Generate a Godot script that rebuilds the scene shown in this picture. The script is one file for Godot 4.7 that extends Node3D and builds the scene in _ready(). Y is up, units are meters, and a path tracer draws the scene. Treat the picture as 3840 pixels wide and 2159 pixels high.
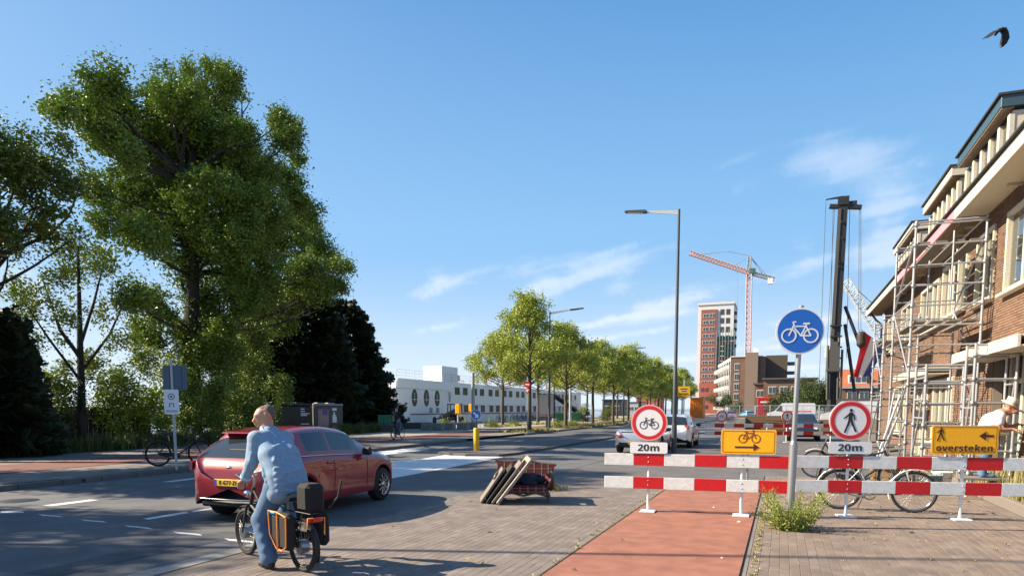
extends Node3D
# A street in the evening sun: world axes follow the road (-Z ahead, +X towards the houses), metres, y up.

const FOCAL = 2600.0
const PX = 1.4912
const EYE = 1.72
const PITCH = 0.0925
const YAW = 0.37001
const HORIZON = 1535.0
var rng = RandomNumberGenerator.new()
var taken = {}
var mats = {}
var texs = {}
var sgrp = 1

# ---------- pixel to direction; a distance always comes from the ground or wall that is touched ----------
func ray(px, py):
	var cy = HORIZON + FOCAL * tan(PITCH)
	var v = Vector3((px * PX - 1920.0) / FOCAL, -(py * PX - cy) / FOCAL, -1.0)
	return v.rotated(Vector3.RIGHT, -PITCH).rotated(Vector3.UP, YAW)
func gr(px, py, h = 0.0):
	var r = ray(px, py)
	return r * ((h - EYE) / r.y) + Vector3(0, EYE, 0)
func on_x(px, py, x):
	var r = ray(px, py)
	return r * (x / r.x) + Vector3(0, EYE, 0)
func on_z(px, py, z):
	var r = ray(px, py)
	return r * (z / r.z) + Vector3(0, EYE, 0)

# ---------- textures and materials ----------
func ntex(key, freq, lo, hi, sd, oct = 4, size = 512):
	if texs.has(key): return texs[key]
	var n = FastNoiseLite.new()
	n.noise_type = FastNoiseLite.TYPE_SIMPLEX_SMOOTH
	n.seed = sd; n.frequency = freq
	n.fractal_type = FastNoiseLite.FRACTAL_FBM; n.fractal_octaves = oct
	var t = NoiseTexture2D.new()
	t.width = size; t.height = size; t.seamless = true; t.noise = n
	var g = Gradient.new()
	g.set_color(0, Color(lo, lo, lo)); g.set_color(1, Color(hi, hi, hi))
	t.color_ramp = g
	texs[key] = t
	return t

func lin(r, g, b, a = 1.0): return Color(r, g, b, a).linear_to_srgb()

func mat(key, r = 0.5, g = 0.5, b = 0.5, rough = 0.7, o = {}):
	if mats.has(key): return mats[key]
	var m = StandardMaterial3D.new()
	m.resource_name = key
	m.albedo_color = lin(r, g, b)
	m.roughness = rough
	m.metallic = o.get("metal", 0.0)
	if o.has("spec"): m.metallic_specular = o.spec
	if o.has("t"):
		m.albedo_texture = texs[o.t]
		m.uv1_triplanar = true
		m.uv1_world_triplanar = o.get("world", false)
		var s = o.get("s", 1.0)
		m.uv1_scale = s if s is Vector3 else Vector3(s, s, s)
		if o.has("b"):
			m.heightmap_enabled = true
			m.heightmap_texture = texs[o.get("bt", o.t)]
			m.heightmap_scale = o.b
	if o.has("d"):
		m.detail_enabled = true
		m.detail_blend_mode = BaseMaterial3D.BLEND_MODE_MUL
		m.detail_uv_layer = BaseMaterial3D.DETAIL_UV_2
		m.detail_albedo = texs[o.d]
		m.uv2_triplanar = true
		m.uv2_world_triplanar = o.get("world", false)
		var ds = o.get("ds", 0.1)
		m.uv2_scale = Vector3(ds, ds, ds)
	if o.has("coat"):
		m.clearcoat_enabled = true; m.clearcoat = o.coat; m.clearcoat_roughness = 0.05
	if o.has("alpha"):
		m.transparency = BaseMaterial3D.TRANSPARENCY_ALPHA
		m.albedo_color.a = o.alpha
	if o.has("back"):
		m.backlight_enabled = true
		m.backlight = lin(o.back[0], o.back[1], o.back[2])
	if o.get("vc", false):
		m.vertex_color_use_as_albedo = true
	mats[key] = m
	return m

# ---------- shapes collected in a SurfaceTool ----------
func mb():
	var st = SurfaceTool.new()
	st.begin(Mesh.PRIMITIVE_TRIANGLES)
	st.set_smooth_group(-1)
	return st
func tri(st, a, b, c):
	st.add_vertex(a); st.add_vertex(b); st.add_vertex(c)
func quad(st, a, b, c, d):
	tri(st, a, b, c); tri(st, a, c, d)
func flat(st): st.set_smooth_group(-1)
func smooth(st):
	sgrp += 1
	st.set_smooth_group(sgrp)
func box(st, c, s, bs = Basis()):
	flat(st)
	var h = s * 0.5
	var p = []
	for i in 8:
		p.append(c + bs * Vector3(h.x if i & 1 else -h.x, h.y if i & 2 else -h.y, h.z if i & 4 else -h.z))
	quad(st, p[0], p[1], p[3], p[2]); quad(st, p[5], p[4], p[6], p[7])
	quad(st, p[4], p[0], p[2], p[6]); quad(st, p[1], p[5], p[7], p[3])
	quad(st, p[2], p[3], p[7], p[6]); quad(st, p[4], p[5], p[1], p[0])
func cbox(st, c, s, bv = 0.01, bs = Basis()):
	# a box whose edges are chamfered
	flat(st)
	var h = s * 0.5
	bv = minf(bv, minf(h.x, minf(h.y, h.z)) * 0.9)
	var f = func(x, y, z): return c + bs * Vector3(x, y, z)
	for ax in 3:
		for sg in [-1.0, 1.0]:
			var q = []
			for k in [[-1, -1], [1, -1], [1, 1], [-1, 1]]:
				var v = Vector3()
				v[ax] = sg * h[ax]
				v[(ax + 1) % 3] = k[0] * (h[(ax + 1) % 3] - bv)
				v[(ax + 2) % 3] = k[1] * (h[(ax + 2) % 3] - bv)
				q.append(c + bs * v)
			if sg > 0: quad(st, q[3], q[2], q[1], q[0])
			else: quad(st, q[0], q[1], q[2], q[3])
	for ax in 3:
		var b1 = (ax + 1) % 3
		var b2 = (ax + 2) % 3
		for s1 in [-1.0, 1.0]:
			for s2 in [-1.0, 1.0]:
				var q = []
				for e in [[-1, 0], [1, 0], [1, 1], [-1, 1]]:
					var v = Vector3()
					v[ax] = e[0] * (h[ax] - bv)
					v[b1] = s1 * (h[b1] - (bv if e[1] else 0.0))
					v[b2] = s2 * (h[b2] - (0.0 if e[1] else bv))
					q.append(c + bs * v)
				if s1 * s2 > 0: quad(st, q[0], q[1], q[2], q[3])
				else: quad(st, q[3], q[2], q[1], q[0])
	for i in 8:
		var sx = 1.0 if i & 1 else -1.0
		var sy = 1.0 if i & 2 else -1.0
		var sz = 1.0 if i & 4 else -1.0
		var a = f.call(sx * h.x, sy * (h.y - bv), sz * (h.z - bv))
		var b = f.call(sx * (h.x - bv), sy * h.y, sz * (h.z - bv))
		var d = f.call(sx * (h.x - bv), sy * (h.y - bv), sz * h.z)
		if sx * sy * sz > 0: tri(st, a, d, b)
		else: tri(st, a, b, d)
func aim(a, b):
	var d = (b - a).normalized()
	var up = Vector3.UP if absf(d.y) < 0.99 else Vector3.RIGHT
	var x = up.cross(d).normalized()
	return Basis(x, d.cross(x).normalized(), d)
func beam(st, a, b, w, h, bv = 0.0):
	var bs = aim(a, b)
	if bv > 0.0: cbox(st, (a + b) * 0.5, Vector3(w, h, a.distance_to(b)), bv, bs)
	else: box(st, (a + b) * 0.5, Vector3(w, h, a.distance_to(b)), bs)
func tube(st, pts, r, n = 8, caps = true):
	# r: one radius or one for each point
	smooth(st)
	var rings = []
	var last = pts.size() - 1
	var bs = aim(pts[0], pts[1])
	for i in pts.size():
		var d = (pts[mini(i + 1, last)] - pts[maxi(i - 1, 0)]).normalized()
		var x = (bs.x - d * bs.x.dot(d)).normalized()
		bs = Basis(x, d.cross(x).normalized(), d)
		var rad = r[i] if r is Array else r
		var ring = []
		for k in n:
			var t = TAU * k / n
			ring.append(pts[i] + (bs.x * cos(t) + bs.y * sin(t)) * rad)
		rings.append(ring)
	for i in last:
		for k in n:
			var k2 = (k + 1) % n
			quad(st, rings[i][k], rings[i + 1][k], rings[i + 1][k2], rings[i][k2])
	if caps:
		flat(st)
		for k in range(1, n - 1):
			tri(st, rings[0][0], rings[0][k], rings[0][k + 1])
			tri(st, rings[last][0], rings[last][k + 1], rings[last][k])
func rod(st, a, b, r, n = 8): tube(st, [a, b], r, n)
func lathe(st, prof, n, xf = Transform3D(), sm = true):
	# prof: array of Vector2(radius, height)
	if sm: smooth(st)
	else: flat(st)
	for i in prof.size() - 1:
		var a = prof[i]
		var b = prof[i + 1]
		for k in n:
			var t = TAU * k / n
			var u = TAU * (k + 1) / n
			var p0 = xf * Vector3(cos(t) * a.x, a.y, sin(t) * a.x)
			var p1 = xf * Vector3(cos(u) * a.x, a.y, sin(u) * a.x)
			var p2 = xf * Vector3(cos(u) * b.x, b.y, sin(u) * b.x)
			var p3 = xf * Vector3(cos(t) * b.x, b.y, sin(t) * b.x)
			if a.x > 0.00001: tri(st, p0, p1, p2)
			if b.x > 0.00001: tri(st, p0, p2, p3)
func ring(st, R, r, n = 32, m = 8, xf = Transform3D(), from = 0.0, to = TAU):
	# a torus round the z axis of xf
	smooth(st)
	for i in n:
		var t = from + (to - from) * i / n
		var u = from + (to - from) * (i + 1) / n
		for k in m:
			var a = TAU * k / m
			var b = TAU * (k + 1) / m
			var f = func(w, q): return xf * Vector3(cos(w) * (R + r * cos(q)), sin(w) * (R + r * cos(q)), r * sin(q))
			quad(st, f.call(t, a), f.call(t, b), f.call(u, b), f.call(u, a))
func prism(st, poly, depth, xf = Transform3D()):
	# a polygon in the xy plane of xf, thick along its z from 0 to depth
	flat(st)
	var pk = PackedVector2Array(poly)
	if Geometry2D.is_polygon_clockwise(pk): pk.reverse()
	var id = Geometry2D.triangulate_polygon(pk)
	for i in range(0, id.size(), 3):
		var a = pk[id[i]]
		var b = pk[id[i + 1]]
		var c = pk[id[i + 2]]
		if (b - a).cross(c - a) < 0:
			var s = b
			b = c; c = s
		tri(st, xf * Vector3(a.x, a.y, depth), xf * Vector3(c.x, c.y, depth), xf * Vector3(b.x, b.y, depth))
		tri(st, xf * Vector3(a.x, a.y, 0), xf * Vector3(b.x, b.y, 0), xf * Vector3(c.x, c.y, 0))
	for i in pk.size():
		var a = pk[i]
		var b = pk[(i + 1) % pk.size()]
		quad(st, xf * Vector3(a.x, a.y, 0), xf * Vector3(a.x, a.y, depth), xf * Vector3(b.x, b.y, depth), xf * Vector3(b.x, b.y, 0))
func rrect(w, h, r, n = 5):
	var p = []
	for q in [[1, 1, 0], [-1, 1, 1], [-1, -1, 2], [1, -1, 3]]:
		for i in n + 1:
			var t = (q[2] + float(i) / n) * PI / 2
			p.append(Vector2(q[0] * (w / 2 - r) + r * cos(t), q[1] * (h / 2 - r) + r * sin(t)))
	return p
func circ(r, n = 40, c = Vector2()):
	var p = []
	for i in n: p.append(c + Vector2(cos(TAU * i / n), sin(TAU * i / n)) * r)
	return p
func annulus(st, r0, r1, depth, xf, n = 48, f = 0.0, e = TAU):
	flat(st)
	for i in n:
		var t = f + (e - f) * i / n
		var u = f + (e - f) * (i + 1) / n
		var a0 = Vector3(cos(t) * r0, sin(t) * r0, 0)
		var a1 = Vector3(cos(t) * r1, sin(t) * r1, 0)
		var b0 = Vector3(cos(u) * r0, sin(u) * r0, 0)
		var b1 = Vector3(cos(u) * r1, sin(u) * r1, 0)
		var z = Vector3(0, 0, depth)
		quad(st, xf * (a0 + z), xf * (b0 + z), xf * (b1 + z), xf * (a1 + z))
		quad(st, xf * a1, xf * (a1 + z), xf * (b1 + z), xf * b1)
		quad(st, xf * a0, xf * b0, xf * (b0 + z), xf * (a0 + z))
		quad(st, xf * a0, xf * a1, xf * b1, xf * b0)
func bar2(st, a, b, w, depth, xf):
	# a flat stroke from a to b (Vector2) in the xy plane of xf
	var d = (b - a).normalized() * w * 0.5
	var n = Vector2(-d.y, d.x)
	prism(st, [a - d * 0.3 - n, b + d * 0.3 - n, b + d * 0.3 + n, a - d * 0.3 + n], depth, xf)
func sheet(st, pts, y):
	flat(st)
	var pk = PackedVector2Array()
	for p in pts: pk.append(Vector2(p.x, p.z))
	var id = Geometry2D.triangulate_polygon(pk)
	for i in range(0, id.size(), 3):
		var q = [pk[id[i]], pk[id[i + 1]], pk[id[i + 2]]]
		if (q[1] - q[0]).cross(q[2] - q[0]) < 0: q = [q[0], q[2], q[1]]
		tri(st, Vector3(q[0].x, y, q[0].y), Vector3(q[1].x, y, q[1].y), Vector3(q[2].x, y, q[2].y))
func rects(st, x0, x1, z0, z1, y):
	sheet(st, [Vector3(x0, 0, z0), Vector3(x1, 0, z0), Vector3(x1, 0, z1), Vector3(x0, 0, z1)], y)
func loft(st, rows, closed = false, sm = true):
	# rows: array of rows of points, joined one to the next
	if sm: smooth(st)
	else: flat(st)
	for i in rows.size() - 1:
		var n = rows[i].size()
		for k in (n if closed else n - 1):
			var k2 = (k + 1) % n
			quad(st, rows[i][k], rows[i + 1][k], rows[i + 1][k2], rows[i][k2])

# ---------- objects ----------
func numbered(called):
	if not taken.has(called):
		taken[called] = 0
		return called
	taken[called] += 1
	return "%s_%03d" % [called, taken[called]]
func tag(o, label, category, group = ""):
	o.set_meta("label", label); o.set_meta("category", category)
	if group: o.set_meta("group", group)
	return o
func thing(called, label, category, at = Vector3.ZERO, turn = 0.0, group = ""):
	var o = Node3D.new()
	o.name = numbered(called)
	add_child(o)
	o.position = at; o.rotation.y = turn
	tag(o, label, category, group)
	return o
func part(called, m, material, parent, at = Transform3D()):
	var o = MeshInstance3D.new()
	o.name = called if parent != self else numbered(called)
	if m is SurfaceTool:
		m.generate_normals()
		o.mesh = m.commit()
	else:
		o.mesh = m
	o.material_override = material
	o.transform = at
	parent.add_child(o, true)
	return o
func struct(called, st, material):
	var o = part(called, st, material, self)
	o.set_meta("kind", "structure")
	return o
func dup(o, at, turn, label, group = "", sc = 1.0):
	var r = o.duplicate()
	r.name = numbered(o.name.rstrip("0123456789").rstrip("_"))
	add_child(r)
	r.position = at; r.rotation.y = turn; r.scale = Vector3.ONE * sc
	r.set_meta("label", label)
	if group: r.set_meta("group", group)
	return r
func place(o, at, yaw): o.position = at; o.rotation.y = yaw
func words(text, size, depth, material, parent, at, called = "lettering"):
	var t = TextMesh.new()
	var f = SystemFont.new()
	f.font_names = PackedStringArray(["Droid Sans"])
	f.font_weight = 700
	t.font = f
	t.text = text
	t.font_size = 64
	t.pixel_size = size / 64.0
	t.depth = depth
	return part(called, t, material, parent, at)
func T(x, y, z, b = Basis()): return Transform3D(b, Vector3(x, y, z))
func V(x, y, z): return Vector3(x, y, z)
func ry(a): return Basis(Vector3.UP, a)
func copies(called, mesh, material, parent, list, colors = []):
	var mm = MultiMesh.new()
	mm.transform_format = MultiMesh.TRANSFORM_3D
	mm.use_colors = colors.size() > 0
	mm.mesh = mesh
	mm.instance_count = list.size()
	for i in list.size():
		mm.set_instance_transform(i, list[i])
		if colors.size(): mm.set_instance_color(i, colors[i])
	var o = MultiMeshInstance3D.new()
	o.name = called if parent != self else numbered(called)
	o.multimesh = mm
	o.material_override = material
	parent.add_child(o, true)
	return o
func made(st):
	st.generate_normals()
	return st.commit()

# a continuous body: tapered capsules joined by a smooth minimum, meshed as surface nets
func body(bones, cell, k = 0.05):
	var lo = Vector3.ONE * 1e9
	var hi = -lo
	for b in bones:
		for e in 2:
			var p = b[e]
			var r = b[2 + e] + cell * 3 + k * 0.5
			lo = lo.min(p - Vector3.ONE * r); hi = hi.max(p + Vector3.ONE * r)
	var nx = int(ceil((hi.x - lo.x) / cell)) + 1
	var ny = int(ceil((hi.y - lo.y) / cell)) + 1
	var nz = int(ceil((hi.z - lo.z) / cell)) + 1
	var val = PackedFloat32Array()
	val.resize(nx * ny * nz)
	val.fill(10.0)
	for b in bones:
		var a = b[0]
		var d = b[1] - a
		var l2 = maxf(d.length_squared(), 1e-9)
		var rm = maxf(b[2], b[3]) + cell * 2 + k
		var l = ((a.min(b[1]) - Vector3.ONE * rm - lo) / cell).floor()
		var h = ((a.max(b[1]) + Vector3.ONE * rm - lo) / cell).ceil()
		for z in range(maxi(0, int(l.z)), mini(nz, int(h.z) + 1)):
			for y in range(maxi(0, int(l.y)), mini(ny, int(h.y) + 1)):
				var at = (z * ny + y) * nx
				for x in range(maxi(0, int(l.x)), mini(nx, int(h.x) + 1)):
					var p = lo + Vector3(x, y, z) * cell - a
					var t = clampf(p.dot(d) / l2, 0.0, 1.0)
					var s = (p - d * t).length() - lerpf(b[2], b[3], t)
					var o = val[at + x]
					var q = maxf(k - absf(o - s), 0.0) / k
					val[at + x] = minf(o, s) - q * q * k * 0.25
	var idx = {}
	var vs = PackedVector3Array()
	var sy = nx
	var sz = nx * ny
	for z in nz - 1:
		for y in ny - 1:
			for x in nx - 1:
				var i = z * sz + y * sy + x
				if val[i] > 5.0: continue
				var m = 0
				var c = [i, i + 1, i + sy, i + sy + 1, i + sz, i + sz + 1, i + sz + sy, i + sz + sy + 1]
				for e in 8:
					if val[c[e]] < 0.0: m |= 1 << e
				if m == 0 or m == 255: continue
				var sum = Vector3()
				var n = 0
				for e in [[0, 1], [2, 3], [4, 5], [6, 7], [0, 2], [1, 3], [4, 6], [5, 7], [0, 4], [1, 5], [2, 6], [3, 7]]:
					var va = val[c[e[0]]]
					var vb = val[c[e[1]]]
					if (va < 0.0) != (vb < 0.0):
						var t = va / (va - vb)
						var pa = Vector3(e[0] & 1, (e[0] >> 1) & 1, e[0] >> 2)
						var pb = Vector3(e[1] & 1, (e[1] >> 1) & 1, e[1] >> 2)
						sum += pa.lerp(pb, t); n += 1
				idx[i] = vs.size()
				vs.append(lo + (Vector3(x, y, z) + sum / n) * cell)
	var st = mb()
	smooth(st)
	for i in idx:
		var v0 = val[i] < 0.0
		for ax in [[1, sy, sz], [sy, sz, 1], [sz, 1, sy]]:
			if v0 != (val[i + ax[0]] < 0.0):
				var q = [i, i - ax[1], i - ax[1] - ax[2], i - ax[2]]
				if not (idx.has(q[1]) and idx.has(q[2]) and idx.has(q[3])): continue
				if v0: quad(st, vs[idx[q[0]]], vs[idx[q[3]]], vs[idx[q[2]]], vs[idx[q[1]]])
				else: quad(st, vs[idx[q[0]]], vs[idx[q[1]]], vs[idx[q[2]]], vs[idx[q[3]]])
	return st

func make_sky():
	var w = 2048
	var h = 1024
	var im = Image.create(w, h, false, Image.FORMAT_RGBF)
	var n1 = FastNoiseLite.new()
	n1.seed = 11; n1.frequency = 0.55; n1.fractal_octaves = 6; n1.fractal_gain = 0.55; n1.noise_type = FastNoiseLite.TYPE_SIMPLEX_SMOOTH
	n1.domain_warp_enabled = true; n1.domain_warp_amplitude = 0.9; n1.domain_warp_frequency = 0.5
	var n2 = FastNoiseLite.new()
	n2.seed = 5; n2.frequency = 0.16; n2.fractal_octaves = 3; n2.noise_type = FastNoiseLite.TYPE_SIMPLEX_SMOOTH
	var sun = SUN_TO
	var hz = Vector3(0.72, 0.83, 0.93)
	var md = Vector3(0.235, 0.485, 0.80)
	var tp = Vector3(0.085, 0.28, 0.61)
	var zn = Vector3(0.055, 0.21, 0.50)
	# where the photograph shows wisps: direction, width, strength
	var tufts = []
	for q in [[2210, 450, 0.05, 0.55], [2330, 500, 0.06, 0.5], [2080, 420, 0.045, 0.5], [1850, 478, 0.035, 0.55], [2020, 610, 0.04, 0.5], [2210, 560, 0.04, 0.55], [1980, 480, 0.04, 0.45], [1080, 735, 0.03, 0.30], [1330, 705, 0.035, 0.32], [1560, 715, 0.03, 0.32], [1100, 850, 0.07, 0.30], [1650, 790, 0.06, 0.25], [2300, 700, 0.08, 0.3], [130, 190, 0.04, 0.3]]:
		tufts.append([ray(q[0], q[1]).normalized(), q[2], q[3]])
	for y in h:
		var el = PI * 0.5 - PI * (y + 0.5) / h
		var se = sin(el)
		var ce = cos(el)
		var base: Vector3
		if se < 0.0: base = hz * 0.42
		elif se < 0.24: base = hz.lerp(md, smoothstep(-0.03, 0.24, se))
		elif se < 0.5: base = md.lerp(tp, (se - 0.24) / 0.26)
		else: base = tp.lerp(zn, (se - 0.5) / 0.5)
		for x in w:
			var az = TAU * (x + 0.5) / w
			var d = Vector3(sin(az) * ce, se, -cos(az) * ce)
			var c = base
			var ang = acos(clampf(d.dot(sun), -1.0, 1.0))
			var glow = exp(-ang / 0.42)
			c += Vector3(1.0, 0.97, 0.90) * glow * 0.75
			if se > 0.004 and se < 0.62:
				var q = Vector2(d.x, d.z) / (se + 0.10)
				q = q.rotated(-0.5)
				var v = n1.get_noise_2d(q.x * 0.9 + 3.0, q.y * 2.4)
				var pat = n2.get_noise_2d(q.x + 40.0, q.y * 1.6 + 7.0)
				var lift = 0.0
				for tf in tufts:
					var dd = (d - tf[0]).length_squared() / (tf[1] * tf[1])
					if dd < 9.0: lift += tf[2] * exp(-dd)
				var low = 1.0 - smoothstep(0.02, 0.30, se)
				var cov = smoothstep(0.05, 0.55, v + pat * 0.55 - 0.50 - 0.3 * smoothstep(0.22, 0.42, se) + low * 0.32 + lift)
				cov *= 0.34 + 0.34 * low
				c = c.lerp(Vector3(0.88, 0.92, 0.99) * (1.0 + glow), clampf(cov, 0.0, 1.0))
			im.set_pixel(x, y, Color(c.x, c.y, c.z) * 0.435)
	var m = PanoramaSkyMaterial.new()
	m.panorama = ImageTexture.create_from_image(im)
	return m

var SUN_TO = Vector3(-cos(0.29) * cos(SUN_EL), sin(SUN_EL), sin(0.29) * cos(SUN_EL))
const SUN_EL = 0.611

func make_materials():
	ntex("speck", 0.30, 0.74, 1.0, 1, 2)
	ntex("grain", 0.06, 0.80, 1.0, 2, 4)
	ntex("cloud", 0.012, 0.80, 1.0, 3, 5)
	ntex("soft", 0.02, 0.93, 1.0, 4, 4)
	ntex("wear", 0.03, 0.45, 1.0, 6, 5)
	ntex("bumpy", 0.09, 0.0, 1.0, 7, 3)
	ntex("scuff", 0.02, 0.90, 1.0, 12, 6)
	ntex("bark", 0.05, 0.45, 1.0, 8, 4)
	mat("asphalt", 0.152, 0.156, 0.166, 0.86, {"t": "speck", "s": 2.2, "world": true, "d": "cloud", "ds": 0.11, "b": 0.5})
	mat("asphalt_patch", 0.10, 0.106, 0.12, 0.86, {"t": "speck", "s": 2.6, "world": true, "d": "cloud", "ds": 0.3, "b": 0.5})
	mat("sand_bed", 0.28, 0.235, 0.20, 0.95, {"t": "speck", "s": 1.5, "world": true, "d": "cloud", "ds": 0.2})
	mat("earth", 0.21, 0.19, 0.155, 0.95, {"t": "grain", "s": 0.5, "world": true, "d": "cloud", "ds": 0.06})
	mat("quay", 0.40, 0.365, 0.32, 0.9, {"t": "grain", "s": 0.9, "world": true, "d": "cloud", "ds": 0.07})
	mat("red_asphalt", 0.43, 0.175, 0.115, 0.85, {"t": "speck", "s": 2.0, "world": true, "d": "cloud", "ds": 0.35, "b": 0.6})
	mat("red_old", 0.235, 0.10, 0.082, 0.88, {"t": "speck", "s": 2.0, "world": true, "d": "cloud", "ds": 0.2})
	mat("paint_white", 0.74, 0.75, 0.76, 0.6, {"t": "soft", "s": 1.1, "world": true, "d": "grain", "ds": 0.9})
	mat("paint_worn", 0.80, 0.80, 0.80, 0.7, {"t": "grain", "s": 0.7, "world": true, "d": "soft", "ds": 0.4})
	mat("concrete", 0.36, 0.345, 0.32, 0.88, {"t": "grain", "s": 1.3, "world": true, "d": "cloud", "ds": 0.3})
	mat("kerb_stone", 0.19, 0.185, 0.18, 0.85, {"t": "grain", "s": 1.6, "world": true, "d": "cloud", "ds": 0.3})
	for i in 4:
		var f = [1.04, 0.97, 1.10, 1.0][i]
		mat("paver%d" % i, [0.275, 0.29, 0.285, 0.255][i] * f, [0.212, 0.216, 0.222, 0.20][i] * f, [0.172, 0.170, 0.184, 0.172][i] * f, 0.88, {"t": "speck", "s": 3.0, "world": true, "d": "cloud", "ds": 0.25})
		mat("paver_grey%d" % i, [0.262, 0.272, 0.278, 0.255][i] * f, [0.218, 0.222, 0.23, 0.212][i] * f, [0.192, 0.192, 0.205, 0.192][i] * f, 0.88, {"t": "speck", "s": 3.0, "world": true, "d": "cloud", "ds": 0.25})
	mat("paver_far", 0.27, 0.235, 0.215, 0.88, {"t": "speck", "s": 1.6, "world": true, "d": "cloud", "ds": 0.16})
	mat("paver_dark", 0.16, 0.152, 0.155, 0.88, {"t": "speck", "s": 1.6, "world": true, "d": "cloud", "ds": 0.16})
	mat("water", 0.03, 0.045, 0.05, 0.08, {"t": "soft", "s": 0.3, "world": true, "bt": "bumpy", "b": 3.0})
	mat("white_paint", 0.80, 0.80, 0.78, 0.35, {"t": "soft", "s": 0.8})
	mat("board_white", 0.82, 0.82, 0.80, 0.4, {"t": "soft", "s": 2.0, "d": "scuff", "ds": 0.9})
	mat("board_red", 0.64, 0.008, 0.012, 0.4, {"t": "soft", "s": 2.0, "d": "scuff", "ds": 0.9})
	mat("sign_white", 0.80, 0.80, 0.80, 0.38, {"t": "soft", "s": 3.0})
	mat("sign_red", 0.60, 0.018, 0.022, 0.38, {"t": "soft", "s": 3.0})
	mat("sign_pink", 0.80, 0.32, 0.30, 0.4)
	mat("sign_yellow", 1.0, 0.46, 0.003, 0.4, {"t": "soft", "s": 2.0})
	mat("sign_blue", 0.010, 0.13, 0.55, 0.3, {"t": "soft", "s": 2.0})
	mat("sign_black", 0.02, 0.018, 0.018, 0.5)
	mat("sign_brown", 0.20, 0.045, 0.01, 0.5)
	mat("galvanised", 0.46, 0.48, 0.49, 0.42, {"metal": 0.75, "t": "grain", "s": 4.0})
	mat("grey_metal", 0.42, 0.44, 0.46, 0.5, {"metal": 0.3, "t": "soft", "s": 2.0})
	mat("dark_metal", 0.045, 0.055, 0.065, 0.45, {"metal": 0.3, "t": "soft", "s": 3.0})
	mat("lamp_post", 0.060, 0.075, 0.088, 0.45, {"metal": 0.2, "t": "soft", "s": 1.0})
	mat("black", 0.012, 0.012, 0.013, 0.55, {"t": "soft", "s": 4.0})
	mat("rubber", 0.018, 0.018, 0.019, 0.8, {"t": "grain", "s": 8.0})
	mat("chrome", 0.62, 0.62, 0.63, 0.18, {"metal": 1.0})
	mat("steel", 0.36, 0.37, 0.38, 0.35, {"metal": 0.9})
	mat("aluminium", 0.56, 0.58, 0.61, 0.42, {"metal": 0.6, "t": "grain", "s": 3.0})
	mat("car_red", 0.22, 0.004, 0.014, 0.35, {"metal": 0.1, "coat": 1.0})
	mat("car_silver", 0.52, 0.54, 0.57, 0.3, {"metal": 0.6, "coat": 1.0})
	mat("car_white", 0.72, 0.74, 0.77, 0.3, {"metal": 0.15, "coat": 1.0})
	mat("car_black", 0.016, 0.018, 0.022, 0.25, {"metal": 0.2, "coat": 1.0})
	mat("car_glass", 0.018, 0.024, 0.028, 0.03, {"spec": 0.75})
	mat("lens_red", 0.42, 0.010, 0.012, 0.12, {"coat": 1.0})
	mat("lens_clear", 0.70, 0.72, 0.74, 0.08, {"coat": 1.0})
	mat("plate_yellow", 0.82, 0.48, 0.02, 0.5)
	mat("plate_blue", 0.02, 0.07, 0.42, 0.5)
	mat("wood", 0.30, 0.19, 0.10, 0.75, {"t": "bark", "s": Vector3(6, 1.0, 6)})
	mat("wood_grey", 0.33, 0.29, 0.25, 0.8, {"t": "bark", "s": Vector3(5, 1.0, 5)})
	mat("bark", 0.085, 0.068, 0.05, 0.95, {"t": "bark", "s": Vector3(3, 0.8, 3), "bt": "bumpy", "b": 2.5})
	mat("bark_light", 0.20, 0.165, 0.12, 0.95, {"t": "bark", "s": Vector3(4, 1.0, 4), "bt": "bumpy", "b": 1.5})
	mat("wood_dark", 0.05, 0.042, 0.035, 0.85, {"t": "bark", "s": Vector3(5, 1.0, 5)})
	mat("leaf_stem", 0.14, 0.18, 0.04, 0.7)
	mat("sign_brown_dark", 0.07, 0.012, 0.006, 0.5)
	mat("sign_ink", 0.03, 0.04, 0.09, 0.6)
	mat("sign_back", 0.075, 0.12, 0.17, 0.45, {"metal": 0.3, "t": "soft", "s": 3.0})
	mat("sign_yellow_deep", 0.62, 0.33, 0.005, 0.5)
	mat("bollard_yellow", 0.80, 0.42, 0.005, 0.45, {"t": "soft", "s": 3.0})
	mat("poster", 0.80, 0.74, 0.72, 0.4, {"t": "wear", "s": 1.6})
	mat("poster_pink", 0.62, 0.42, 0.42, 0.5, {"t": "wear", "s": 2.0})
	mat("purple", 0.12, 0.05, 0.25, 0.5)
	mat("bin_green", 0.03, 0.20, 0.11, 0.5, {"t": "soft", "s": 2.0})
	mat("bin_green_dark", 0.012, 0.07, 0.04, 0.6)
	mat("dark_planter", 0.06, 0.058, 0.055, 0.8, {"t": "grain", "s": 1.0})
	mat("cabinet_green", 0.012, 0.018, 0.017, 0.45, {"t": "grain", "s": 1.5})
	mat("cabinet_grey", 0.15, 0.145, 0.13, 0.6, {"t": "wear", "s": 1.2})
	mat("cabinet_top", 0.30, 0.30, 0.29, 0.6, {"t": "grain", "s": 1.5})
	mat("fabric_black", 0.016, 0.016, 0.018, 0.9, {"t": "grain", "s": 6.0})
	mat("orange", 0.80, 0.24, 0.02, 0.5)
	mat("buckle_blue", 0.05, 0.35, 0.7, 0.4)
	mat("skin", 0.50, 0.25, 0.17, 0.5, {"t": "soft", "s": 5.0})
	mat("skin_tan", 0.42, 0.18, 0.11, 0.5, {"t": "soft", "s": 5.0})
	mat("hair_grey", 0.16, 0.12, 0.095, 0.8, {"t": "speck", "s": 9.0})
	mat("hair_dark", 0.02, 0.016, 0.013, 0.7)
	mat("eye", 0.05, 0.04, 0.035, 0.2)
	mat("lip", 0.36, 0.13, 0.11, 0.5)
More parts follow.
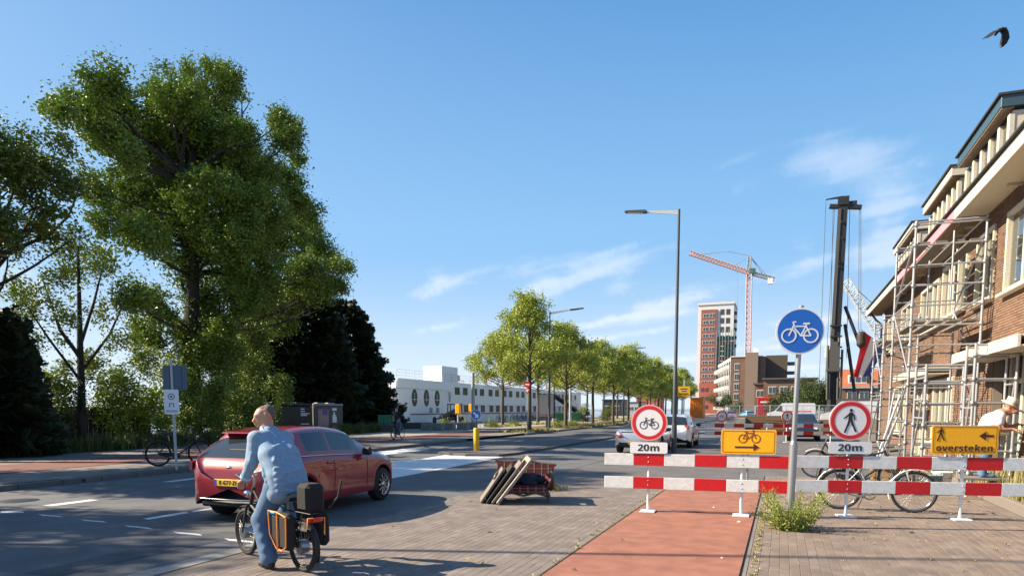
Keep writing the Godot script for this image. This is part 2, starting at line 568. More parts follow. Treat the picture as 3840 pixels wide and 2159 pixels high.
	mat("denim_light", 0.36, 0.53, 0.72, 0.85, {"t": "grain", "s": 16.0, "d": "cloud", "ds": 5.0, "bt": "bumpy", "b": 0.3})
	mat("denim", 0.13, 0.245, 0.42, 0.85, {"t": "grain", "s": 3.5, "d": "grain", "ds": 16.0, "bt": "bumpy", "b": 0.4})
	mat("black_cloth", 0.015, 0.015, 0.017, 0.9)
	mat("white_cloth", 0.74, 0.74, 0.75, 0.85, {"t": "soft", "s": 3.0})
	mat("hat", 0.66, 0.58, 0.45, 0.85)
	mat("terracotta", 0.48, 0.17, 0.09, 0.7)
	mat("fender_white", 0.55, 0.53, 0.48, 0.5)
	mat("car_dark", 0.012, 0.018, 0.03, 0.25, {"metal": 0.2, "coat": 1.0})
	mat("car_blue", 0.16, 0.36, 0.55, 0.3, {"coat": 1.0})
	mat("trim_cream", 0.74, 0.69, 0.55, 0.5, {"t": "soft", "s": 1.5, "d": "grain", "ds": 1.0})
	mat("trim_slate", 0.035, 0.075, 0.105, 0.45)
	mat("primer_pink", 0.72, 0.26, 0.30, 0.6, {"t": "soft", "s": 1.5})
	mat("soffit", 0.66, 0.59, 0.45, 0.7, {"t": "soft", "s": 1.0})
	mat("board_bare", 0.40, 0.27, 0.15, 0.75, {"t": "bark", "s": Vector3(5, 5, 0.8)})
	mat("board_pale", 0.58, 0.42, 0.28, 0.7, {"t": "bark", "s": Vector3(5, 5, 0.6)})
	mat("roof_dark", 0.03, 0.035, 0.04, 0.8)
	mat("roof_tile", 0.09, 0.06, 0.05, 0.8, {"t": "grain", "s": 1.5})
	mat("mortar", 0.30, 0.26, 0.215, 0.95, {"t": "grain", "s": 2.0})
	mat("window_glass", 0.05, 0.065, 0.07, 0.03, {"spec": 0.8, "alpha": 0.45})
	mat("curtain", 0.10, 0.11, 0.10, 0.9, {"t": "soft", "s": 2.0})
	mat("door_green", 0.03, 0.06, 0.06, 0.4)
	mat("flag_red", 0.48, 0.015, 0.03, 0.8, {"back": [0.2, 0.01, 0.02]})
	mat("flag_white", 0.74, 0.74, 0.74, 0.8, {"back": [0.3, 0.3, 0.3]})
	mat("flag_blue", 0.03, 0.07, 0.26, 0.8, {"back": [0.02, 0.04, 0.1]})
	mat("leather", 0.03, 0.02, 0.016, 0.6)
	mat("bucket_teal", 0.16, 0.22, 0.24, 0.5)
	mat("log_cut", 0.50, 0.31, 0.15, 0.85, {"t": "bark", "s": 4.0})
	for i in 4: mat("brick%d" % i, [0.32, 0.38, 0.265, 0.34][i], [0.19, 0.23, 0.155, 0.21][i], [0.125, 0.15, 0.105, 0.145][i], 0.9, {"t": "speck", "s": 2.5, "d": "cloud", "ds": 0.3})
	mat("ship_white", 0.92, 0.92, 0.92, 0.4, {"t": "soft", "s": 0.3})
	mat("ship_red", 0.30, 0.03, 0.04, 0.5)
	mat("ship_grey", 0.28, 0.31, 0.35, 0.5)
	mat("ship_rail", 0.55, 0.56, 0.56, 0.5)
	mat("ship_glass", 0.030, 0.048, 0.042, 0.35, {"spec": 0.45})
	mat("tower_white", 0.72, 0.69, 0.66, 0.7, {"t": "soft", "s": 0.1})
	mat("tower_red", 0.34, 0.13, 0.10, 0.85, {"t": "grain", "s": 0.2})
	mat("tower_red_light", 0.46, 0.13, 0.09, 0.85, {"t": "grain", "s": 0.2})
	mat("tower_grey", 0.40, 0.40, 0.41, 0.8, {"t": "soft", "s": 0.1})
	mat("tower_dark", 0.10, 0.09, 0.09, 0.8)
	mat("tower_brown", 0.33, 0.22, 0.14, 0.85, {"t": "wear", "s": 0.3})
	mat("net_green", 0.07, 0.24, 0.19, 0.8, {"t": "wear", "s": 0.3})
	mat("brick_far", 0.27, 0.165, 0.115, 0.9, {"t": "grain", "s": 0.35, "d": "cloud", "ds": 0.05})
	mat("brick_far_light", 0.30, 0.215, 0.165, 0.9, {"t": "grain", "s": 0.35})
	mat("brick_dark_far", 0.115, 0.085, 0.07, 0.9, {"t": "grain", "s": 0.35})
	mat("tile_orange", 0.42, 0.115, 0.045, 0.85, {"t": "grain", "s": 0.6})
	mat("far_glass", 0.05, 0.06, 0.065, 0.1, {"spec": 0.6})
	mat("crane_pink", 0.52, 0.33, 0.30, 0.6)
	mat("crane_grey", 0.26, 0.26, 0.27, 0.6)
	mat("crane_white", 0.70, 0.70, 0.70, 0.6)
	mat("crane_steel", 0.50, 0.55, 0.60, 0.55)
	mat("rig_black", 0.022, 0.022, 0.026, 0.55, {"t": "grain", "s": 1.0})
	mat("rig_grey", 0.16, 0.15, 0.135, 0.7, {"t": "wear", "s": 0.8})
	mat("sand_pallet", 0.48, 0.37, 0.26, 0.9, {"t": "wear", "s": 1.2})
	mat("plaid_red", 0.115, 0.010, 0.017, 0.9, {"t": "grain", "s": 5.0})
	mat("plaid_line", 0.28, 0.19, 0.13, 0.9)
	mat("wood_carved", 0.16, 0.095, 0.055, 0.5, {"t": "bark", "s": 6.0})
	mat("cloth_navy", 0.035, 0.045, 0.075, 0.9, {"t": "wear", "s": 5.0})
	mat("frame_white", 0.52, 0.47, 0.39, 0.6, {"t": "wear", "s": 1.5})
	mat("bird_black", 0.008, 0.008, 0.010, 0.7)
	mat("denim_seam", 0.31, 0.47, 0.66, 0.85)
	mat("leaf_oak", 1, 1, 1, 0.55, {"vc": true, "back": [0.17, 0.22, 0.016]})
	mat("leaf_row", 1, 1, 1, 0.55, {"vc": true, "back": [0.30, 0.34, 0.05]})
	mat("leaf_dark", 1, 1, 1, 0.6, {"vc": true, "back": [0.012, 0.022, 0.006]})
	mat("leaf_grass", 1, 1, 1, 0.6, {"vc": true, "back": [0.12, 0.14, 0.03]})

func make_ground():
	var st = mb()
	rects(st, -38.0, 700, 80, -1200, -0.02)
	struct("ground", st, mats.earth)
	for q in [[-6.02, -2.3], [-0.33, 3.64]]:
		st = mb()
		rects(st, q[0], q[1], -3.9, -19.2 if q[0] > -1 else -16.4, -0.0032 if q[0] > -1 else -0.0018)
		struct("sand_bed", st, mats.sand_bed)
	st = mb()
	rects(st, -420, -37.8, 200, -1200, -1.3)
	struct("water", st, mats.water)
	st = mb()
	box(st, V(-720, -0.5, -500), V(600, 1.2, 1400))
	struct("far_bank", st, mats.earth)
	# carriageway
	st = mb()
	sheet(st, [V(-15.0, 0, 40), V(-15.35, 0, -15), V(-16.0, 0, -45), V(-16.9, 0, -80), V(-19, 0, -200), V(-22, 0, -330), V(-2, 0, -330), V(-2.4, 0, -36), V(-3.6, 0, -32), V(-5.6, 0, -25), V(-5.57, 0, -16.7), V(-6.03, 0, -7), V(-6.0, 0, 40)], 0.0)
	struct("road", st, mats.asphalt)
	st = mb()
	sheet(st, [gr(61, 1441), gr(300, 1388), gr(508, 1343), gr(575, 1336), gr(606, 1343), gr(575, 1356), gr(330, 1407), gr(142, 1449)], 0.004)
	struct("asphalt_repair", st, mats.asphalt_patch)
	st = mb()
	sheet(st, [V(-6.35, 0, 6), V(-6.05, 0, 6), V(-6.03, 0, -7.0), V(-6.3, 0, -7.0)], 0.0045)
	struct("concrete_strip", st, mats.concrete)
	# brick-paved carriageway ahead of the diverted cycle path
	st = mb()
	sheet(st, [V(-5.6, 0, -25), V(-3.6, 0, -32), V(-2.4, 0, -36), V(-2.0, 0, -62), V(3.6, 0, -62), V(3.6, 0, -19.0), V(-0.36, 0, -19.0), V(-0.36, 0, -16.4), V(-5.57, 0, -16.4)], -0.006)
	struct("paved_road", st, mats.paver_dark)
	st = mb()
	sheet(st, [V(3.6, 0, -12.6), V(4.85, 0, -12.6), V(4.85, 0, -62), V(3.6, 0, -62)], -0.010)
	struct("garden_strip", st, mats.earth)
	# paint on the road
	var marks = [
		[[105, 1271], [130, 1273], [247, 1258], [226, 1256]],
		[[0, 1286], [56, 1286], [60, 1290], [0, 1291]],
		[[94, 1293], [150, 1298], [159, 1301], [105, 1297]],
		[[200, 1306.5], [258, 1311], [268, 1314.5], [212, 1310]],
		[[311, 1321], [372, 1327], [382, 1331], [322, 1325]],
		[[432, 1336.5], [500, 1343], [509, 1347.5], [446, 1342]],
		[[562, 1354], [632, 1361], [640, 1366], [576, 1360]],
		[[358, 1304.5], [373, 1307], [475, 1290], [465, 1287]],
		[[478, 1286.5], [487, 1288], [560, 1276], [550, 1274]],
		[[405, 1212], [430, 1212], [560, 1196], [545, 1195]],
	]
	for m in marks:
		st = mb()
		var pts = []
		for p in m: pts.append(gr(p[0], p[1]))
		sheet(st, pts, 0.005)
		struct("lane_marking", st, mats.paint_white)
	st = mb()
	sheet(st, [V(-13.3, 0, -13.2), gr(985, 1203), gr(1120, 1178), gr(1266, 1149), gr(1130, 1142), gr(1060, 1154), V(-13.5, 0, -16.4)], 0.005)
	struct("painted_wedge", st, mats.paint_worn)
	st = mb()
	sheet(st, [V(-15.2, 0, -20.5), V(-14.0, 0, -20.5), V(-14.05, 0, -26.5), V(-15.4, 0, -26.5)], 0.005)
	struct("lane_marking", st, mats.paint_worn)
	st = mb()
	sheet(st, [V(-12.95, 0, -30), V(-12.8, 0, -30), V(-12.8, 0, -160), V(-12.95, 0, -160)], 0.005)
	struct("lane_marking", st, mats.paint_worn)
	# raised median with brick top
	st = mb()
	var med = [V(-12.2, 0, -23.6), V(-10.8, 0, -23.1), V(-9.6, 0, -23.4), V(-9.35, 0, -24.5), V(-9.3, 0, -120), V(-12.6, 0, -120), V(-12.5, 0, -24.6)]
	var poly = []
	for p in med: poly.append(Vector2(p.x, -p.z))
	prism(st, poly, 0.09, Transform3D(Basis(V(1, 0, 0), V(0, 0, -1), V(0, 1, 0)), V(0, 0, 0)))
	struct("median", st, mats.paver_dark)
	# the raised far side: footway, cycle path, quay
	st = mb()
	sheet(st, [V(-15.3, 0, 40), V(-15.6, 0, -15), V(-16.25, 0, -45), V(-17.15, 0, -80), V(-19.25, 0, -200), V(-22.25, 0, -330), V(-38, 0, -330), V(-38, 0, 40)], 0.12)
	for p in [[V(-38, 0.12, 40), V(-38, 0.12, -330)]]:
		quad(st, p[0], p[1], p[1] - V(0, 1.6, 0), p[0] - V(0, 1.6, 0))
	struct("footway", st, mats.paver_far)
	st = mb()
	sheet(st, [V(-24.5, 0, -37), V(-18.3, 0, -37), V(-21.6, 0, -200), V(-24.6, 0, -330), V(-37.9, 0, -330), V(-37.9, 0, -37)], 0.124)
	struct("quay", st, mats.quay)
	st = mb()
	sheet(st, [V(-18.1, 0, 40), V(-18.15, 0, -20), V(-18.2, 0, -40), V(-19.2, 0, -60), V(-20.4, 0, -130), V(-22.4, 0, -130), V(-21.4, 0, -60), V(-21.0, 0, -40), V(-20.9, 0, -20), V(-20.9, 0, 40)], 0.129)
	struct("cycle_path", st, mats.red_old)
	st = mb()
	sheet(st, [V(-38, 0, 40), V(-24.6, 0, 40), V(-24.3, 0, -20), V(-25.2, 0, -33), V(-27.0, 0, -46), V(-38, 0, -46)], 0.133)
	struct("shrub_bed", st, mats.earth)
	st = mb()
	sheet(st, [V(-16.45, 0, -43), V(-17.35, 0, -80), V(-19.4, 0, -200), V(-21.0, 0, -200), V(-18.9, 0, -80), V(-18.0, 0, -46)], 0.133)
	struct("tree_verge", st, mats.quay)
	# kerb stones, one by one
	var k = Node3D.new()
	k.name = "kerb"
	k.set_meta("kind", "structure")
	add_child(k)
	var kb = mb()
	cbox(kb, V(0, 0.055, 0), V(0.16, 0.135, 0.985), 0.015)
	var km = made(kb)
	var z = -3.0
	while z > -80.0:
		var f = func(q): return -15.12 + 0.0155 * q if q > -15 else -15.35 + 0.0218 * (q + 15.0) - 0.0 if q > -45 else -16.0 + 0.0257 * (q + 45.0)
		if not (z < -33.5 and z > -44.0):
			var a = f.call(z)
			var b = f.call(z - 1.0)
			part("kerb_stone", km, mats.kerb_stone, k, T(a - 0.12, rng.randf_range(-0.004, 0.004), z - 0.5, ry(atan2(b - a, -1.0) + PI)))
		z -= 1.0
	# a gully in the kerb
	st = mb()
	cbox(st, V(0.07, 0.05, 0), V(0.04, 0.085, 0.5), 0.004)
	var gu = part("gully", st, mats.black, self, T(-15.42, 0, gr(218, 1217).z))
	tag(gu, "black cast iron gully openings in the grey kerb", "gully")
	# a manhole
	st = mb()
	lathe(st, [Vector2(0.0, 0.006), Vector2(0.33, 0.006), Vector2(0.34, 0.001)], 28, T(gr(45, 1259).x, 0, gr(45, 1259).z))
	var mh = part("manhole_cover", st, mats.dark_metal, self)
	tag(mh, "round dark iron manhole cover set in the road", "manhole cover")
	# red asphalt path
	st = mb()
	sheet(st, [V(-2.28, 0, 8), V(-0.36, 0, 8), V(-0.36, 0, -16.4), V(-2.28, 0, -16.4)], -0.001)
	struct("red_cycle_path", st, mats.red_asphalt)
	st = mb()
	for x in [-2.33, -0.31]:
		box(st, V(x, -0.03, -4.2), V(0.035, 0.062, 24.4))
	struct("path_edging", st, mats.paver_far)
	pavement("pavement", -0.28, 3.62, -4.6, -19.0, 0.105, 0.21, "paver", 0.0035, 300)
	pavement("parking_strip", -5.98, -2.36, -4.2, -16.4, 0.105, 0.21, "paver_grey", 0.002, 300)

func pavement(called, x0, x1, z0, z1, bw, bl, kind, sunk, singles):
	# bricks with sunk joints, long side along the road; the nearest ones in view are single parts, the rest one joined part for each tone
	var o = Node3D.new()
	o.name = called
	o.set_meta("kind", "structure")
	add_child(o)
	var shapes = []
	for i in 3:
		var s = mb()
		var w = (bw - 0.0065) * 0.5
		var l = (bl - 0.0065) * 0.5
		var t = sunk * 0.6
		var y0 = -sunk
		var y1 = [0.0, 0.0006, -0.0004][i]
		var top = [V(-w + t, y1, -l + t), V(w - t, y1, -l + t), V(w - t, y1, l - t), V(-w + t, y1, l - t)]
		var low = [V(-w, y0, -l), V(w, y0, -l), V(w, y0, l), V(-w, y0, l)]
		quad(s, top[0], top[1], top[2], top[3])
		for k in 4: quad(s, low[k], low[(k + 1) % 4], top[(k + 1) % 4], top[k])
		shapes.append(made(s))
	var spots = []
	var col = 0
	var x = x0 + bw * 0.5
	while x < x1 - bw * 0.3:
		var z = z0 - (bl * 0.5 if col % 2 else 0.0)
		while z > z1:
			spots.append(V(x, 0, z))
			z -= bl
		x += bw
		col += 1
	var cam = Vector3(0, EYE, 0)
	var scored = []
	for i in spots.size():
		var p = spots[i] - cam
		var d = p.rotated(Vector3.UP, -YAW)
		var q = d.rotated(Vector3.RIGHT, PITCH)
		var sx = 1920 + FOCAL * q.x / -q.z
		var sy = HORIZON + FOCAL * tan(PITCH) - FOCAL * q.y / -q.z
		scored.append([p.length() if sx > 0 and sx < 3840 and sy > 1000 and sy < 2159 else p.length() + 1000.0, i])
	scored.sort_custom(func(a, b): return a[0] < b[0])
	var single = {}
	for i in mini(singles, scored.size()): single[scored[i][1]] = true
	var joined = [mb(), mb(), mb(), mb()]
	for i in spots.size():
		var tn = rng.randi() % 4
		var sh = shapes[rng.randi() % 3]
		var tilt = Basis.from_euler(Vector3(rng.randf_range(-0.004, 0.004), rng.randf_range(-0.012, 0.012), rng.randf_range(-0.006, 0.006)))
		var xf = Transform3D(tilt, spots[i] + V(0, rng.randf_range(-0.0006, 0.0006), 0))
		if single.has(i): part("brick", sh, mats["%s%d" % [kind, tn]], o, xf)
		else: joined[tn].append_from(sh, 0, xf)
	for i in 4:
		var j = MeshInstance3D.new()
		j.name = "brick_paving"
		j.mesh = joined[i].commit()
		j.material_override = mats["%s%d" % [kind, i]]
		j.set_meta("kind", "stuff")
		o.add_child(j, true)

func _ready():
	rng.seed = 7
	var cam = Camera3D.new()
	cam.name = "camera"
	add_child(cam)
	cam.position = Vector3(0, EYE, 0)
	cam.rotation = Vector3(-PITCH, YAW, 0)
	var near = 0.1
	var dy = HORIZON + FOCAL * tan(PITCH) - 1079.5
	cam.set_frustum(2159.0 / FOCAL * near, Vector2(0, dy / FOCAL * near), near, 2500.0)
	cam.current = true
	var we = WorldEnvironment.new()
	we.name = "environment"
	var env = Environment.new()
	env.background_mode = Environment.BG_SKY
	env.sky = Sky.new()
	env.sky.sky_material = make_sky()
	env.tonemap_mode = Environment.TONE_MAPPER_LINEAR
	env.tonemap_exposure = 2.65
	env.sdfgi_enabled = true; env.ssao_enabled = true; env.ssil_enabled = true
	we.environment = env
	add_child(we)
	var sun = DirectionalLight3D.new()
	sun.name = "sun"
	sun.light_energy = 1.6
	sun.light_angular_distance = 0.5
	sun.light_color = Color(1.0, 0.93, 0.82)
	sun.shadow_enabled = true
	add_child(sun)
	sun.look_at_from_position(SUN_TO * 100.0, Vector3.ZERO)
	make_materials()
	make_ground()
	make_plants()
	make_signs_all()
	make_cars_all()
	make_people_all()
	make_house_all()
	make_far_all()

# ---------- plants ----------
func leaves_mesh(n, spread, size, sd, narrow = 0.62, droop = 0.0):
	# a sprig: n small folded leaves round a centre
	var r = RandomNumberGenerator.new()
	r.seed = sd
	var st = mb()
	for i in n:
		var c = Vector3(r.randfn(), r.randfn(), r.randfn()) * spread * 0.5
		var b = Basis.from_euler(Vector3(r.randf_range(-0.9, 0.9), r.randf() * TAU, r.randf_range(-0.9, 0.9) - droop))
		var s = size * r.randf_range(0.7, 1.25)
		var p0 = c + b * V(-0.5 * s, 0, 0)
		var p1 = c + b * V(0, 0.10 * s, narrow * 0.5 * s)
		var p2 = c + b * V(0.55 * s, -0.06 * s, 0)
		var p3 = c + b * V(0, 0.10 * s, -narrow * 0.5 * s)
		tri(st, p0, p1, p2); tri(st, p0, p2, p3)
	return made(st)

func needle_mesh(n, length, sd):
	# a flat drooping spray of a conifer
	var r = RandomNumberGenerator.new()
	r.seed = sd
	var st = mb()
	for i in n:
		var a = r.randf_range(-0.7, 0.7)
		var o = V(r.randf_range(0, 0.5) * length, 0, 0)
		var d = V(cos(a), r.randf_range(-0.35, 0.35), sin(a)) * length * r.randf_range(0.35, 0.6)
		var w = V(-d.z, r.randf_range(-0.3, 0.3) * d.length(), d.x).normalized() * length * 0.055
		tri(st, o - w, o + d, o + w)
		tri(st, o + d * 0.3, o + d * 0.6 + w * 3.0, o + d * 0.75)
		tri(st, o + d * 0.3, o + d * 0.75, o + d * 0.6 - w * 3.0)
	return made(st)

func blade_mesh(n, height, spread, sd, width = 0.012):
	var r = RandomNumberGenerator.new()
	r.seed = sd
	var st = mb()
	for i in n:
		var a = r.randf() * TAU
		var o = V(cos(a), 0, sin(a)) * spread * r.randf() * 0.4
		var lean = V(cos(a), 0, sin(a)) * r.randf_range(0.1, 0.7) * spread
		var h = height * r.randf_range(0.5, 1.1)
		var w = V(-sin(a), 0, cos(a)) * width
		var m = o + lean * 0.35 + V(0, h * 0.6, 0)
		var t = o + lean + V(0, h, 0)
		tri(st, o - w, o + w, m + w * 0.8); tri(st, o - w, m + w * 0.8, m - w * 0.8)
		tri(st, m - w * 0.8, m + w * 0.8, t)
	return made(st)

func foliage(called, parent, blobs, mesh, material, density, sc, cols, gap = -0.12, gapf = 0.55, sd = 1, cap = 20000):
	# sprigs through the volume of uneven blobs [centre, radius]; a noise leaves gaps
	var r = RandomNumberGenerator.new()
	r.seed = sd
	var n = FastNoiseLite.new()
	n.seed = sd; n.frequency = gapf; n.fractal_octaves = 2
	var list = []
	var cl = []
	for b in blobs:
		var rad = b[1]
		var sq = b[2] if b.size() > 2 else Vector3.ONE
		var count = int(density * pow(rad, 2.35))
		for i in count:
			if list.size() >= cap: break
			var d = Vector3(r.randfn(), r.randfn(), r.randfn()).normalized()
			var q = pow(r.randf(), 0.42)
			var p = b[0] + d * sq * rad * q * (1.0 + 0.28 * n.get_noise_3dv(d * 4.0 + b[0]))
			if n.get_noise_3dv(p) < gap: continue
			var s = r.randf_range(sc[0], sc[1])
			list.append(Transform3D(Basis.from_euler(Vector3(r.randf_range(-0.6, 0.6), r.randf() * TAU, r.randf_range(-0.6, 0.6))).scaled(Vector3.ONE * s), p))
			var t = r.randf()
			cl.append(cols[0].lerp(cols[1], t * t if r.randf() < 0.7 else t))
	var o = copies(called, mesh, material, parent, list, cl)
	o.set_meta("kind", "stuff")
	return o

func limb(st, a, b, r0, r1, bend, n = 5, sides = 7):
	var pts = []
	var rad = []
	var side = Vector3(rng.randfn(), rng.randfn() * 0.4, rng.randfn()) * bend * a.distance_to(b)
	for i in n + 1:
		var t = float(i) / n
		pts.append(a.lerp(b, t) + side * sin(t * PI) + V(0, -0.12, 0) * sin(t * PI) * a.distance_to(b) * 0.4)
		rad.append(lerpf(r0, r1, pow(t, 0.8)))
	tube(st, pts, rad, sides)
	return pts

# leaf blobs read off the photograph: the distance is that of the row of trees behind the cycle path
func blobs_at(list, X, spread, root):
	var out = []
	for b in list:
		var dx = b[3] if b.size() > 3 else rng.randf_range(-spread, spread)
		var p = on_x(b[0], b[1], X + dx)
		var fwd = Vector3(0, 0, -1).rotated(Vector3.UP, YAW)
		var depth = p.dot(fwd)
		out.append([p - root, b[2] * PX / FOCAL * depth])
	return out

func make_plants():
	var oak_leaf = leaves_mesh(26, 0.5, 0.185, 3)
	var small_leaf = leaves_mesh(16, 0.4, 0.16, 4)
	var green0 = Color(0.13, 0.20, 0.028)
	var green1 = Color(0.21, 0.285, 0.04)
	# the large oak
	var X = -27.0
	var root = V(X, 0.13, on_x(482, 1100, X).z)
	var t = thing("oak_tree", "large spreading oak with broken crown rising behind the parked bicycle", "tree", root)
	var list = [[265, 222, 62], [208, 268, 48], [160, 285, 34], [130, 272, 20], [325, 262, 44], [300, 300, 62], [250, 330, 56], [372, 255, 34], [440, 238, 62], [520, 215, 56], [572, 205, 40], [605, 235, 30],
		[476, 180, 15], [418, 178, 13], [474, 160, 8], [455, 300, 78], [540, 300, 62], [380, 345, 74], [300, 400, 62], [460, 400, 88], [585, 345, 52], [560, 420, 74], [640, 350, 42], [700, 312, 38], [738, 320, 22], [722, 360, 40], [745, 395, 26], [690, 420, 48], [640, 450, 62],
		[735, 470, 34], [742, 505, 32], [420, 480, 92], [330, 500, 66], [540, 510, 84], [650, 540, 74], [745, 540, 44], [790, 540, 26], [780, 590, 38], [700, 610, 72], [590, 600, 84], [470, 580, 88], [360, 590, 66], [270, 560, 46],
		[815, 640, 44], [850, 660, 30], [870, 680, 20], [780, 690, 52], [660, 690, 66], [560, 690, 66], [450, 680, 52], [740, 740, 46], [640, 770, 46], [800, 720, 40], [400, 760, 56], [520, 780, 56], [590, 840, 46], [430, 850, 52], [360, 830, 44], [330, 750, 46], [520, 880, 52], [610, 740, 56], [700, 800, 46], [845, 720, 30], [280, 640, 36], [240, 480, 44]]
	var bl = blobs_at(list, X, 3.2, root)
	foliage("crown", t, bl, oak_leaf, mats.leaf_oak, 165.0, [0.6, 1.1], [green0, green1], -0.12, 0.5, 21, 40000)
	var st = mb()
	var tip = on_x(478, 560, X) - root
	limb(st, V(0, -0.1, 0), on_x(478, 830, X) - root, 0.5, 0.40, 0.01, 6, 12)
	limb(st, on_x(478, 835, X) - root, tip, 0.40, 0.22, 0.02, 6, 10)
	limb(st, tip, on_x(470, 300, X) - root, 0.22, 0.05, 0.03, 6)
	part("trunk", st, mats.bark, t)
	foliage("ivy", t, blobs_at([[482, 1060, 26], [480, 1000, 26], [482, 940, 26], [478, 880, 24], [482, 820, 24], [478, 760, 20], [480, 700, 16]], X + 0.3, 0.1, root), small_leaf, mats.leaf_oak, 190.0, [0.5, 0.8], [Color(0.02, 0.035, 0.008), Color(0.06, 0.08, 0.015)], -0.5, 0.6, 29)
	var forks = [[478, 830], [480, 760], [478, 690], [478, 620], [475, 540], [472, 450]]
	for i in bl.size():
		if bl[i][1] < 0.7: continue
		var best = forks[0]
		for f in forks:
			if list[i][1] < f[1] - 40: best = f
		var s2 = mb()
		var a = on_x(best[0], best[1], X) - root
		var pts = limb(s2, a, bl[i][0], 0.10, 0.025, 0.07, 6, 6)
		for k in 4:
			var q = pts[3 + k % 3]
			limb(s2, q, bl[i][0] + Vector3(rng.randfn(), rng.randfn(), rng.randfn()).normalized() * bl[i][1] * 0.85, 0.035, 0.012, 0.08, 4, 5)
		part("branch", s2, mats.bark, t)
	# slender tree with several thin stems, left of the oak
	X = -25.2
	root = V(X, 0.13, on_x(207, 1100, X).z)
	t = thing("slender_tree", "slender young tree with thin dark stems and sparse light leaves, ivy on its foot", "tree", root)
	list = [[70, 700, 40], [110, 760, 44], [60, 800, 40], [150, 700, 36], [210, 740, 40], [255, 790, 34], [130, 850, 36], [215, 690, 40], [90, 860, 30], [280, 720, 30], [180, 640, 44], [250, 660, 40], [40, 740, 36], [310, 760, 30], [120, 690, 40], [20, 850, 40], [60, 920, 36], [280, 860, 36], [330, 840, 30], [160, 800, 36]]
	bl = blobs_at(list, X, 1.4, root)
	foliage("crown", t, bl, small_leaf, mats.leaf_oak, 150.0, [0.6, 1.0], [Color(0.14, 0.19, 0.026), Color(0.25, 0.31, 0.045)], -0.10, 0.6, 22)
	st = mb()
	for q in [[[207, 1110], [200, 870], [195, 620], 0.16], [[205, 905], [150, 830], [105, 700], 0.09], [[203, 860], [235, 760], [260, 660], 0.07], [[206, 930], [275, 840], [320, 740], 0.07], [[203, 960], [120, 850], [60, 760], 0.06]]:
		tube(st, [on_x(q[0][0], q[0][1], X) - root, on_x(q[1][0], q[1][1], X) - root, on_x(q[2][0], q[2][1], X) - root], [q[3], q[3] * 0.7, q[3] * 0.25], 8)
	part("trunk", st, mats.bark, t)
	list = [[205, 960, 22], [203, 1000, 24], [205, 1030, 20], [200, 920, 16]]
	foliage("ivy", t, blobs_at(list, X, 0.15, root), small_leaf, mats.leaf_dark, 320.0, [0.35, 0.6], [Color(0.012, 0.024, 0.008), Color(0.03, 0.05, 0.014)], -0.4, 0.6, 23)
	# tree cut by the frame, and the ones beyond it whose shade lies over the road
	X = -24.0
	root = V(X, 0.13, -13.4)
	t = thing("maple_tree", "dark leafy maple reaching in over the cycle path beside the oak", "tree", root)
	list = [[200, 440, 40], [140, 370, 40], [100, 590, 44], [180, 600, 36], [5, 380, 70], [60, 400, 60], [120, 430, 50], [30, 470, 56], [-50, 420, 70], [170, 470, 40], [90, 520, 48], [0, 560, 50], [170, 530, 40], [40, 330, 26], [-60, 330, 60], [-120, 460, 80], [-60, 560, 70], [20, 620, 34], [-150, 600, 70], [-180, 380, 80]]
	bl = blobs_at(list, X, 1.6, root)
	foliage("crown", t, bl, oak_leaf, mats.leaf_oak, 120.0, [0.6, 1.0], [Color(0.08, 0.12, 0.018), Color(0.16, 0.21, 0.03)], -0.22, 0.5, 24)
	st = mb()
	limb(st, V(0, -0.1, 0), V(-0.2, 6.0, 0), 0.3, 0.2, 0.01, 5, 9)
	for b in bl: limb(st, V(-0.2, rng.randf_range(4.0, 6.0), 0), b[0], 0.10, 0.02, 0.06, 6, 6)
	part("trunk", st, mats.bark, t)
	var shade = [[V(-26.2, 0.13, -9.2), 16.8, 0], [V(-24.8, 0.13, -1.2), 13.0, 1], [V(-25.0, 0.13, 6.0), 13.6, 2]]
	for s in shade:
		t = thing("maple_tree", ["tall maple standing past the maple over the cycle path, further from the oak", "lower maple in the row between the two tall ones beyond the oak", "tall maple at the end of the row beyond the lower maple"][s[2]], "tree", s[0])
		st = mb()
		limb(st, V(0, -0.1, 0), V(0.1, s[1] * 0.55, 0), 0.32, 0.2, 0.01, 5, 9)
		bl = []
		for i in 20:
			var a = rng.randf() * TAU
			var y = s[1] * rng.randf_range(0.36, 0.86)
			var w = 3.6 * sqrt(maxf(0.1, 1.0 - pow((y / s[1] - 0.55) / 0.48, 2.0)))
			bl.append([V(cos(a) * w * rng.randf_range(0.3, 1.0), y, sin(a) * w * rng.randf_range(0.3, 1.0)), rng.randf_range(1.1, 1.75)])
			limb(st, V(0.1, y * 0.6, 0), bl[-1][0], 0.10, 0.02, 0.06, 6, 6)
		part("trunk", st, mats.bark, t)
		foliage("crown", t, bl, oak_leaf, mats.leaf_oak, 60.0, [0.8, 1.3], [green0, green1], -0.20, 0.4, 31 + s[2])
	# dark conifers
	var spray = needle_mesh(16, 0.8, 8)
	var con = [[[872, 1082], 5.6, 4.0, 0], [[775, 1088], 7.2, 3.9, 1], [[670, 1090], 6.2, 3.4, 2]]
	for c in con:
		var g = gr(c[0][0], c[0][1])
		var top = [10.4, 12.2, 11.0][c[3]]
		t = thing("cypress_tree", ["broad dark cypress with ragged outline beside the white ship", "tall dark cypress between the oak and the broad cypress", "smaller dark cypress close against the oak trunk"][c[3]], "tree", V(g.x, 0.13, g.z))
		conifer(t, top, c[2], spray, 6400, 40 + c[3])
	var g2 = on_x(-10, 1100, -22.6)
	t = thing("cypress_tree", "dark cypress standing before the slender tree by the grass verge", "tree", V(-24.8, 0.13, on_x(0, 1100, -24.8).z))
	conifer(t, 4.9, 1.2, spray, 1300, 47)
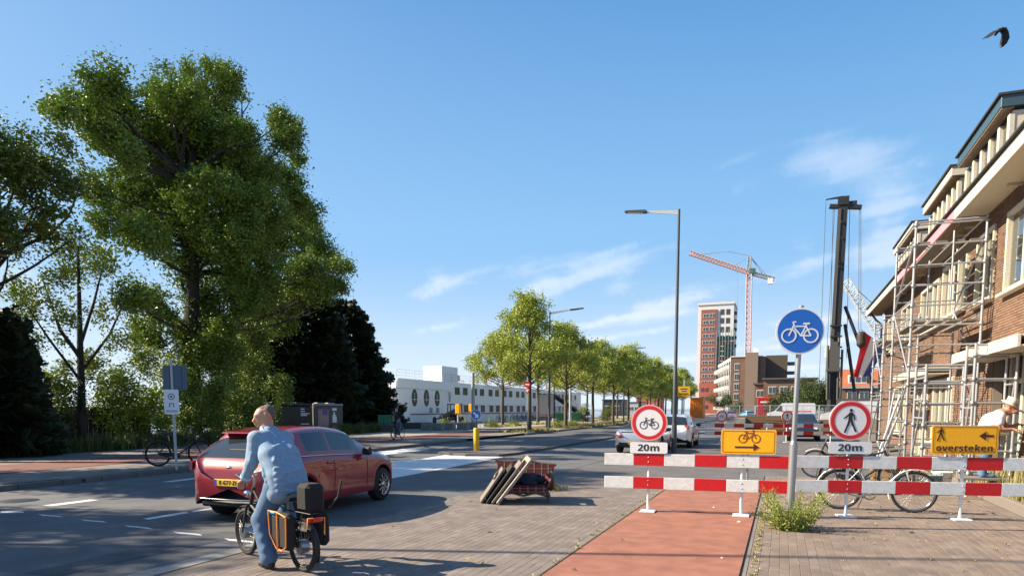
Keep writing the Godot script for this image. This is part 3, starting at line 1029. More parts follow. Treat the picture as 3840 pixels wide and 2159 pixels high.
	# shrubs behind the footway, lit from the far side
	var sh = [
		["hazel_shrub", "tall yellow green hazel shrub under the oak, beside the parked bicycle", [[330, 960, 46], [380, 1000, 46], [300, 1010, 42], [350, 1050, 44], [400, 1060, 40], [300, 1075, 30], [420, 940, 40], [360, 905, 36], [270, 960, 30]], -25.6, 0],
		["hazel_shrub", "dense green hazel shrub filling the gap between oak trunk and dark cypresses", [[470, 980, 52], [540, 960, 56], [600, 1000, 56], [520, 1040, 52], [600, 1060, 44], [660, 1040, 44], [460, 1060, 44], [560, 890, 56], [640, 920, 50], [560, 820, 50], [640, 850, 40], [700, 980, 40], [480, 900, 40], [480, 1020, 44]], -26.0, 1],
		["hazel_shrub", "light green leafy shrub below the slender tree against the bright sky", [[120, 960, 36], [160, 1000, 40], [235, 920, 36], [170, 930, 28], [250, 1010, 36], [130, 1020, 26], [240, 1060, 26]], -26.2, 0],
		["bramble_shrub", "dark low bramble thicket beyond the grass verge", [[40, 1060, 40], [110, 1060, 36], [-30, 1050, 50], [170, 1075, 30], [30, 1100, 30], [100, 1105, 26]], -25.4, 2]]
	for s in sh:
		root = V(s[3], 0.13, on_x(s[2][0][0], 1100, s[3]).z)
		t = thing(s[0], s[1], "shrub", root)
		bl = blobs_at(s[2], s[3], 0.5, root)
		var cl = [[Color(0.18, 0.23, 0.026), Color(0.30, 0.36, 0.042)], [Color(0.12, 0.17, 0.022), Color(0.21, 0.27, 0.035)], [Color(0.045, 0.065, 0.012), Color(0.075, 0.10, 0.018)]][s[4]]
		foliage("leaves", t, bl, small_leaf, mats.leaf_oak, 230.0, [0.6, 1.05], cl, -0.18, 0.8, 50 + s[4] + int(root.z * 3))
		st = mb()
		for b in bl: limb(st, V(0.0, -0.05, b[0].z * 0.05), b[0], 0.03, 0.01, 0.06, 4, 5)
		part("stems", st, mats.bark, t).set_meta("kind", "stuff")
	# low board fence behind the verge
	t = thing("board_fence", "low dark wooden board fence half hidden in the bramble thicket", "fence", V(-26.3, 0.13, -24))
	for i in 26:
		st = mb()
		cbox(st, V(0, 0.85 + rng.randf_range(-0.02, 0.02), 0), V(0.025, 1.7, 0.19), 0.004)
		part("board", st, mats.wood_dark, t, T(0, 0, 6.0 - i * 0.2))
	st = mb()
	for y in [0.45, 1.35]: box(st, V(-0.035, y, 3.4), V(0.04, 0.08, 5.3))
	part("rail", st, mats.wood_dark, t)
	# verge and undergrowth
	var tuft = blade_mesh(14, 0.42, 0.22, 5)
	var lst = []
	var cls = []
	var r = RandomNumberGenerator.new()
	r.seed = 77
	for i in 5200:
		var z = r.randf_range(-11, -44)
		var edge = -24.4 if z > -20 else lerpf(-24.3, -26.8, (-20 - z) / 26.0)
		var x = edge - pow(r.randf(), 1.6) * 2.6 + r.randfn() * 0.08
		var s = r.randf_range(0.5, 1.5)
		lst.append(Transform3D(ry(r.randf() * TAU).scaled(V(s, s * r.randf_range(0.7, 1.3), s)), V(x, 0.13, z)))
		cls.append(Color(0.03, 0.055, 0.010).lerp(Color(0.10, 0.13, 0.025), r.randf()))
	var gst = copies("verge_grass", tuft, mats.leaf_grass, self, lst, cls)
	gst.set_meta("kind", "stuff")
	tag(gst, "rough green grass along the foot of the shrubs", "grass")
	# the row of young street trees in two lines along the quay
	var protos = []
	for v in 3:
		t = thing("street_tree", "x", "tree", V(0, -50, 0), 0.0, "young street trees in two lines along the quay")
		var H = [8.4, 10.2, 9.0][v]
		bl = []
		st = mb()
		var tr = 3.6
		tube(st, [V(0, -0.1, 0), V(0.03, 1.5, 0.02), V(-0.03, tr, 0.0), V(0.04, H * 0.62, 0.05), V(0, H * 0.9, 0)], [0.17, 0.145, 0.12, 0.07, 0.02], 9)
		for i in 32:
			var y = lerpf(tr + 0.5, H - 0.5, pow((i + rng.randf()) / 32.0, 0.9))
			var f = (y - tr) / (H - tr)
			var w = [3.2, 2.5, 2.9][v] * (0.42 + 1.0 * sin(clampf(f * 1.05 + 0.18, 0, 1) * PI) * 0.75) * (1.0 if f < 0.72 else 0.75)
			var a = i * 2.4 + rng.randf()
			var c = V(cos(a) * w * rng.randf_range(0.45, 0.95), y, sin(a) * w * rng.randf_range(0.45, 0.95))
			bl.append([c, rng.randf_range(0.6, 0.95), V(1.25, 0.62, 1.25)])
			var fy = lerpf(tr - 0.3, H * 0.8, maxf(0.0, f - 0.18))
			var pts = limb(st, V(0, fy, 0), c, 0.045, 0.012, 0.05, 5, 5)
			for q in 3: limb(st, pts[3], c + Vector3(rng.randfn(), rng.randfn() * 0.6, rng.randfn()).normalized() * 0.7, 0.015, 0.006, 0.05, 3, 4)
		part("trunk", st, mats.bark_light, t)
		foliage("crown", t, bl, small_leaf, mats.leaf_row, 120.0, [0.7, 1.15], [Color(0.26, 0.31, 0.05), Color(0.42, 0.46, 0.08)], -0.10, 0.9, 60 + v)
		protos.append(t)
	var spots = []
	for i in 12: spots.append([-17.35 - 0.013 * i * 9.8 - (0.0 if i < 4 else 0.02 * (i - 3) * 9.8), -48.3 - i * 9.7, 0])
	for i in 11: spots.append([-24.6 - (0.0 if i < 4 else 0.02 * (i - 3) * 10.2), -61.0 - i * 10.2, 1])
	var used = [false, false, false]
	for i in spots.size():
		var s = spots[i]
		var v = [1, 2, 0, 2, 1, 0, 2, 0, 1, 2, 0, 1, 0, 2, 1, 0, 2, 0, 1, 2, 1, 0, 2][i]
		var nr = (i if i < 12 else i - 12)
		var ord = ["first", "second", "third", "fourth", "fifth", "sixth", "seventh", "eighth", "ninth", "tenth", "eleventh", "twelfth"][nr]
		var lb = "leafy street tree, %s in the %s counted from the arrow bollard" % [ord, "kerbside line" if s[2] == 0 else "line nearer the ship"]
		var at = V(s[0], 0.13, s[1])
		var sc = rng.randf_range(0.93, 1.07) * (1.02 if i == 0 else 1.0)
		if not used[v]:
			used[v] = true
			protos[v].position = at; protos[v].rotation.y = rng.randf() * TAU
			protos[v].set_meta("label", lb)
		else: dup(protos[v], at, rng.randf() * TAU, lb, "", sc)
	# dry grass round their feet
	lst = []; cls = []
	var tf2 = blade_mesh(16, 0.2, 0.3, 6, 0.014)
	for i in 3600:
		var s = spots[r.randi() % spots.size()]
		var x = s[0] + r.randfn() * 0.7
		var z = s[1] + r.randfn() * 1.6
		var q = r.randf_range(0.4, 1.25)
		lst.append(Transform3D(ry(r.randf() * TAU).scaled(V(q, q, q)), V(x, 0.13, z)))
		cls.append(Color(0.16, 0.18, 0.03).lerp(Color(0.42, 0.36, 0.14), r.randf()))
	gst = copies("verge_grass", tf2, mats.leaf_grass, self, lst, cls)
	gst.set_meta("kind", "stuff")
	tag(gst, "dry yellow grass tufts round the feet of the street trees", "grass")
	# low quay shrubs
	var qs = [[1235, 1078], [1170, 1079], [1120, 1077], [1290, 1074], [1400, 1080], [1440, 1078], [1466, 1062], [1530, 1062]]
	for i in qs.size():
		var p = gr(qs[i][0], qs[i][1])
		if p.x < -36.0: p.x = -36.0
		t = thing("low_shrub", ["small round pale shrub beside the concrete blocks", "second pale shrub behind the concrete blocks", "pale shrub nearest the far cyclist", "small shrub beside the keep-right bollard view of the ship", "dry shrub in the tree verge near the advertising panel", "dry shrub between the kerb trees past the advertising panel", "green shrub beside the gangway", "green bush beyond the gangway"][i], "shrub", p)
		bl = [[V(0, 0.35, 0), 0.5], [V(0.4, 0.3, 0.2), 0.4], [V(-0.4, 0.28, -0.2), 0.42]]
		if i > 5: bl = [[V(0, 1.0, 0), 0.9], [V(0.3, 1.7, 0), 0.8], [V(-0.4, 0.7, 0.2), 0.8]]
		foliage("leaves", t, bl, small_leaf, mats.leaf_row, 260.0, [0.4, 0.7], [Color(0.16, 0.19, 0.045), Color(0.25, 0.27, 0.075)], -0.3, 0.9, 80 + i)
	# the flowering weed round the blue sign's post
	t = thing("roadside_weed", "clump of yellow green weeds round the foot of the blue sign post", "weed", V(0.16, 0.0, -10.7))
	lst = []; cls = []
	var sp = leaves_mesh(7, 0.09, 0.055, 9, 0.5)
	st = mb()
	for i in 90:
		var a = r.randf() * TAU
		var d = V(cos(a), 0, sin(a) * 0.8)
		var foot = d * r.randf_range(0.02, 0.22) + V(0.02, 0, 0.05)
		var h = r.randf_range(0.16, 0.62)
		var top = foot + d * r.randf_range(0.05, 0.46) + V(0, h, 0)
		tube(st, [foot, foot.lerp(top, 0.5) + V(0, 0.03, 0), top], [0.005, 0.004, 0.002], 4, false)
		for k in 12:
			var q = float(k) / 12.0
			var p = foot.lerp(top, q) + Vector3(r.randfn(), r.randfn(), r.randfn()) * 0.016
			lst.append(Transform3D(Basis.from_euler(Vector3(r.randf(), r.randf() * TAU, 0)).scaled(Vector3.ONE * r.randf_range(0.5, 1.0) * (1.0 - q * 0.45)), p))
			cls.append(Color(0.26, 0.30, 0.06).lerp(Color(0.36, 0.38, 0.10), r.randf()))
	part("stems", st, mats.leaf_stem, t)
	copies("leaves", sp, mats.leaf_row, t, lst, cls).set_meta("kind", "stuff")
	# weeds in the joints
	var wd = blade_mesh(7, 0.05, 0.06, 15, 0.006)
	lst = []; cls = []
	for i in 620:
		var x = -0.26 + absf(r.randfn()) * 0.04
		var z = r.randf_range(-5, -16)
		if i > 330:
			x = r.randf_range(-0.2, 3.5); z = r.randf_range(-5.5, -17)
		if i > 520:
			x = -2.36 + r.randfn() * 0.03
		lst.append(Transform3D(ry(r.randf() * TAU).scaled(Vector3.ONE * r.randf_range(0.25, 0.95)), V(x, -0.002, z)))
		cls.append(Color(0.20, 0.20, 0.06).lerp(Color(0.44, 0.36, 0.20), r.randf()))
	gst = copies("joint_weeds", wd, mats.leaf_grass, self, lst, cls)
	gst.set_meta("kind", "stuff")
	tag(gst, "small dry weeds and litter in the paving joints", "weeds")
	# small green tuft by the armchair
	t = thing("grass_tuft", "small green grass tuft growing beside the discarded armchair", "grass tuft", gr(1398, 1232))
	lst = []; cls = []
	for i in 26:
		lst.append(Transform3D(ry(r.randf() * TAU).scaled(Vector3.ONE * r.randf_range(0.2, 0.42)), V(r.randfn() * 0.14, 0, r.randfn() * 0.12)))
		cls.append(Color(0.06, 0.10, 0.015).lerp(Color(0.2, 0.24, 0.06), r.randf()))
	copies("blades", tuft, mats.leaf_grass, t, lst, cls).set_meta("kind", "stuff")
	# fallen leaves and scraps on the paving
	var lf = leaves_mesh(1, 0.0, 0.11, 33, 0.7)
	lst = []; cls = []
	for i in 70:
		lst.append(Transform3D(ry(r.randf() * TAU).scaled(Vector3.ONE * r.randf_range(0.3, 0.9)), V(r.randf_range(-5.8, 3.5), 0.012, r.randf_range(-5.5, -16))))
		cls.append(Color(0.30, 0.24, 0.12).lerp(Color(0.55, 0.48, 0.34), r.randf()))
	gst = copies("fallen_leaves", lf, mats.leaf_grass, self, lst, cls)
	gst.set_meta("kind", "stuff")
	tag(gst, "scattered dry fallen leaves on paving and red path", "leaves")

func conifer(t, H, R, spray, count, sd):
	var r = RandomNumberGenerator.new()
	r.seed = sd
	var lst = []
	var cls = []
	var st = mb()
	tube(st, [V(0, -0.1, 0), V(0.05, H * 0.5, 0), V(0, H * 0.96, 0)], [0.22, 0.13, 0.02], 8)
	part("trunk", st, mats.bark, t)
	var n = FastNoiseLite.new()
	n.seed = sd; n.frequency = 0.45
	for i in count:
		var y = H * (1.0 - pow(r.randf(), 0.62)) * 0.98 + 0.25
		var f = y / H
		var a = r.randf() * TAU
		var w = R * pow(maxf(0.03, 1.0 - f), 0.62) * (0.92 if f < 0.12 else 1.0)
		var lobes = 1.0 + 0.30 * n.get_noise_3d(cos(a) * 3.0, y * 1.1, sin(a) * 3.0) + 0.16 * sin(y * 5.0 + a * 2.0)
		var q = w * lobes * pow(r.randf(), 0.25)
		var b = ry(-a) * Basis(Vector3(0, 0, 1), r.randf_range(-0.45, 0.35)) * Basis(Vector3.RIGHT, r.randf_range(-1.2, 1.2))
		lst.append(Transform3D(b.scaled(Vector3.ONE * r.randf_range(0.7, 1.3)), V(cos(a) * q, y, sin(a) * q)))
		cls.append(Color(0.020, 0.032, 0.013).lerp(Color(0.040, 0.058, 0.02), r.randf()))
	copies("foliage", spray, mats.leaf_dark, t, lst, cls).set_meta("kind", "stuff")

# ---------- signs and street furniture ----------
var lay = 0
func stroke(st, a, b, w, xf, depth = 0.002):
	lay += 1
	bar2(st, a, b, w, depth + (lay % 9) * 0.00025, xf)
func dot(st, c, r, xf, depth = 0.002):
	lay += 1
	prism(st, circ(r, 20, c), depth + (lay % 9) * 0.00025, xf)
func bike_symbol(st, s, xf, flip = 1.0):
	# a bicycle pictogram about s wide
	var q = func(x, y): return Vector2(x * flip, y) * s
	for x in [-0.29, 0.29]:
		lay += 1
		var c = q.call(x, -0.13)
		annulus(st, 0.165 * s, 0.205 * s, 0.002 + (lay % 9) * 0.00025, xf * T(c.x, c.y, 0), 32)
	var w = 0.036 * s
	for l in [[-0.29, -0.13, -0.17, 0.17], [-0.17, 0.17, -0.20, 0.25], [-0.20, 0.25, -0.12, 0.255], [-0.18, 0.13, 0.13, 0.13], [-0.17, 0.10, 0.03, -0.13], [0.03, -0.13, 0.17, 0.20], [0.03, -0.13, 0.29, -0.13], [0.15, 0.13, 0.29, -0.13]]:
		stroke(st, q.call(l[0], l[1]), q.call(l[2], l[3]), w, xf)
	stroke(st, q.call(0.08, 0.205), q.call(0.24, 0.205), w * 1.3, xf)
func walker_symbol(st, h, xf):
	var s = h
	dot(st, Vector2(0.01, 0.44) * s, 0.065 * s, xf)
	for l in [[0.0, 0.27, -0.01, 0.02, 0.16], [-0.03, 0.30, -0.2, 0.14, 0.065], [-0.2, 0.15, -0.27, 0.09, 0.05], [0.05, 0.30, 0.14, 0.20, 0.065], [0.14, 0.21, 0.155, 0.04, 0.055], [-0.035, 0.04, -0.10, -0.20, 0.095], [-0.10, -0.18, -0.22, -0.50, 0.075], [0.025, 0.04, 0.10, -0.20, 0.095], [0.10, -0.18, 0.22, -0.46, 0.075]]:
		stroke(st, Vector2(l[0], l[1]) * s, Vector2(l[2], l[3]) * s, l[4] * s, xf)
	dot(st, Vector2(0.0, 0.28) * s, 0.085 * s, xf)

func round_sign(t, c, r, kind, bs = Basis()):
	# kinds: "bike", "walk" (red ring) or "path" (blue)
	var xf = Transform3D(bs, c)
	var st = mb()
	prism(st, circ(r, 56), 0.012, xf)
	annulus(st, r - 0.004, r, 0.022, xf * T(0, 0, -0.012), 56)
	var plate = part("sign_plate", st, mats.sign_white if kind != "path" else mats.sign_white, t)
	st = mb()
	if kind == "path":
		prism(st, circ(r * 0.93, 56), 0.0025, xf * T(0, 0, 0.012))
		part("blue_field", st, mats.sign_blue, plate)
		st = mb()
		bike_symbol(st, r * 1.55, xf * T(0, 0.0, 0.0145), 1.0)
		part("symbol", st, mats.sign_white, plate)
		return
	annulus(st, r * 0.93, r * 0.995, 0.0015, xf * T(0, 0, 0.012), 56)
	part("pink_rim", st, mats.sign_pink, plate)
	st = mb()
	annulus(st, r * 0.745, r * 0.93, 0.0025, xf * T(0, 0, 0.012), 56)
	part("red_ring", st, mats.sign_red, plate)
	st = mb()
	if kind == "bike": bike_symbol(st, r * 1.06, xf * T(0, 0.0, 0.0125), 1.0)
	else: walker_symbol(st, r * 1.18, xf * T(0, 0.0, 0.0125))
	part("symbol", st, mats.sign_black, plate)

func barrier(t, n, feet, first_red = false):
	# boards of half-metre fields on two posts; local x along the boards, faces +z
	for y in [0.882, 0.49]:
		var st = mb()
		box(st, V(n * 0.25, y, -0.012), V(n * 0.5, 0.2, 0.018))
		var b = part("board", st, mats.grey_metal, t)
		for i in n:
			st = mb()
			cbox(st, V(0.25 + i * 0.5, y, 0.003), V(0.494, 0.196, 0.012), 0.003)
			part("red_field" if (i % 2 == 1) != first_red else "white_field", st, mats.board_red if (i % 2 == 1) != first_red else mats.board_white, b)
	for x in feet:
		for y in [0.84, 0.925, 0.45, 0.53]:
			var sb = mb()
			lathe(sb, [Vector2(0.0, 0.006), Vector2(0.008, 0.005), Vector2(0.011, 0.0)], 8, T(x, y, 0.009, Basis(Vector3.RIGHT, PI / 2)))
			part("bolt", sb, mats.steel, t)
		var st = mb()
		rod(st, V(x, 0.01, -0.045), V(x, 1.0, -0.045), 0.024, 12)
		var p = part("post", st, mats.white_paint, t)
		st = mb()
		cbox(st, V(x, 0.012, -0.03), V(0.25, 0.024, 0.3), 0.004)
		part("foot_plate", st, mats.white_paint, p)

func under_plate(t, x, y, w, h):
	var st = mb()
	prism(st, rrect(w, h, 0.03), 0.01, T(x, y, 0.014))
	var p = part("distance_plate", st, mats.sign_white, t)
	words("20m", 0.152, 0.003, mats.sign_black, p, T(x, y, 0.0255, Basis().scaled(V(1.22, 1, 1))))

func yellow_sign(t, x, y, w, h):
	var st = mb()
	prism(st, rrect(w, h, 0.03), 0.012, T(x, y, 0.014))
	var p = part("yellow_plate", st, mats.sign_yellow, t)
	st = mb()
	var a = rrect(w - 0.045, h - 0.045, 0.026)
	var b = rrect(w - 0.061, h - 0.061, 0.02)
	flat(st)
	for i in a.size():
		var j = (i + 1) % a.size()
		var z = 0.0285
		quad(st, V(x + a[i].x, y + a[i].y, z), V(x + b[i].x, y + b[i].y, z), V(x + b[j].x, y + b[j].y, z), V(x + a[j].x, y + a[j].y, z))
	part("border_line", st, mats.sign_brown, p)
	return p

func lamp_post(called, label, p, h, arm, turn, group):
	var t = thing(called, label, "street lamp", p, turn, group)
	var st = mb()
	tube(st, [V(0, -0.05, 0), V(0, 1.2, 0)], [0.105, 0.10], 14)
	part("base_sleeve", st, mats.lamp_post, t)
	st = mb()
	tube(st, [V(0, 1.15, 0), V(0, 3.2, 0), V(0, 3.25, 0), V(0, h, 0)], [0.088, 0.085, 0.07, 0.05], 14)
	part("pole", st, mats.lamp_post, t)
	st = mb()
	# flat tapering arm
	prism(st, [Vector2(0.04, h - 0.22), Vector2(0.04, h - 0.05), Vector2(-arm * 0.62, h + 0.10), Vector2(-arm * 0.62, h + 0.04)], 0.05, T(0, 0, -0.025))
	part("arm", st, mats.grey_metal, t)
	st = mb()
	prism(st, [Vector2(-arm * 0.60, h + 0.02), Vector2(-arm * 0.60, h + 0.12), Vector2(-arm * 0.98, h + 0.19), Vector2(-arm, h + 0.13)], 0.26, T(0, 0, -0.13))
	var head = part("lamp_head", st, mats.dark_metal, t)
	st = mb()
	prism(st, [Vector2(-arm * 0.66, h + 0.015), Vector2(-arm * 0.66, h + 0.03), Vector2(-arm * 0.95, h + 0.118), Vector2(-arm * 0.95, h + 0.105)], 0.2, T(0, 0, -0.1))
	part("glass", st, mats.lens_clear, head)
	return t

func make_signs_all():
	# near barriers
	var t = thing("barrier", "red and white barrier across the red cycle path carrying the no-cycling sign", "barrier", V(-2.80, 0, -11.60), 0.05)
	barrier(t, 6, [0.745, 2.24])
	round_sign(t, V(0.745, 1.50, 0.0), 0.30, "bike")
	under_plate(t, 0.745, 1.082, 0.62, 0.185)
	var st = mb()
	rod(st, V(0.745, 0.9, -0.03), V(0.745, 1.72, -0.03), 0.02, 10)
	part("sign_post", st, mats.galvanised, t)
	var p = yellow_sign(t, 2.32, 1.205, 0.835, 0.39)
	st = mb()
	bike_symbol(st, 0.34, T(2.335, 1.30, 0.0265), -1.0)
	part("symbol", st, mats.sign_brown, p)
	st = mb()
	stroke(st, Vector2(2.12, 1.12), Vector2(2.42, 1.12), 0.026, T(0, 0, 0.0265))
	prism(st, [Vector2(2.40, 1.065), Vector2(2.49, 1.12), Vector2(2.40, 1.18)], 0.0045, T(0, 0, 0.0265))
	part("arrow", st, mats.sign_brown_dark, p)
	st = mb()
	rod(st, V(2.32, 0.55, -0.03), V(2.32, 1.35, -0.03), 0.018, 10)
	part("sign_post", st, mats.galvanised, t)
	t = thing("barrier", "red and white barrier across the pavement carrying the no-pedestrians sign", "barrier", V(0.245, 0, -12.08), 0.18)
	barrier(t, 7, [0.79, 2.46])
	round_sign(t, V(0.79, 1.545, 0.0), 0.315, "walk")
	under_plate(t, 0.80, 1.115, 0.64, 0.19)
	st = mb()
	rod(st, V(0.79, 0.9, -0.03), V(0.79, 1.78, -0.03), 0.02, 10)
	part("sign_post", st, mats.galvanised, t)
	p = yellow_sign(t, 2.44, 1.255, 0.93, 0.44)
	st = mb()
	walker_symbol(st, 0.215, T(2.10, 1.345, 0.0265))
	part("symbol", st, mats.sign_brown_dark, p)
	st = mb()
	stroke(st, Vector2(2.72, 1.315), Vector2(2.83, 1.315), 0.036, T(0, 0, 0.0265))
	prism(st, [Vector2(2.73, 1.245), Vector2(2.73, 1.385), Vector2(2.635, 1.315)], 0.0045, T(0, 0, 0.0265))
	part("arrow", st, mats.sign_brown_dark, p)
	words("oversteken", 0.138, 0.003, mats.sign_brown_dark, p, T(2.44, 1.125, 0.0285, Basis().scaled(V(1.08, 1, 1))))
	# far barrier
	t = thing("barrier", "red and white barrier further up the road beside the dark estate car", "barrier", V(-3.72, 0, -37.55), 0.31)
	barrier(t, 8, [0.85, 3.2])
	for c in [[0.85, "bike"]]:
		round_sign(t, V(c[0], 1.36, 0.0), 0.30, c[1])
		st = mb()
		rod(st, V(c[0], 0.9, -0.03), V(c[0], 1.55, -0.03), 0.02, 8)
		part("sign_post", st, mats.galvanised, t)
	t = thing("barrier", "red and white barrier behind the scaffold pipes, its right end hidden", "barrier", V(0.14, 0, -38.82), 0.31)
	barrier(t, 6, [0.15, 2.4], true)
	round_sign(t, V(0.15, 1.36, 0.0), 0.30, "walk")
	st = mb()
	rod(st, V(0.15, 0.9, -0.03), V(0.15, 1.55, -0.03), 0.02, 8)
	part("sign_post", st, mats.galvanised, t)
	# blue cycle path sign
	t = thing("cycle_path_sign", "round blue cycle path sign on a galvanised post in the weeds", "sign", V(0.16, 0, -10.86))
	st = mb()
	var lean = V(0.045, 0, 0.0)
	tube(st, [V(0, -0.05, 0), V(0.018, 1.22, 0)], 0.056, 16)
	tube(st, [V(0.018, 1.2, 0), V(0.019, 1.27, 0)], [0.056, 0.036], 16)
	tube(st, [V(0.019, 1.27, 0), V(0.05, 3.19, 0)], 0.036, 16)
	part("post", st, mats.galvanised, t)
	round_sign(t, V(0.045, 2.83, 0.045), 0.325, "path", Basis.from_euler(V(0.02, 0.12, -0.02)))
	st = mb()
	for y in [2.7, 2.96]: cbox(st, V(0.045, y, 0.02), V(0.10, 0.04, 0.05), 0.006)
	part("clamp", st, mats.grey_metal, t)
	# white delineator
	t = thing("delineator_panel", "upright plain white delineator panel on the road beside the white hatchback", "delineator", V(-4.75, 0, -38.6), 0.0)
	st = mb()
	prism(st, rrect(0.20, 1.3, 0.08), 0.05, T(0, 0.72, -0.025, Basis.from_euler(V(0, 0, -0.05))))
	part("panel", st, mats.white_paint, t)
	st = mb()
	cbox(st, V(0, 0.06, 0), V(0.5, 0.12, 0.3), 0.03)
	part("foot", st, mats.rubber, t)
	# keep-right bollard
	t = thing("keep_right_bollard", "yellow bollard with round blue arrow sign on the tip of the median", "bollard", V(-11.25, 0.09, -25.1))
	st = mb()
	lathe(st, [Vector2(0.115, -0.05), Vector2(0.12, 0.02), Vector2(0.115, 0.06), Vector2(0.115, 0.86), Vector2(0.10, 0.9), Vector2(0.0, 0.905)], 18)
	part("bollard_body", st, mats.bollard_yellow, t)
	st = mb()
	rod(st, V(0, 0.88, 0), V(0, 1.55, 0), 0.025, 10)
	part("post", st, mats.dark_metal, t)
	st = mb()
	prism(st, circ(0.2, 40), 0.012, T(0, 1.42, 0.03, ry(0.3)))
	var pl = part("sign_plate", st, mats.sign_white, t)
	st = mb()
	prism(st, circ(0.188, 40), 0.002, T(0, 1.42, 0.03, ry(0.3)) * T(0, 0, 0.012))
	part("blue_field", st, mats.sign_blue, pl)
	st = mb()
	var ax = T(0, 1.42, 0.03, ry(0.3)) * T(0, 0, 0.0135)
	stroke(st, Vector2(-0.09, 0.09), Vector2(0.03, -0.03), 0.055, ax)
	prism(st, [Vector2(0.10, -0.11), Vector2(0.09, 0.045), Vector2(-0.06, -0.105)], 0.005, ax)
	part("arrow", st, mats.sign_white, pl)
	# street lamps
	lamp_post("street_lamp", "tall dark street lamp beside the silver roadster", V(-3.95, 0, -28.0), 9.4, 2.15, -0.10, "street lamps along the road")
	var lp = gr(1379, 1088, 0.13)
	lamp_post("street_lamp", "tall street lamp between the quay trees, its arm over the road", V(-16.5, 0.13, -50.4), 8.9, 2.6, PI + 0.1, "street lamps along the road")
	lamp_post("street_lamp", "distant street lamp whose arm shows above the tree row", V(-18.4, 0.13, -86), 9.0, 2.6, PI + 0.1, "street lamps along the road")
	lamp_post("street_lamp", "farthest street lamp at the end of the tree row", V(-20.6, 0.13, -125), 9.0, 2.6, PI + 0.1, "street lamps along the road")
	lamp_post("street_lamp", "tallest street lamp standing at the near kerb beyond the row of maples", V(-15.9, 0.12, -3.85), 13.2, 2.4, PI + 0.1, "street lamps along the road")
	# the sign post by the parked bicycle
	var f = gr(443, 1177, 0.125)
	t = thing("parking_sign", "grey post with blue sign seen from behind and a white notice board", "sign", V(f.x, 0.125, f.z), 0.0)
	st = mb()
	tube(st, [V(0, -0.05, 0), V(-0.03, 2.95, 0)], 0.036, 12)
	part("post", st, mats.grey_metal, t)
	st = mb()
	prism(st, rrect(0.62, 0.66, 0.03), 0.012, T(0.03, 2.45, -0.06, ry(0.5)))
	for x in [-0.15, 0.15]: box(st, V(0.03, 2.45, -0.06) + ry(0.5) * V(x, 0, 0.022), V(0.03, 0.6, 0.02), ry(0.5))
	part("sign_back", st, mats.sign_back, t)
	st = mb()
	var nb = ry(0.62)
	prism(st, rrect(0.37, 0.66, 0.02), 0.01, T(-0.02, 1.80, 0.05, nb))
	var nbp = part("notice_board", st, mats.sign_white, t)
	st = mb()
	var nx = T(-0.02, 1.80, 0.05, nb) * T(0, 0, 0.0105)
	annulus(st, 0.065, 0.085, 0.002, nx * T(0, 0.14, 0), 28)
	dot(st, Vector2(0, 0.14), 0.03, nx)
	for l in [[-0.05, -0.14, -0.05, -0.05], [0.05, -0.14, 0.05, -0.05], [-0.05, -0.045, 0.05, -0.045], [-0.14, -0.235, 0.14, -0.235], [-0.14, -0.265, 0.14, -0.265]]:
		stroke(st, Vector2(l[0], l[1]), Vector2(l[2], l[3]), 0.022 if l[1] > -0.2 else 0.012, nx)
	part("print", st, mats.sign_ink, nbp)
	# yellow info sign on a distant post
	t = thing("info_sign", "yellow information sign on a thin post far along the tree row", "sign", V(-9.0, 0.0, -70.0))
	st = mb()
	rod(st, V(0, -0.05, 0), V(0, 4.6, 0), 0.06, 10)
	part("post", st, mats.grey_metal, t)
	st = mb()
	box(st, V(0, 3.45, 0.09), V(1.15, 1.05, 0.04))
	var ip = part("yellow_plate", st, mats.sign_yellow_deep, t)
	st = mb()
	for y in [3.72, 3.50, 3.26]: box(st, V(0, y, 0.114), V([0.7, 0.5, 0.85][int(rng.randf() * 0.0) + (0 if y > 3.6 else 1 if y > 3.4 else 2)], 0.09, 0.004))
	part("text_lines", st, mats.sign_black, ip)
	# no entry sign, advertising panel on the verge
	t = thing("no_entry_sign", "red and white road sign on a post beside the first street tree", "sign", V(-17.0, 0.13, -46.9))
	st = mb()
	rod(st, V(0, -0.05, 0), V(0, 3.9, 0), 0.04, 10)
	part("post", st, mats.grey_metal, t)
	st = mb()
	prism(st, circ(0.22, 32), 0.02, T(0, 3.35, 0.05))
	var ne = part("sign_plate", st, mats.sign_red, t)
	st = mb()
	box(st, V(0, 3.36, 0.074), V(0.30, 0.08, 0.006))
	part("bar", st, mats.sign_white, ne)
	st = mb()
	prism(st, [Vector2(-0.22, 3.05), Vector2(0.22, 3.05), Vector2(0, 2.68)], 0.02, T(0, 0, 0.05))
	part("yield_plate", st, mats.sign_red, t)
	st = mb()
	prism(st, [Vector2(-0.12, 3.0), Vector2(0.12, 3.0), Vector2(0, 2.79)], 0.004, T(0, 0, 0.071))
	part("yield_field", st, mats.sign_white, t)
	t = thing("advertising_panel", "poster panel on a single dark leg in the tree verge", "poster panel", V(-17.2, 0.13, -51.9), 0.25)
	st = mb()
	rod(st, V(0, -0.05, 0), V(0, 0.9, 0), 0.09, 10)
	part("leg", st, mats.dark_metal, t)
	st = mb()
	cbox(st, V(0, 1.85, 0), V(1.3, 1.9, 0.14), 0.02)
	part("frame", st, mats.dark_metal, t)
	st = mb()
	box(st, V(-0.03, 1.87, 0.073), V(1.12, 1.74, 0.004))
	var po = part("poster", st, mats.poster, t)
	st = mb()
	box(st, V(-0.03, 1.12, 0.0765), V(1.1, 0.24, 0.003))
	part("poster_footer", st, mats.poster_pink, po)
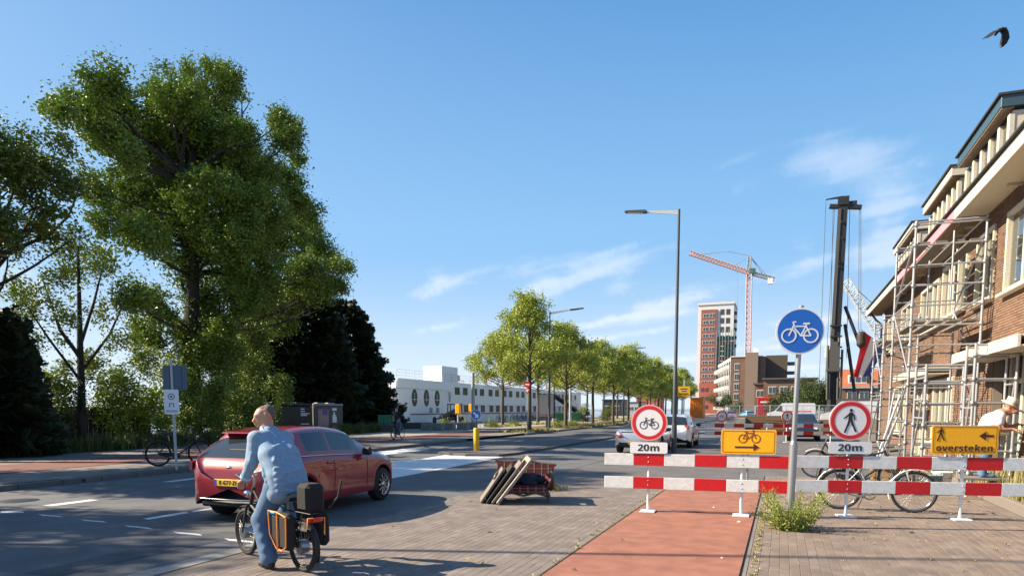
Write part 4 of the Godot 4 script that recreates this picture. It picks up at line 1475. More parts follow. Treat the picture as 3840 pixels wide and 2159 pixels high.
	# grey masts by the ship
	for q in [[1190, 1078, 4.6, "grey mast on the quay before the ship, behind the blue arrow sign"], [1392, 1066, 5.2, "grey mast on the quay by the gangway"], [1434, 1064, 4.4, "thin grey mast past the gangway"]]:
		var g = gr(q[0], q[1], 0.12)
		t = thing("quay_mast", q[3], "mast", V(g.x, 0.12, g.z))
		st = mb()
		tube(st, [V(0, -0.05, 0), V(0, q[2], 0)], [0.17, 0.13], 12)
		part("pole", st, mats.grey_metal, t)
		st = mb()
		cbox(st, V(0, 0.1, 0), V(0.5, 0.2, 0.5), 0.03)
		part("foot", st, mats.concrete, t)
	for q in [[1152, 1074, "yellow service pillar with a box head, left of the grey mast"], [1186, 1074, "yellow service pillar with a box head beside the grey mast"]]:
		var g = gr(q[0], q[1], 0.12)
		t = thing("service_pillar", q[2], "pillar", V(g.x, 0.12, g.z))
		st = mb()
		rod(st, V(0, -0.05, 0), V(0, 1.3, 0), 0.09, 8)
		part("leg", st, mats.grey_metal, t)
		st = mb()
		cbox(st, V(0, 1.65, 0), V(0.42, 0.85, 0.36), 0.04)
		part("cabinet", st, mats.sign_yellow, t)
	# concrete blocks in a row on the quay
	for i in 5:
		var g = gr([1075, 1102, 1130, 1165, 1185][i], [1082, 1082, 1081, 1080, 1079][i], 0.12)
		var o = mb()
		cbox(o, V(0, 0.27, 0), V(0.95, 0.56, 0.5), 0.04)
		var cb = part("concrete_block", o, mats.concrete, self, T(g.x, 0.12, g.z, ry(rng.randf_range(-0.2, 0.2))))
		tag(cb, ["grey concrete block nearest the far cyclist in the row on the quay", "second grey concrete block from the far cyclist", "third grey concrete block from the far cyclist", "fourth grey concrete block from the far cyclist", "last grey concrete block in the row, by the service pillars"][i], "block", "concrete blocks on the quay")
	# green container bins near the ship and by the gangway
	for i in 3:
		var g = gr([978, 1408, 1446][i], [1085, 1062, 1060][i], 0.12)
		t = thing("green_bin", ["green slatted bin on the quay beside the dark cypress", "green slatted bin beyond the advertising panel", "green slatted bin by the gangway bush"][i], "bin", V(g.x, 0.12, g.z), 0.3)
		st = mb()
		for k in 7: box(st, V(-0.6 + k * 0.2, 0.62, 0.42), V(0.16, 1.0, 0.03))
		for k in 5: box(st, V(0.66, 0.62, -0.34 + k * 0.17), V(0.03, 1.0, 0.13))
		part("slats", st, mats.bin_green, t).set_meta("kind", "stuff")
		st = mb()
		box(st, V(0, 0.6, 0), V(1.24, 1.0, 0.76))
		part("body", st, mats.bin_green_dark, t)
		st = mb()
		cbox(st, V(0, 1.16, 0), V(1.42, 0.08, 0.95), 0.02)
		part("lid", st, mats.bin_green, t)
	# grey planter boxes beside the far cyclist
	for i in 2:
		var g = gr([958, 1040][i], [1086, 1078][i], 0.12)
		st = mb()
		cbox(st, V(0, 0.26, 0), V(3.0, 0.52, 0.9), 0.04)
		var pb = part("planter_box", st, mats.dark_planter, self, T(g.x, 0.12, g.z, ry(0.9)))
		tag(pb, ["long dark planter box beside the dark cypress on the quay", "long dark planter box behind the far cyclist"][i], "planter")
	# waste cabinets with posters under the conifers
	var cabs = [[690, 0], [722, 1], [755, 1], [798, 2], [833, 3]]
	for i in cabs.size():
		var x = [688.0, 720.0, 752.0, 806.0, 835.0][i]
		var g = gr(x, 1097, 0.13)
		t = thing("waste_container", ["dark green waste container hidden behind the cyclist's shoulder", "dark green waste container with a pale round lock", "dark green waste container with white print beside the grey ones", "grey waste container pasted with a pink and purple poster", "grey waste container with a white bottle sticker, last in the row"][i], "container", V(-27.3 - i * 0.06, 0.13, on_x(x, 1090, -27.4).z), PI / 2 - 0.45, "waste containers under the cypresses")
		st = mb()
		cbox(st, V(0, 0.9, 0), V(1.30, 1.8, 1.1), 0.05)
		part("body", st, mats.cabinet_green if i < 3 else mats.cabinet_grey, t)
		st = mb()
		cbox(st, V(0, 1.88, 0), V(1.34, 0.15, 1.14), 0.04)
		cbox(st, V(0, 1.98, 0), V(0.5, 0.08, 0.5), 0.03)
		part("lid", st, mats.cabinet_green if i < 3 else mats.cabinet_top, t)
		st = mb()
		if i == 1: prism(st, circ(0.06, 14), 0.01, T(-0.5, 1.5, 0.552))
		if i == 2:
			for y in [[1.62, 0.25], [1.48, 0.3], [1.34, 0.85], [1.24, 0.55], [0.72, 0.8]]: box(st, V(0, y[0], 0.553), V(y[1], 0.06, 0.006))
		if i == 3: box(st, V(0, 0.95, 0.553), V(0.72, 1.3, 0.006))
		if i == 4: prism(st, [Vector2(-0.17, 0.75), Vector2(0.17, 0.75), Vector2(0.17, 1.1), Vector2(0.05, 1.3), Vector2(0.04, 1.45), Vector2(-0.04, 1.45), Vector2(-0.05, 1.3), Vector2(-0.17, 1.1)], 0.006, T(0, 0, 0.55)); box(st, V(0, 1.6, 0.553), V(0.36, 0.16, 0.006))
		if i > 0: part("sticker", st, mats.poster_pink if i == 3 else mats.sign_white, t)
		if i == 3:
			st = mb()
			box(st, V(0.12, 1.42, 0.559), V(0.34, 0.34, 0.004))
			part("purple_print", st, mats.purple, t)

# ---------- bicycles, cars, people ----------
func bike_wheel(t, c, r, o):
	# wheel in the xy plane
	var w = Node3D.new()
	w.name = "wheel"
	t.add_child(w, true)
	w.position = c
	var st = mb()
	ring(st, r - 0.022, 0.022, 36 if not o.get("low", false) else 20, 8)
	part("tyre", st, mats.rubber, w)
	st = mb()
	ring(st, r - 0.05, 0.012, 36 if not o.get("low", false) else 20, 6)
	part("rim", st, mats[o.get("rim", "steel")], w)
	st = mb()
	var n = 28 if not o.get("low", false) else 12
	for k in n:
		var a = TAU * k / n
		var b = a + (0.35 if k % 2 else -0.35)
		rod(st, V(cos(b) * 0.03, sin(b) * 0.03, 0.025 if k % 4 < 2 else -0.025), V(cos(a) * (r - 0.05), sin(a) * (r - 0.05), 0), 0.0016 if not o.get("low", false) else 0.004, 4)
	rod(st, V(0, 0, -0.05), V(0, 0, 0.05), 0.028 if not o.get("motor", false) else 0.075, 10)
	part("spokes", st, mats.steel, w)

func make_bike(t, o = {}):
	# local x forward, rear wheel touches the ground at the origin, z to the right
	var r = o.get("r", 0.35)
	var wb = o.get("wb", 1.12)
	var fm = mats[o.get("frame", "black")]
	var low = o.get("low", false)
	var rh = V(0, r, 0)
	var fh = V(wb, r, 0)
	var bb = V(0.46, 0.29 if r > 0.3 else 0.30, 0)
	var stp = V(0.30, o.get("seat", 0.93) - 0.22, 0)
	var hb = V(wb - 0.14, r + 0.33, 0)
	var ht = V(wb - 0.21, r + 0.52, 0)
	bike_wheel(t, rh, r, o)
	bike_wheel(t, fh, r, o)
	var st = mb()
	var q = 0.018
	rod(st, bb, stp, q)
	if o.get("step", false):
		tube(st, [bb, bb.lerp(hb, 0.35) + V(0, -0.03, 0), hb], q * 1.25, 8)
		tube(st, [bb.lerp(stp, 0.35), bb.lerp(hb, 0.5) + V(0, 0.08, 0), ht], q, 8)
	else:
		rod(st, bb, hb, q * 1.15)
		rod(st, stp, ht, q)
	rod(st, hb + V(0.02, -0.04, 0), ht + V(-0.012, 0.03, 0), 0.024)
	for s in [-1, 1]:
		rod(st, bb + V(0, 0, 0.03 * s), rh + V(0, 0, 0.06 * s), 0.011)
		rod(st, stp + V(0, 0, 0.015 * s), rh + V(0, 0, 0.06 * s), 0.009)
	part("frame", st, fm, t)
	st = mb()
	for s in [-1, 1]:
		tube(st, [hb + V(0.02, 0.0, 0.045 * s), hb + V(0.05, -0.12, 0.052 * s), fh + V(0, 0, 0.05 * s)], [0.017, 0.014, 0.010], 8)
	rod(st, hb + V(0.02, 0, -0.05), hb + V(0.02, 0, 0.05), 0.018)
	part("fork", st, fm, t)
	st = mb()
	rod(st, stp, V(0.27, o.get("seat", 0.93) - 0.04, 0), 0.014)
	part("seat_post", st, mats.steel, t)
	st = mb()
	var sx = 0.27
	var sy = o.get("seat", 0.93)
	loft(st, [[V(sx - 0.14, sy + 0.01, -0.09), V(sx - 0.14, sy + 0.04, 0), V(sx - 0.14, sy + 0.01, 0.09)], [V(sx - 0.06, sy - 0.02, -0.105), V(sx - 0.05, sy + 0.045, 0), V(sx - 0.06, sy - 0.02, 0.105)], [V(sx + 0.04, sy - 0.02, -0.05), V(sx + 0.05, sy + 0.03, 0), V(sx + 0.04, sy - 0.02, 0.05)], [V(sx + 0.16, sy - 0.015, -0.018), V(sx + 0.17, sy + 0.015, 0), V(sx + 0.16, sy - 0.015, 0.018)]])
	box(st, V(sx - 0.03, sy - 0.04, 0), V(0.16, 0.04, 0.08))
	part("saddle", st, mats.black, t)
	var hy = o.get("bar", 1.08)
	st = mb()
	tube(st, [ht, V(ht.x - 0.04, hy - 0.08, 0), V(ht.x - 0.02, hy, 0)], 0.013, 8)
	var back = o.get("sweep", 0.16)
	for s in [-1, 1]:
		tube(st, [V(ht.x - 0.02, hy, 0), V(ht.x + 0.0, hy + 0.02, 0.14 * s), V(ht.x - back * 0.5, hy + 0.01, 0.27 * s), V(ht.x - back, hy, 0.30 * s)], 0.011, 8)
	var hd = part("handlebar", st, mats.steel, t)
	for s in [-1, 1]:
		st = mb()
		rod(st, V(ht.x - back * 0.55, hy + 0.01, 0.272 * s), V(ht.x - back - 0.05, hy - 0.002, 0.31 * s), 0.017)
		part("grip", st, mats.black, hd)
	st = mb()
	var cr = V(0.46, bb.y, 0.055)
	ring(st, 0.085, 0.012, 22, 6, T(cr.x, cr.y, cr.z))
	for a in [0.9, 0.9 + PI]:
		var s = 0.075 if a < 2 else -0.075
		var e = V(cr.x + cos(a + 2.4) * 0.17, cr.y + sin(a + 2.4) * 0.17, s * 1.1)
		rod(st, V(cr.x, cr.y, s), e, 0.012)
		box(st, e + V(0, 0, signf(s) * 0.05), V(0.09, 0.025, 0.08))
	rod(st, V(cr.x, cr.y, -0.08), V(cr.x, cr.y, 0.08), 0.02)
	part("crank", st, mats.steel, t)
	st = mb()
	if o.get("guard", true):
		prism(st, [Vector2(0.0, bb.y + 0.03), Vector2(0.0, bb.y + 0.11), Vector2(0.46, bb.y + 0.10), Vector2(0.56, bb.y + 0.02), Vector2(0.50, bb.y - 0.09), Vector2(0.40, bb.y - 0.09)], 0.03, T(0, 0, 0.065))
	else:
		rod(st, V(0, r - 0.04, 0.055), V(0.46, bb.y - 0.08, 0.055), 0.006)
		rod(st, V(0, r + 0.04, 0.055), V(0.46, bb.y + 0.08, 0.055), 0.006)
	part("chain_guard" if o.get("guard", true) else "chain", st, mats.black, t)
	if o.get("fenders", true):
		for c in [[rh, 0.15, 3.6], [fh, 0.9, 3.5]]:
			st = mb()
			var a0 = c[1]
			var prev
			for k in 15:
				var a = lerpf(c[1], c[2], k / 14.0)
				var R = r + 0.03
				var row = [c[0] + V(cos(a) * R, sin(a) * R, -0.03), c[0] + V(cos(a) * (R + 0.012), sin(a) * (R + 0.012), 0), c[0] + V(cos(a) * R, sin(a) * R, 0.03)]
				if k: loft(st, [prev, row])
				prev = row
			part("mudguard", st, mats[o.get("guardmat", "black")], t)
	if o.get("rack", true):
		st = mb()
		var y = r * 2 + 0.10
		for s in [-1, 1]:
			rod(st, V(0.22, y, 0.06 * s), V(-0.28, y, 0.06 * s), 0.008)
			rod(st, V(-0.12, y, 0.06 * s), V(0, r, 0.06 * s), 0.006)
		for x in [-0.28, -0.1, 0.08]: rod(st, V(x, y, -0.06), V(x, y, 0.06), 0.007)
		var rk = part("rack", st, mats.black, t)
		st = mb()
		cbox(st, V(-0.30, y - 0.06, 0), V(0.03, 0.05, 0.09), 0.008)
		part("rear_light", st, mats.lens_red, rk)
	if not low:
		st = mb()
		lathe(st, [Vector2(0, 0.06), Vector2(0.03, 0.05), Vector2(0.045, 0.0), Vector2(0, 0)], 14, T(hb.x + 0.10, hb.y + 0.13, 0, Basis(Vector3(0, 0, 1), PI / 2)))
		part("headlight", st, mats.chrome, t)
	if o.get("stand", true):
		st = mb()
		rod(st, V(0.38, 0.26, -0.05), V(0.30, 0.01, -0.16), 0.009)
		part("kickstand", st, mats.steel, t)

# car bodies: sections along x (0 rear bumper .. L nose), mirrored in z
func curve(pts, x):
	if x <= pts[0][0]: return pts[0][1]
	for i in pts.size() - 1:
		if x <= pts[i + 1][0]:
			var t = (x - pts[i][0]) / (pts[i + 1][0] - pts[i][0])
			var a = pts[maxi(i - 1, 0)]
			var d = pts[mini(i + 2, pts.size() - 1)]
			# monotone-ish smooth step between the points
			var m0 = (pts[i + 1][1] - a[1]) / maxf(pts[i + 1][0] - a[0], 0.001)
			var m1 = (d[1] - pts[i][1]) / maxf(d[0] - pts[i][0], 0.001)
			var h = pts[i + 1][0] - pts[i][0]
			var sl = (pts[i + 1][1] - pts[i][1]) / h
			if m0 * sl <= 0: m0 = 0.0
			else: m0 = signf(sl) * minf(absf(m0), 2.5 * absf(sl))
			if m1 * sl <= 0: m1 = 0.0
			else: m1 = signf(sl) * minf(absf(m1), 2.5 * absf(sl))
			var t2 = t * t
			var t3 = t2 * t
			return (2 * t3 - 3 * t2 + 1) * pts[i][1] + (t3 - 2 * t2 + t) * h * m0 + (-2 * t3 + 3 * t2) * pts[i + 1][1] + (t3 - t2) * h * m1
	return pts[pts.size() - 1][1]

func car_wheel(t, c, r, side, bright):
	var w = Node3D.new()
	w.name = "wheel"
	t.add_child(w, true)
	w.transform = T(c.x, c.y, c.z, Basis(Vector3.RIGHT, PI / 2 * side))
	# local y points out of the car
	var st = mb()
	lathe(st, [Vector2(r * 0.64, 0.02), Vector2(r * 0.70, 0.0), Vector2(r * 0.93, -0.005), Vector2(r * 0.985, -0.03), Vector2(r, -0.06), Vector2(r, -0.17), Vector2(r * 0.93, -0.21), Vector2(r * 0.6, -0.21)], 32)
	part("tyre", st, mats.rubber, w)
	st = mb()
	lathe(st, [Vector2(r * 0.66, 0.012), Vector2(r * 0.63, 0.016), Vector2(r * 0.60, -0.02), Vector2(r * 0.58, -0.12)], 32)
	for k in 10:
		var a = TAU * k / 10
		var d = V(cos(a), 0, sin(a))
		var s = V(-sin(a), 0, cos(a)) * (0.022 if k % 2 else 0.014)
		flat(st)
		var p0 = d * 0.05 + V(0, 0.006, 0)
		var p1 = d * r * 0.63 + V(0, 0.008, 0)
		quad(st, p0 - s * 0.8, p1 - s, p1 + s, p0 + s * 0.8)
		quad(st, p0 + s * 0.8, p1 + s, p1 + s - V(0, 0.03, 0), p0 + s * 0.8 - V(0, 0.03, 0))
		quad(st, p0 - s * 0.8, p0 - s * 0.8 - V(0, 0.03, 0), p1 - s - V(0, 0.03, 0), p1 - s)
	lathe(st, [Vector2(0.0, 0.014), Vector2(0.05, 0.012), Vector2(0.06, -0.01)], 16)
	part("rim", st, mats.chrome if bright else mats.steel, w)
	st = mb()
	lathe(st, [Vector2(0.0, -0.05), Vector2(r * 0.6, -0.05)], 24)
	part("brake_disc", st, mats.black, w)

func car(t, s):
	# s: L, paint, wheel radius, axles, curves roof/belt/half width/top half width, glass and pillar ranges
	var xs = s.get("xs", []).duplicate()
	for x in range(0, int(s.L * 20)): xs.append(x * 0.05)
	xs.append(s.L); xs.append(0.02); xs.append(s.L - 0.02)
	var R = s.r + 0.055
	for ax in s.axles:
		for k in 13: xs.append(ax + cos(PI * k / 12.0) * R)
	for g in s.side_glass + [s.front_glass, s.rear_glass]: xs.append(g[0]); xs.append(g[1])
	xs.sort()
	var X = []
	for x in xs:
		if X.is_empty() or x - X[-1] > 0.008: X.append(x)
	var sec = []
	for x in X:
		var bot = curve(s.sill, x)
		for ax in s.axles:
			if absf(x - ax) < R: bot = maxf(bot, s.r + sqrt(R * R - (x - ax) * (x - ax)))
		var belt = curve(s.belt, x)
		var roof = maxf(curve(s.roof, x), belt + 0.01)
		var hw = curve(s.hw, x)
		var cab = clampf((roof - belt) / 0.35, 0.0, 1.0)
		var ht = lerpf(hw * 0.90, curve(s.htop, x), cab)
		var arch = 1.0 if bot > 0.35 else 0.0
		var mid = lerpf(bot, belt, 0.5)
		sec.append([V(x, bot, hw * 0.975), V(x, lerpf(bot, belt, 0.10), hw * (1.0 + 0.012 * arch)), V(x, lerpf(bot, belt, 0.34), hw * 0.992), V(x, lerpf(bot, belt, 0.62), hw * 1.0), V(x, belt - 0.10 * clampf((belt - bot) * 3.0, 0, 1), hw * 0.992), V(x, belt - 0.02, hw * 0.955), V(x, belt, hw * 0.935),
			V(x, lerpf(belt, roof, 0.18), lerpf(hw * 0.93, ht, 0.16)), V(x, lerpf(belt, roof, 0.80), lerpf(hw * 0.93, ht, 0.82)), V(x, roof - 0.045 * cab - 0.012, ht), V(x, roof - 0.012 * cab, ht * 0.78), V(x, roof, 0.0)])
	var pieces = {}
	var put = func(key):
		if not pieces.has(key):
			pieces[key] = mb()
			smooth(pieces[key])
		return pieces[key]
	for i in X.size() - 1:
		var xm = (X[i] + X[i + 1]) * 0.5
		for k in 11:
			var key = "body"
			if k == 7:
				for n in s.side_glass.size():
					if xm > s.side_glass[n][0] and xm < s.side_glass[n][1]: key = "side_window%d" % n
			if k >= 9:
				if xm > s.front_glass[0] and xm < s.front_glass[1]: key = "windscreen"
				if xm > s.rear_glass[0] and xm < s.rear_glass[1]: key = "rear_window"
			if k >= 8 and s.has("soft_top") and xm > s.soft_top[0] and xm < s.soft_top[1] and key == "body": key = "soft_top"
			if k <= 1 and s.get("cladding", true): key = "cladding"
			if k == 0 and not s.get("cladding", true): key = "sill"
			for sd in [-1.0, 1.0]:
				var kk = key + ("L" if sd < 0 else "R") if key.begins_with("side") else key
				var p = put.call(kk)
				var a = sec[i][k]
				var b = sec[i + 1][k]
				var c = sec[i + 1][k + 1]
				var d = sec[i][k + 1]
				for v in [a, b, c, d]: pass
				var m = V(1, 1, sd)
				if sd > 0: quad(p, a, b, c, d)
				else: quad(p, d * m, c * m, b * m, a * m)
	# ends
	for e in [0, X.size() - 1]:
		var p = put.call("body")
		var mid = V(X[e], curve(s.belt, X[e]) * 0.7, 0)
		for k in 11:
			for sd in [-1.0, 1.0]:
				var m = V(1, 1, sd)
				if (sd > 0) == (e == 0): tri(p, mid, sec[e][k] * m, sec[e][k + 1] * m)
				else: tri(p, mid, sec[e][k + 1] * m, sec[e][k] * m)
	for key in pieces:
		var nm = "side_window" if key.begins_with("side") else key
		var m = mats[s.paint]
		if key.begins_with("side") or nm == "windscreen" or nm == "rear_window": m = mats.car_glass
		if nm == "soft_top": m = mats.fabric_black
		if nm == "cladding": m = mats[s.get("clad", "black")]
		if nm == "sill": m = mats.black
		part(nm, pieces[key], m, t)
	var st = mb()
	box(st, V(s.L * 0.5, 0.42, 0), V(s.L * 0.86, 0.38, curve(s.hw, s.L * 0.5) * 1.6))
	part("underbody", st, mats.black, t)
	for ax in s.axles:
		for sd in [-1, 1]: car_wheel(t, V(ax, s.r, (curve(s.hw, ax) - 0.015) * sd), s.r, sd, s.get("bright", true))
	if s.get("cabin", true):
		st = mb()
		for sd in [-1, 1]:
			var c = V(s.mirror, curve(s.belt, s.mirror) + 0.07, sd * (curve(s.hw, s.mirror) * 0.95 + 0.10))
			cbox(st, c, V(0.11, 0.15, 0.19), 0.035)
			rod(st, c, c + V(0.04, -0.06, -sd * 0.14), 0.02)
		part("mirror", st, mats.black, t)
	return sec

func make_cars_all():
	# red hatchback crossing: heading a little right of the road
	var L = 4.19
	var head = deg_to_rad(-2.0)
	var fr = V(-7.05, 0, -11.35)
	# local x forward -> world: rotation about y
	var turn = PI / 2 - head
	var t = thing("red_car", "dark red hatchback driving past behind the cyclist in the denim jacket", "car", V(0, 0, 0), turn)
	var s = {"L": L, "paint": "car_red", "r": 0.335, "axles": [0.80, 3.39], "sill": [[0, 0.36], [0.12, 0.27], [0.4, 0.25], [3.7, 0.25], [4.05, 0.24], [4.19, 0.30]],
		"belt": [[0, 0.80], [0.10, 0.97], [0.5, 1.04], [1.5, 1.02], [2.8, 0.965], [3.2, 0.93], [3.8, 0.83], [4.08, 0.70], [4.19, 0.50]],
		"roof": [[0, 0.82], [0.04, 0.93], [0.12, 1.03], [0.58, 1.40], [0.62, 1.46], [1.1, 1.525], [1.7, 1.54], [2.3, 1.485], [2.45, 1.44], [3.12, 1.03], [3.3, 0.985], [3.8, 0.87], [4.1, 0.72], [4.19, 0.52]],
		"hw": [[0, 0.60], [0.05, 0.72], [0.15, 0.82], [0.45, 0.895], [1.2, 0.90], [2.5, 0.90], [3.4, 0.895], [3.85, 0.82], [4.08, 0.66], [4.19, 0.48]],
		"htop": [[0.1, 0.66], [0.6, 0.60], [1.3, 0.615], [2.3, 0.60], [3.0, 0.68]], "side_glass": [[0.98, 1.62], [1.70, 2.62]], "front_glass": [2.50, 3.08], "rear_glass": [0.14, 0.55], "mirror": 2.66, "clad": "car_red"}
	car(t, s)
	var fwd = ry(turn) * V(1, 0, 0)
	var right = ry(turn) * V(0, 0, 1)
	t.scale = Vector3.ONE * 0.94
	t.position = fr - (fwd * 3.39 + right * 0.86) * 0.94
	var st = mb()
	for sd in [-1.0, 1.0]:
		st = mb()
		prism(st, [Vector2(0, 0.84), Vector2(0.02, 0.97), Vector2(0.16, 0.99), Vector2(0.30, 0.98), Vector2(0.26, 0.90)], 0.045, T(0.045, 0, sd * 0.80 - 0.0225, ry(-sd * 0.38)))
		part("tail_light", st, mats.lens_red, t)
	st = mb()
	prism(st, [Vector2(0.60, 1.415), Vector2(0.68, 1.47), Vector2(0.50, 1.452), Vector2(0.47, 1.432)], 1.04, T(0, 0, -0.52))
	part("spoiler", st, mats.car_red, t)
	st = mb()
	cbox(st, V(-0.012, 0.66, 0), V(0.02, 0.11, 0.52), 0.004)
	var pl = part("number_plate", st, mats.plate_yellow, t)
	st = mb()
	box(st, V(-0.0235, 0.66, -0.238), V(0.003, 0.10, 0.04))
	part("plate_band", st, mats.plate_blue, pl)
	words("K-677-ZH", 0.092, 0.002, mats.sign_black, pl, T(-0.0245, 0.66, 0.02, ry(-PI / 2)))
	st = mb()
	lathe(st, [Vector2(0, 0.012), Vector2(0.05, 0.008), Vector2(0.055, 0)], 20, T(0.03, 0.90, 0, Basis(Vector3(0, 0, 1), PI / 2) * Basis().scaled(V(0.6, 1, 1))))
	part("badge", st, mats.chrome, t)
	words("P  U  M  A", 0.06, 0.004, mats.chrome, t, T(0.012, 0.83, 0, ry(-PI / 2) * Basis().scaled(V(1.5, 1, 1))))
	st = mb()
	cbox(st, V(0.05, 0.31, 0), V(0.09, 0.10, 1.15), 0.03)
	part("bumper_insert", st, mats.black, t)
	st = mb()
	tube(st, [V(0.10, 0.40, -0.76), V(0.0, 0.39, -0.58), V(-0.02, 0.385, 0), V(0.0, 0.39, 0.58), V(0.10, 0.40, 0.76)], 0.012, 6)
	part("bumper_trim", st, mats.chrome, t)
	st = mb()
	for sd in [-1.0, 1.0]:
		var pts = []
		for k in 18:
			var x = lerpf(0.75, 2.72, k / 17.0)
			pts.append(V(x, curve(s.belt, x) + 0.014, sd * (curve(s.hw, x) * 0.935 + 0.006)))
		tube(st, pts, 0.009, 6)
	part("window_trim", st, mats.chrome, t)
	for sd in [-1.0, 1.0]:
		for x in [1.62, 2.60]:
			st = mb()
			cbox(st, V(x - 0.1, 0.90, sd * 0.905), V(0.19, 0.035, 0.03), 0.012)
			part("door_handle", st, mats.car_red, t)
		for x in [1.64, 2.74]:
			st = mb()
			for k in 8:
				var y0 = lerpf(0.38, 0.95, k / 8.0)
				var y1 = lerpf(0.38, 0.95, (k + 1) / 8.0)
				box(st, V(x + 0.02 * sin(k * 0.4), (y0 + y1) * 0.5, sd * 0.9015), V(0.008, y1 - y0, 0.004))
			part("door_seal", st, mats.black, t)
		st = mb()
		prism(st, [Vector2(3.55, 0.80), Vector2(3.95, 0.74), Vector2(4.02, 0.66), Vector2(3.85, 0.66)], 0.04, T(0, 0, sd * 0.77 - 0.02, ry(-0.0)))
		part("headlight", st, mats.lens_clear, t)
	st = mb()
	box(st, V(0.30, 1.17, 0.05), V(0.02, 0.025, 0.5), Basis(Vector3(0, 0, 1), -0.9))
	part("rear_wiper", st, mats.black, t)
	# silver roadster parked along the paved strip
	var rd = thing("silver_roadster", "silver two-seat roadster with black soft top parked beside the street lamp", "car", V(-5.25, 0, -26.7), PI / 2)
	var s2 = {"L": 4.09, "paint": "car_silver", "r": 0.32, "axles": [0.85, 3.34], "sill": [[0, 0.34], [0.2, 0.22], [3.8, 0.2], [4.09, 0.3]],
		"belt": [[0, 0.66], [0.08, 0.80], [0.6, 0.88], [1.6, 0.84], [2.6, 0.82], [3.4, 0.78], [3.9, 0.66], [4.09, 0.48]],
		"roof": [[0, 0.68], [0.06, 0.84], [0.45, 0.92], [0.95, 0.95], [1.25, 1.22], [1.6, 1.29], [2.05, 1.28], [2.2, 1.24], [2.75, 0.93], [3.3, 0.86], [3.9, 0.70], [4.09, 0.5]],
		"hw": [[0, 0.58], [0.06, 0.72], [0.25, 0.83], [0.85, 0.89], [1.8, 0.85], [3.3, 0.87], [3.8, 0.76], [4.09, 0.5]],
		"htop": [[0.8, 0.60], [1.3, 0.52], [2.1, 0.52], [2.7, 0.66]], "side_glass": [[1.55, 2.35]], "front_glass": [2.2, 2.72], "rear_glass": [0.98, 1.24], "soft_top": [0.93, 2.18], "mirror": 2.42, "cladding": false, "bright": true}
	car(rd, s2)
	for sd in [-1.0, 1.0]:
		st = mb()
		lathe(st, [Vector2(0, 0.03), Vector2(0.07, 0.02), Vector2(0.085, 0)], 16, T(0.02, 0.68, sd * 0.60, ry(sd * 0.5) * Basis(Vector3(0, 0, 1), PI / 2)))
		cbox(st, V(0.11, 0.70, sd * 0.73), V(0.14, 0.08, 0.05), 0.02, ry(-sd * 0.6))
		part("tail_light", st, mats.lens_red, rd)
	st = mb()
	cbox(st, V(0.02, 0.36, 0), V(0.06, 0.2, 1.3), 0.03)
	part("bumper_insert", st, mats.black, rd)
	st = mb()
	cbox(st, V(-0.012, 0.43, 0), V(0.02, 0.11, 0.52), 0.004)
	part("number_plate", st, mats.plate_yellow, rd)
	st = mb()
	prism(st, [Vector2(0.03, 0.86), Vector2(0.09, 0.90), Vector2(0.30, 0.905), Vector2(0.30, 0.89)], 1.2, T(0, 0, -0.6))
	part("boot_lip", st, mats.car_silver, rd)
	# white hatchback beyond it
	var wh = thing("white_hatchback", "white hatchback parked beyond the roadster, half hidden by the street lamp", "car", V(-4.55, 0, -31.2), PI / 2)
	var s3 = {"L": 4.05, "paint": "car_white", "r": 0.31, "axles": [0.72, 3.22], "sill": [[0, 0.36], [0.15, 0.25], [3.8, 0.24], [4.05, 0.32]],
		"belt": [[0, 0.80], [0.08, 0.93], [0.6, 0.98], [2.6, 0.93], [3.2, 0.90], [3.8, 0.78], [4.05, 0.55]],
		"roof": [[0, 0.82], [0.05, 0.96], [0.10, 1.0], [0.42, 1.42], [0.9, 1.50], [1.6, 1.51], [2.2, 1.45], [2.9, 1.0], [3.3, 0.94], [3.8, 0.80], [4.05, 0.57]],
		"hw": [[0, 0.66], [0.06, 0.78], [0.3, 0.85], [2, 0.87], [3.4, 0.85], [3.85, 0.74], [4.05, 0.5]],
		"htop": [[0.1, 0.68], [0.5, 0.60], [1.5, 0.62], [2.3, 0.58], [2.9, 0.68]], "side_glass": [[0.8, 1.45], [1.53, 2.45]], "front_glass": [2.25, 2.86], "rear_glass": [0.12, 0.40], "mirror": 2.5, "cladding": false}
	car(wh, s3)
	for sd in [-1.0, 1.0]:
		st = mb()
		cbox(st, V(0.06, 0.93, sd * 0.66), V(0.06, 0.17, 0.26), 0.03, ry(-sd * 0.35))
		part("tail_light", st, mats.lens_red, wh)
	st = mb()
	cbox(st, V(-0.012, 0.52, 0), V(0.02, 0.11, 0.52), 0.004)
	part("number_plate", st, mats.plate_yellow, wh)
	# dark estate facing us behind the far barrier
	var dk = dup(wh, V(1.15, 0, -44.6), -PI / 2, "dark blue estate car parked behind the far barrier near the site fence")
	dk.name = numbered("dark_car")
	for c in dk.get_children():
		if c is MeshInstance3D and c.material_override == mats.car_white: c.material_override = mats.car_dark
	for sd in [-1.0, 1.0]:
		st = mb()
		cbox(st, V(3.86, 0.70, sd * 0.60), V(0.16, 0.12, 0.26), 0.03, ry(sd * 0.45))
		part("headlight", st, mats.lens_clear, dk)
	st = mb()
	cbox(st, V(4.04, 0.45, 0), V(0.03, 0.11, 0.52), 0.004)
	part("number_plate", st, mats.plate_yellow, dk)
	# far parked cars at the end of the road
	var fc = [[V(-8.2, 0, -128), "small white car parked at the far end of the road", "car_white"], [V(-5.2, 0, -134), "light blue van-like car parked beside the red car at the road end", "car_blue"], [V(-2.4, 0, -132), "small dark red car parked at the far end of the road", "car_red"]]
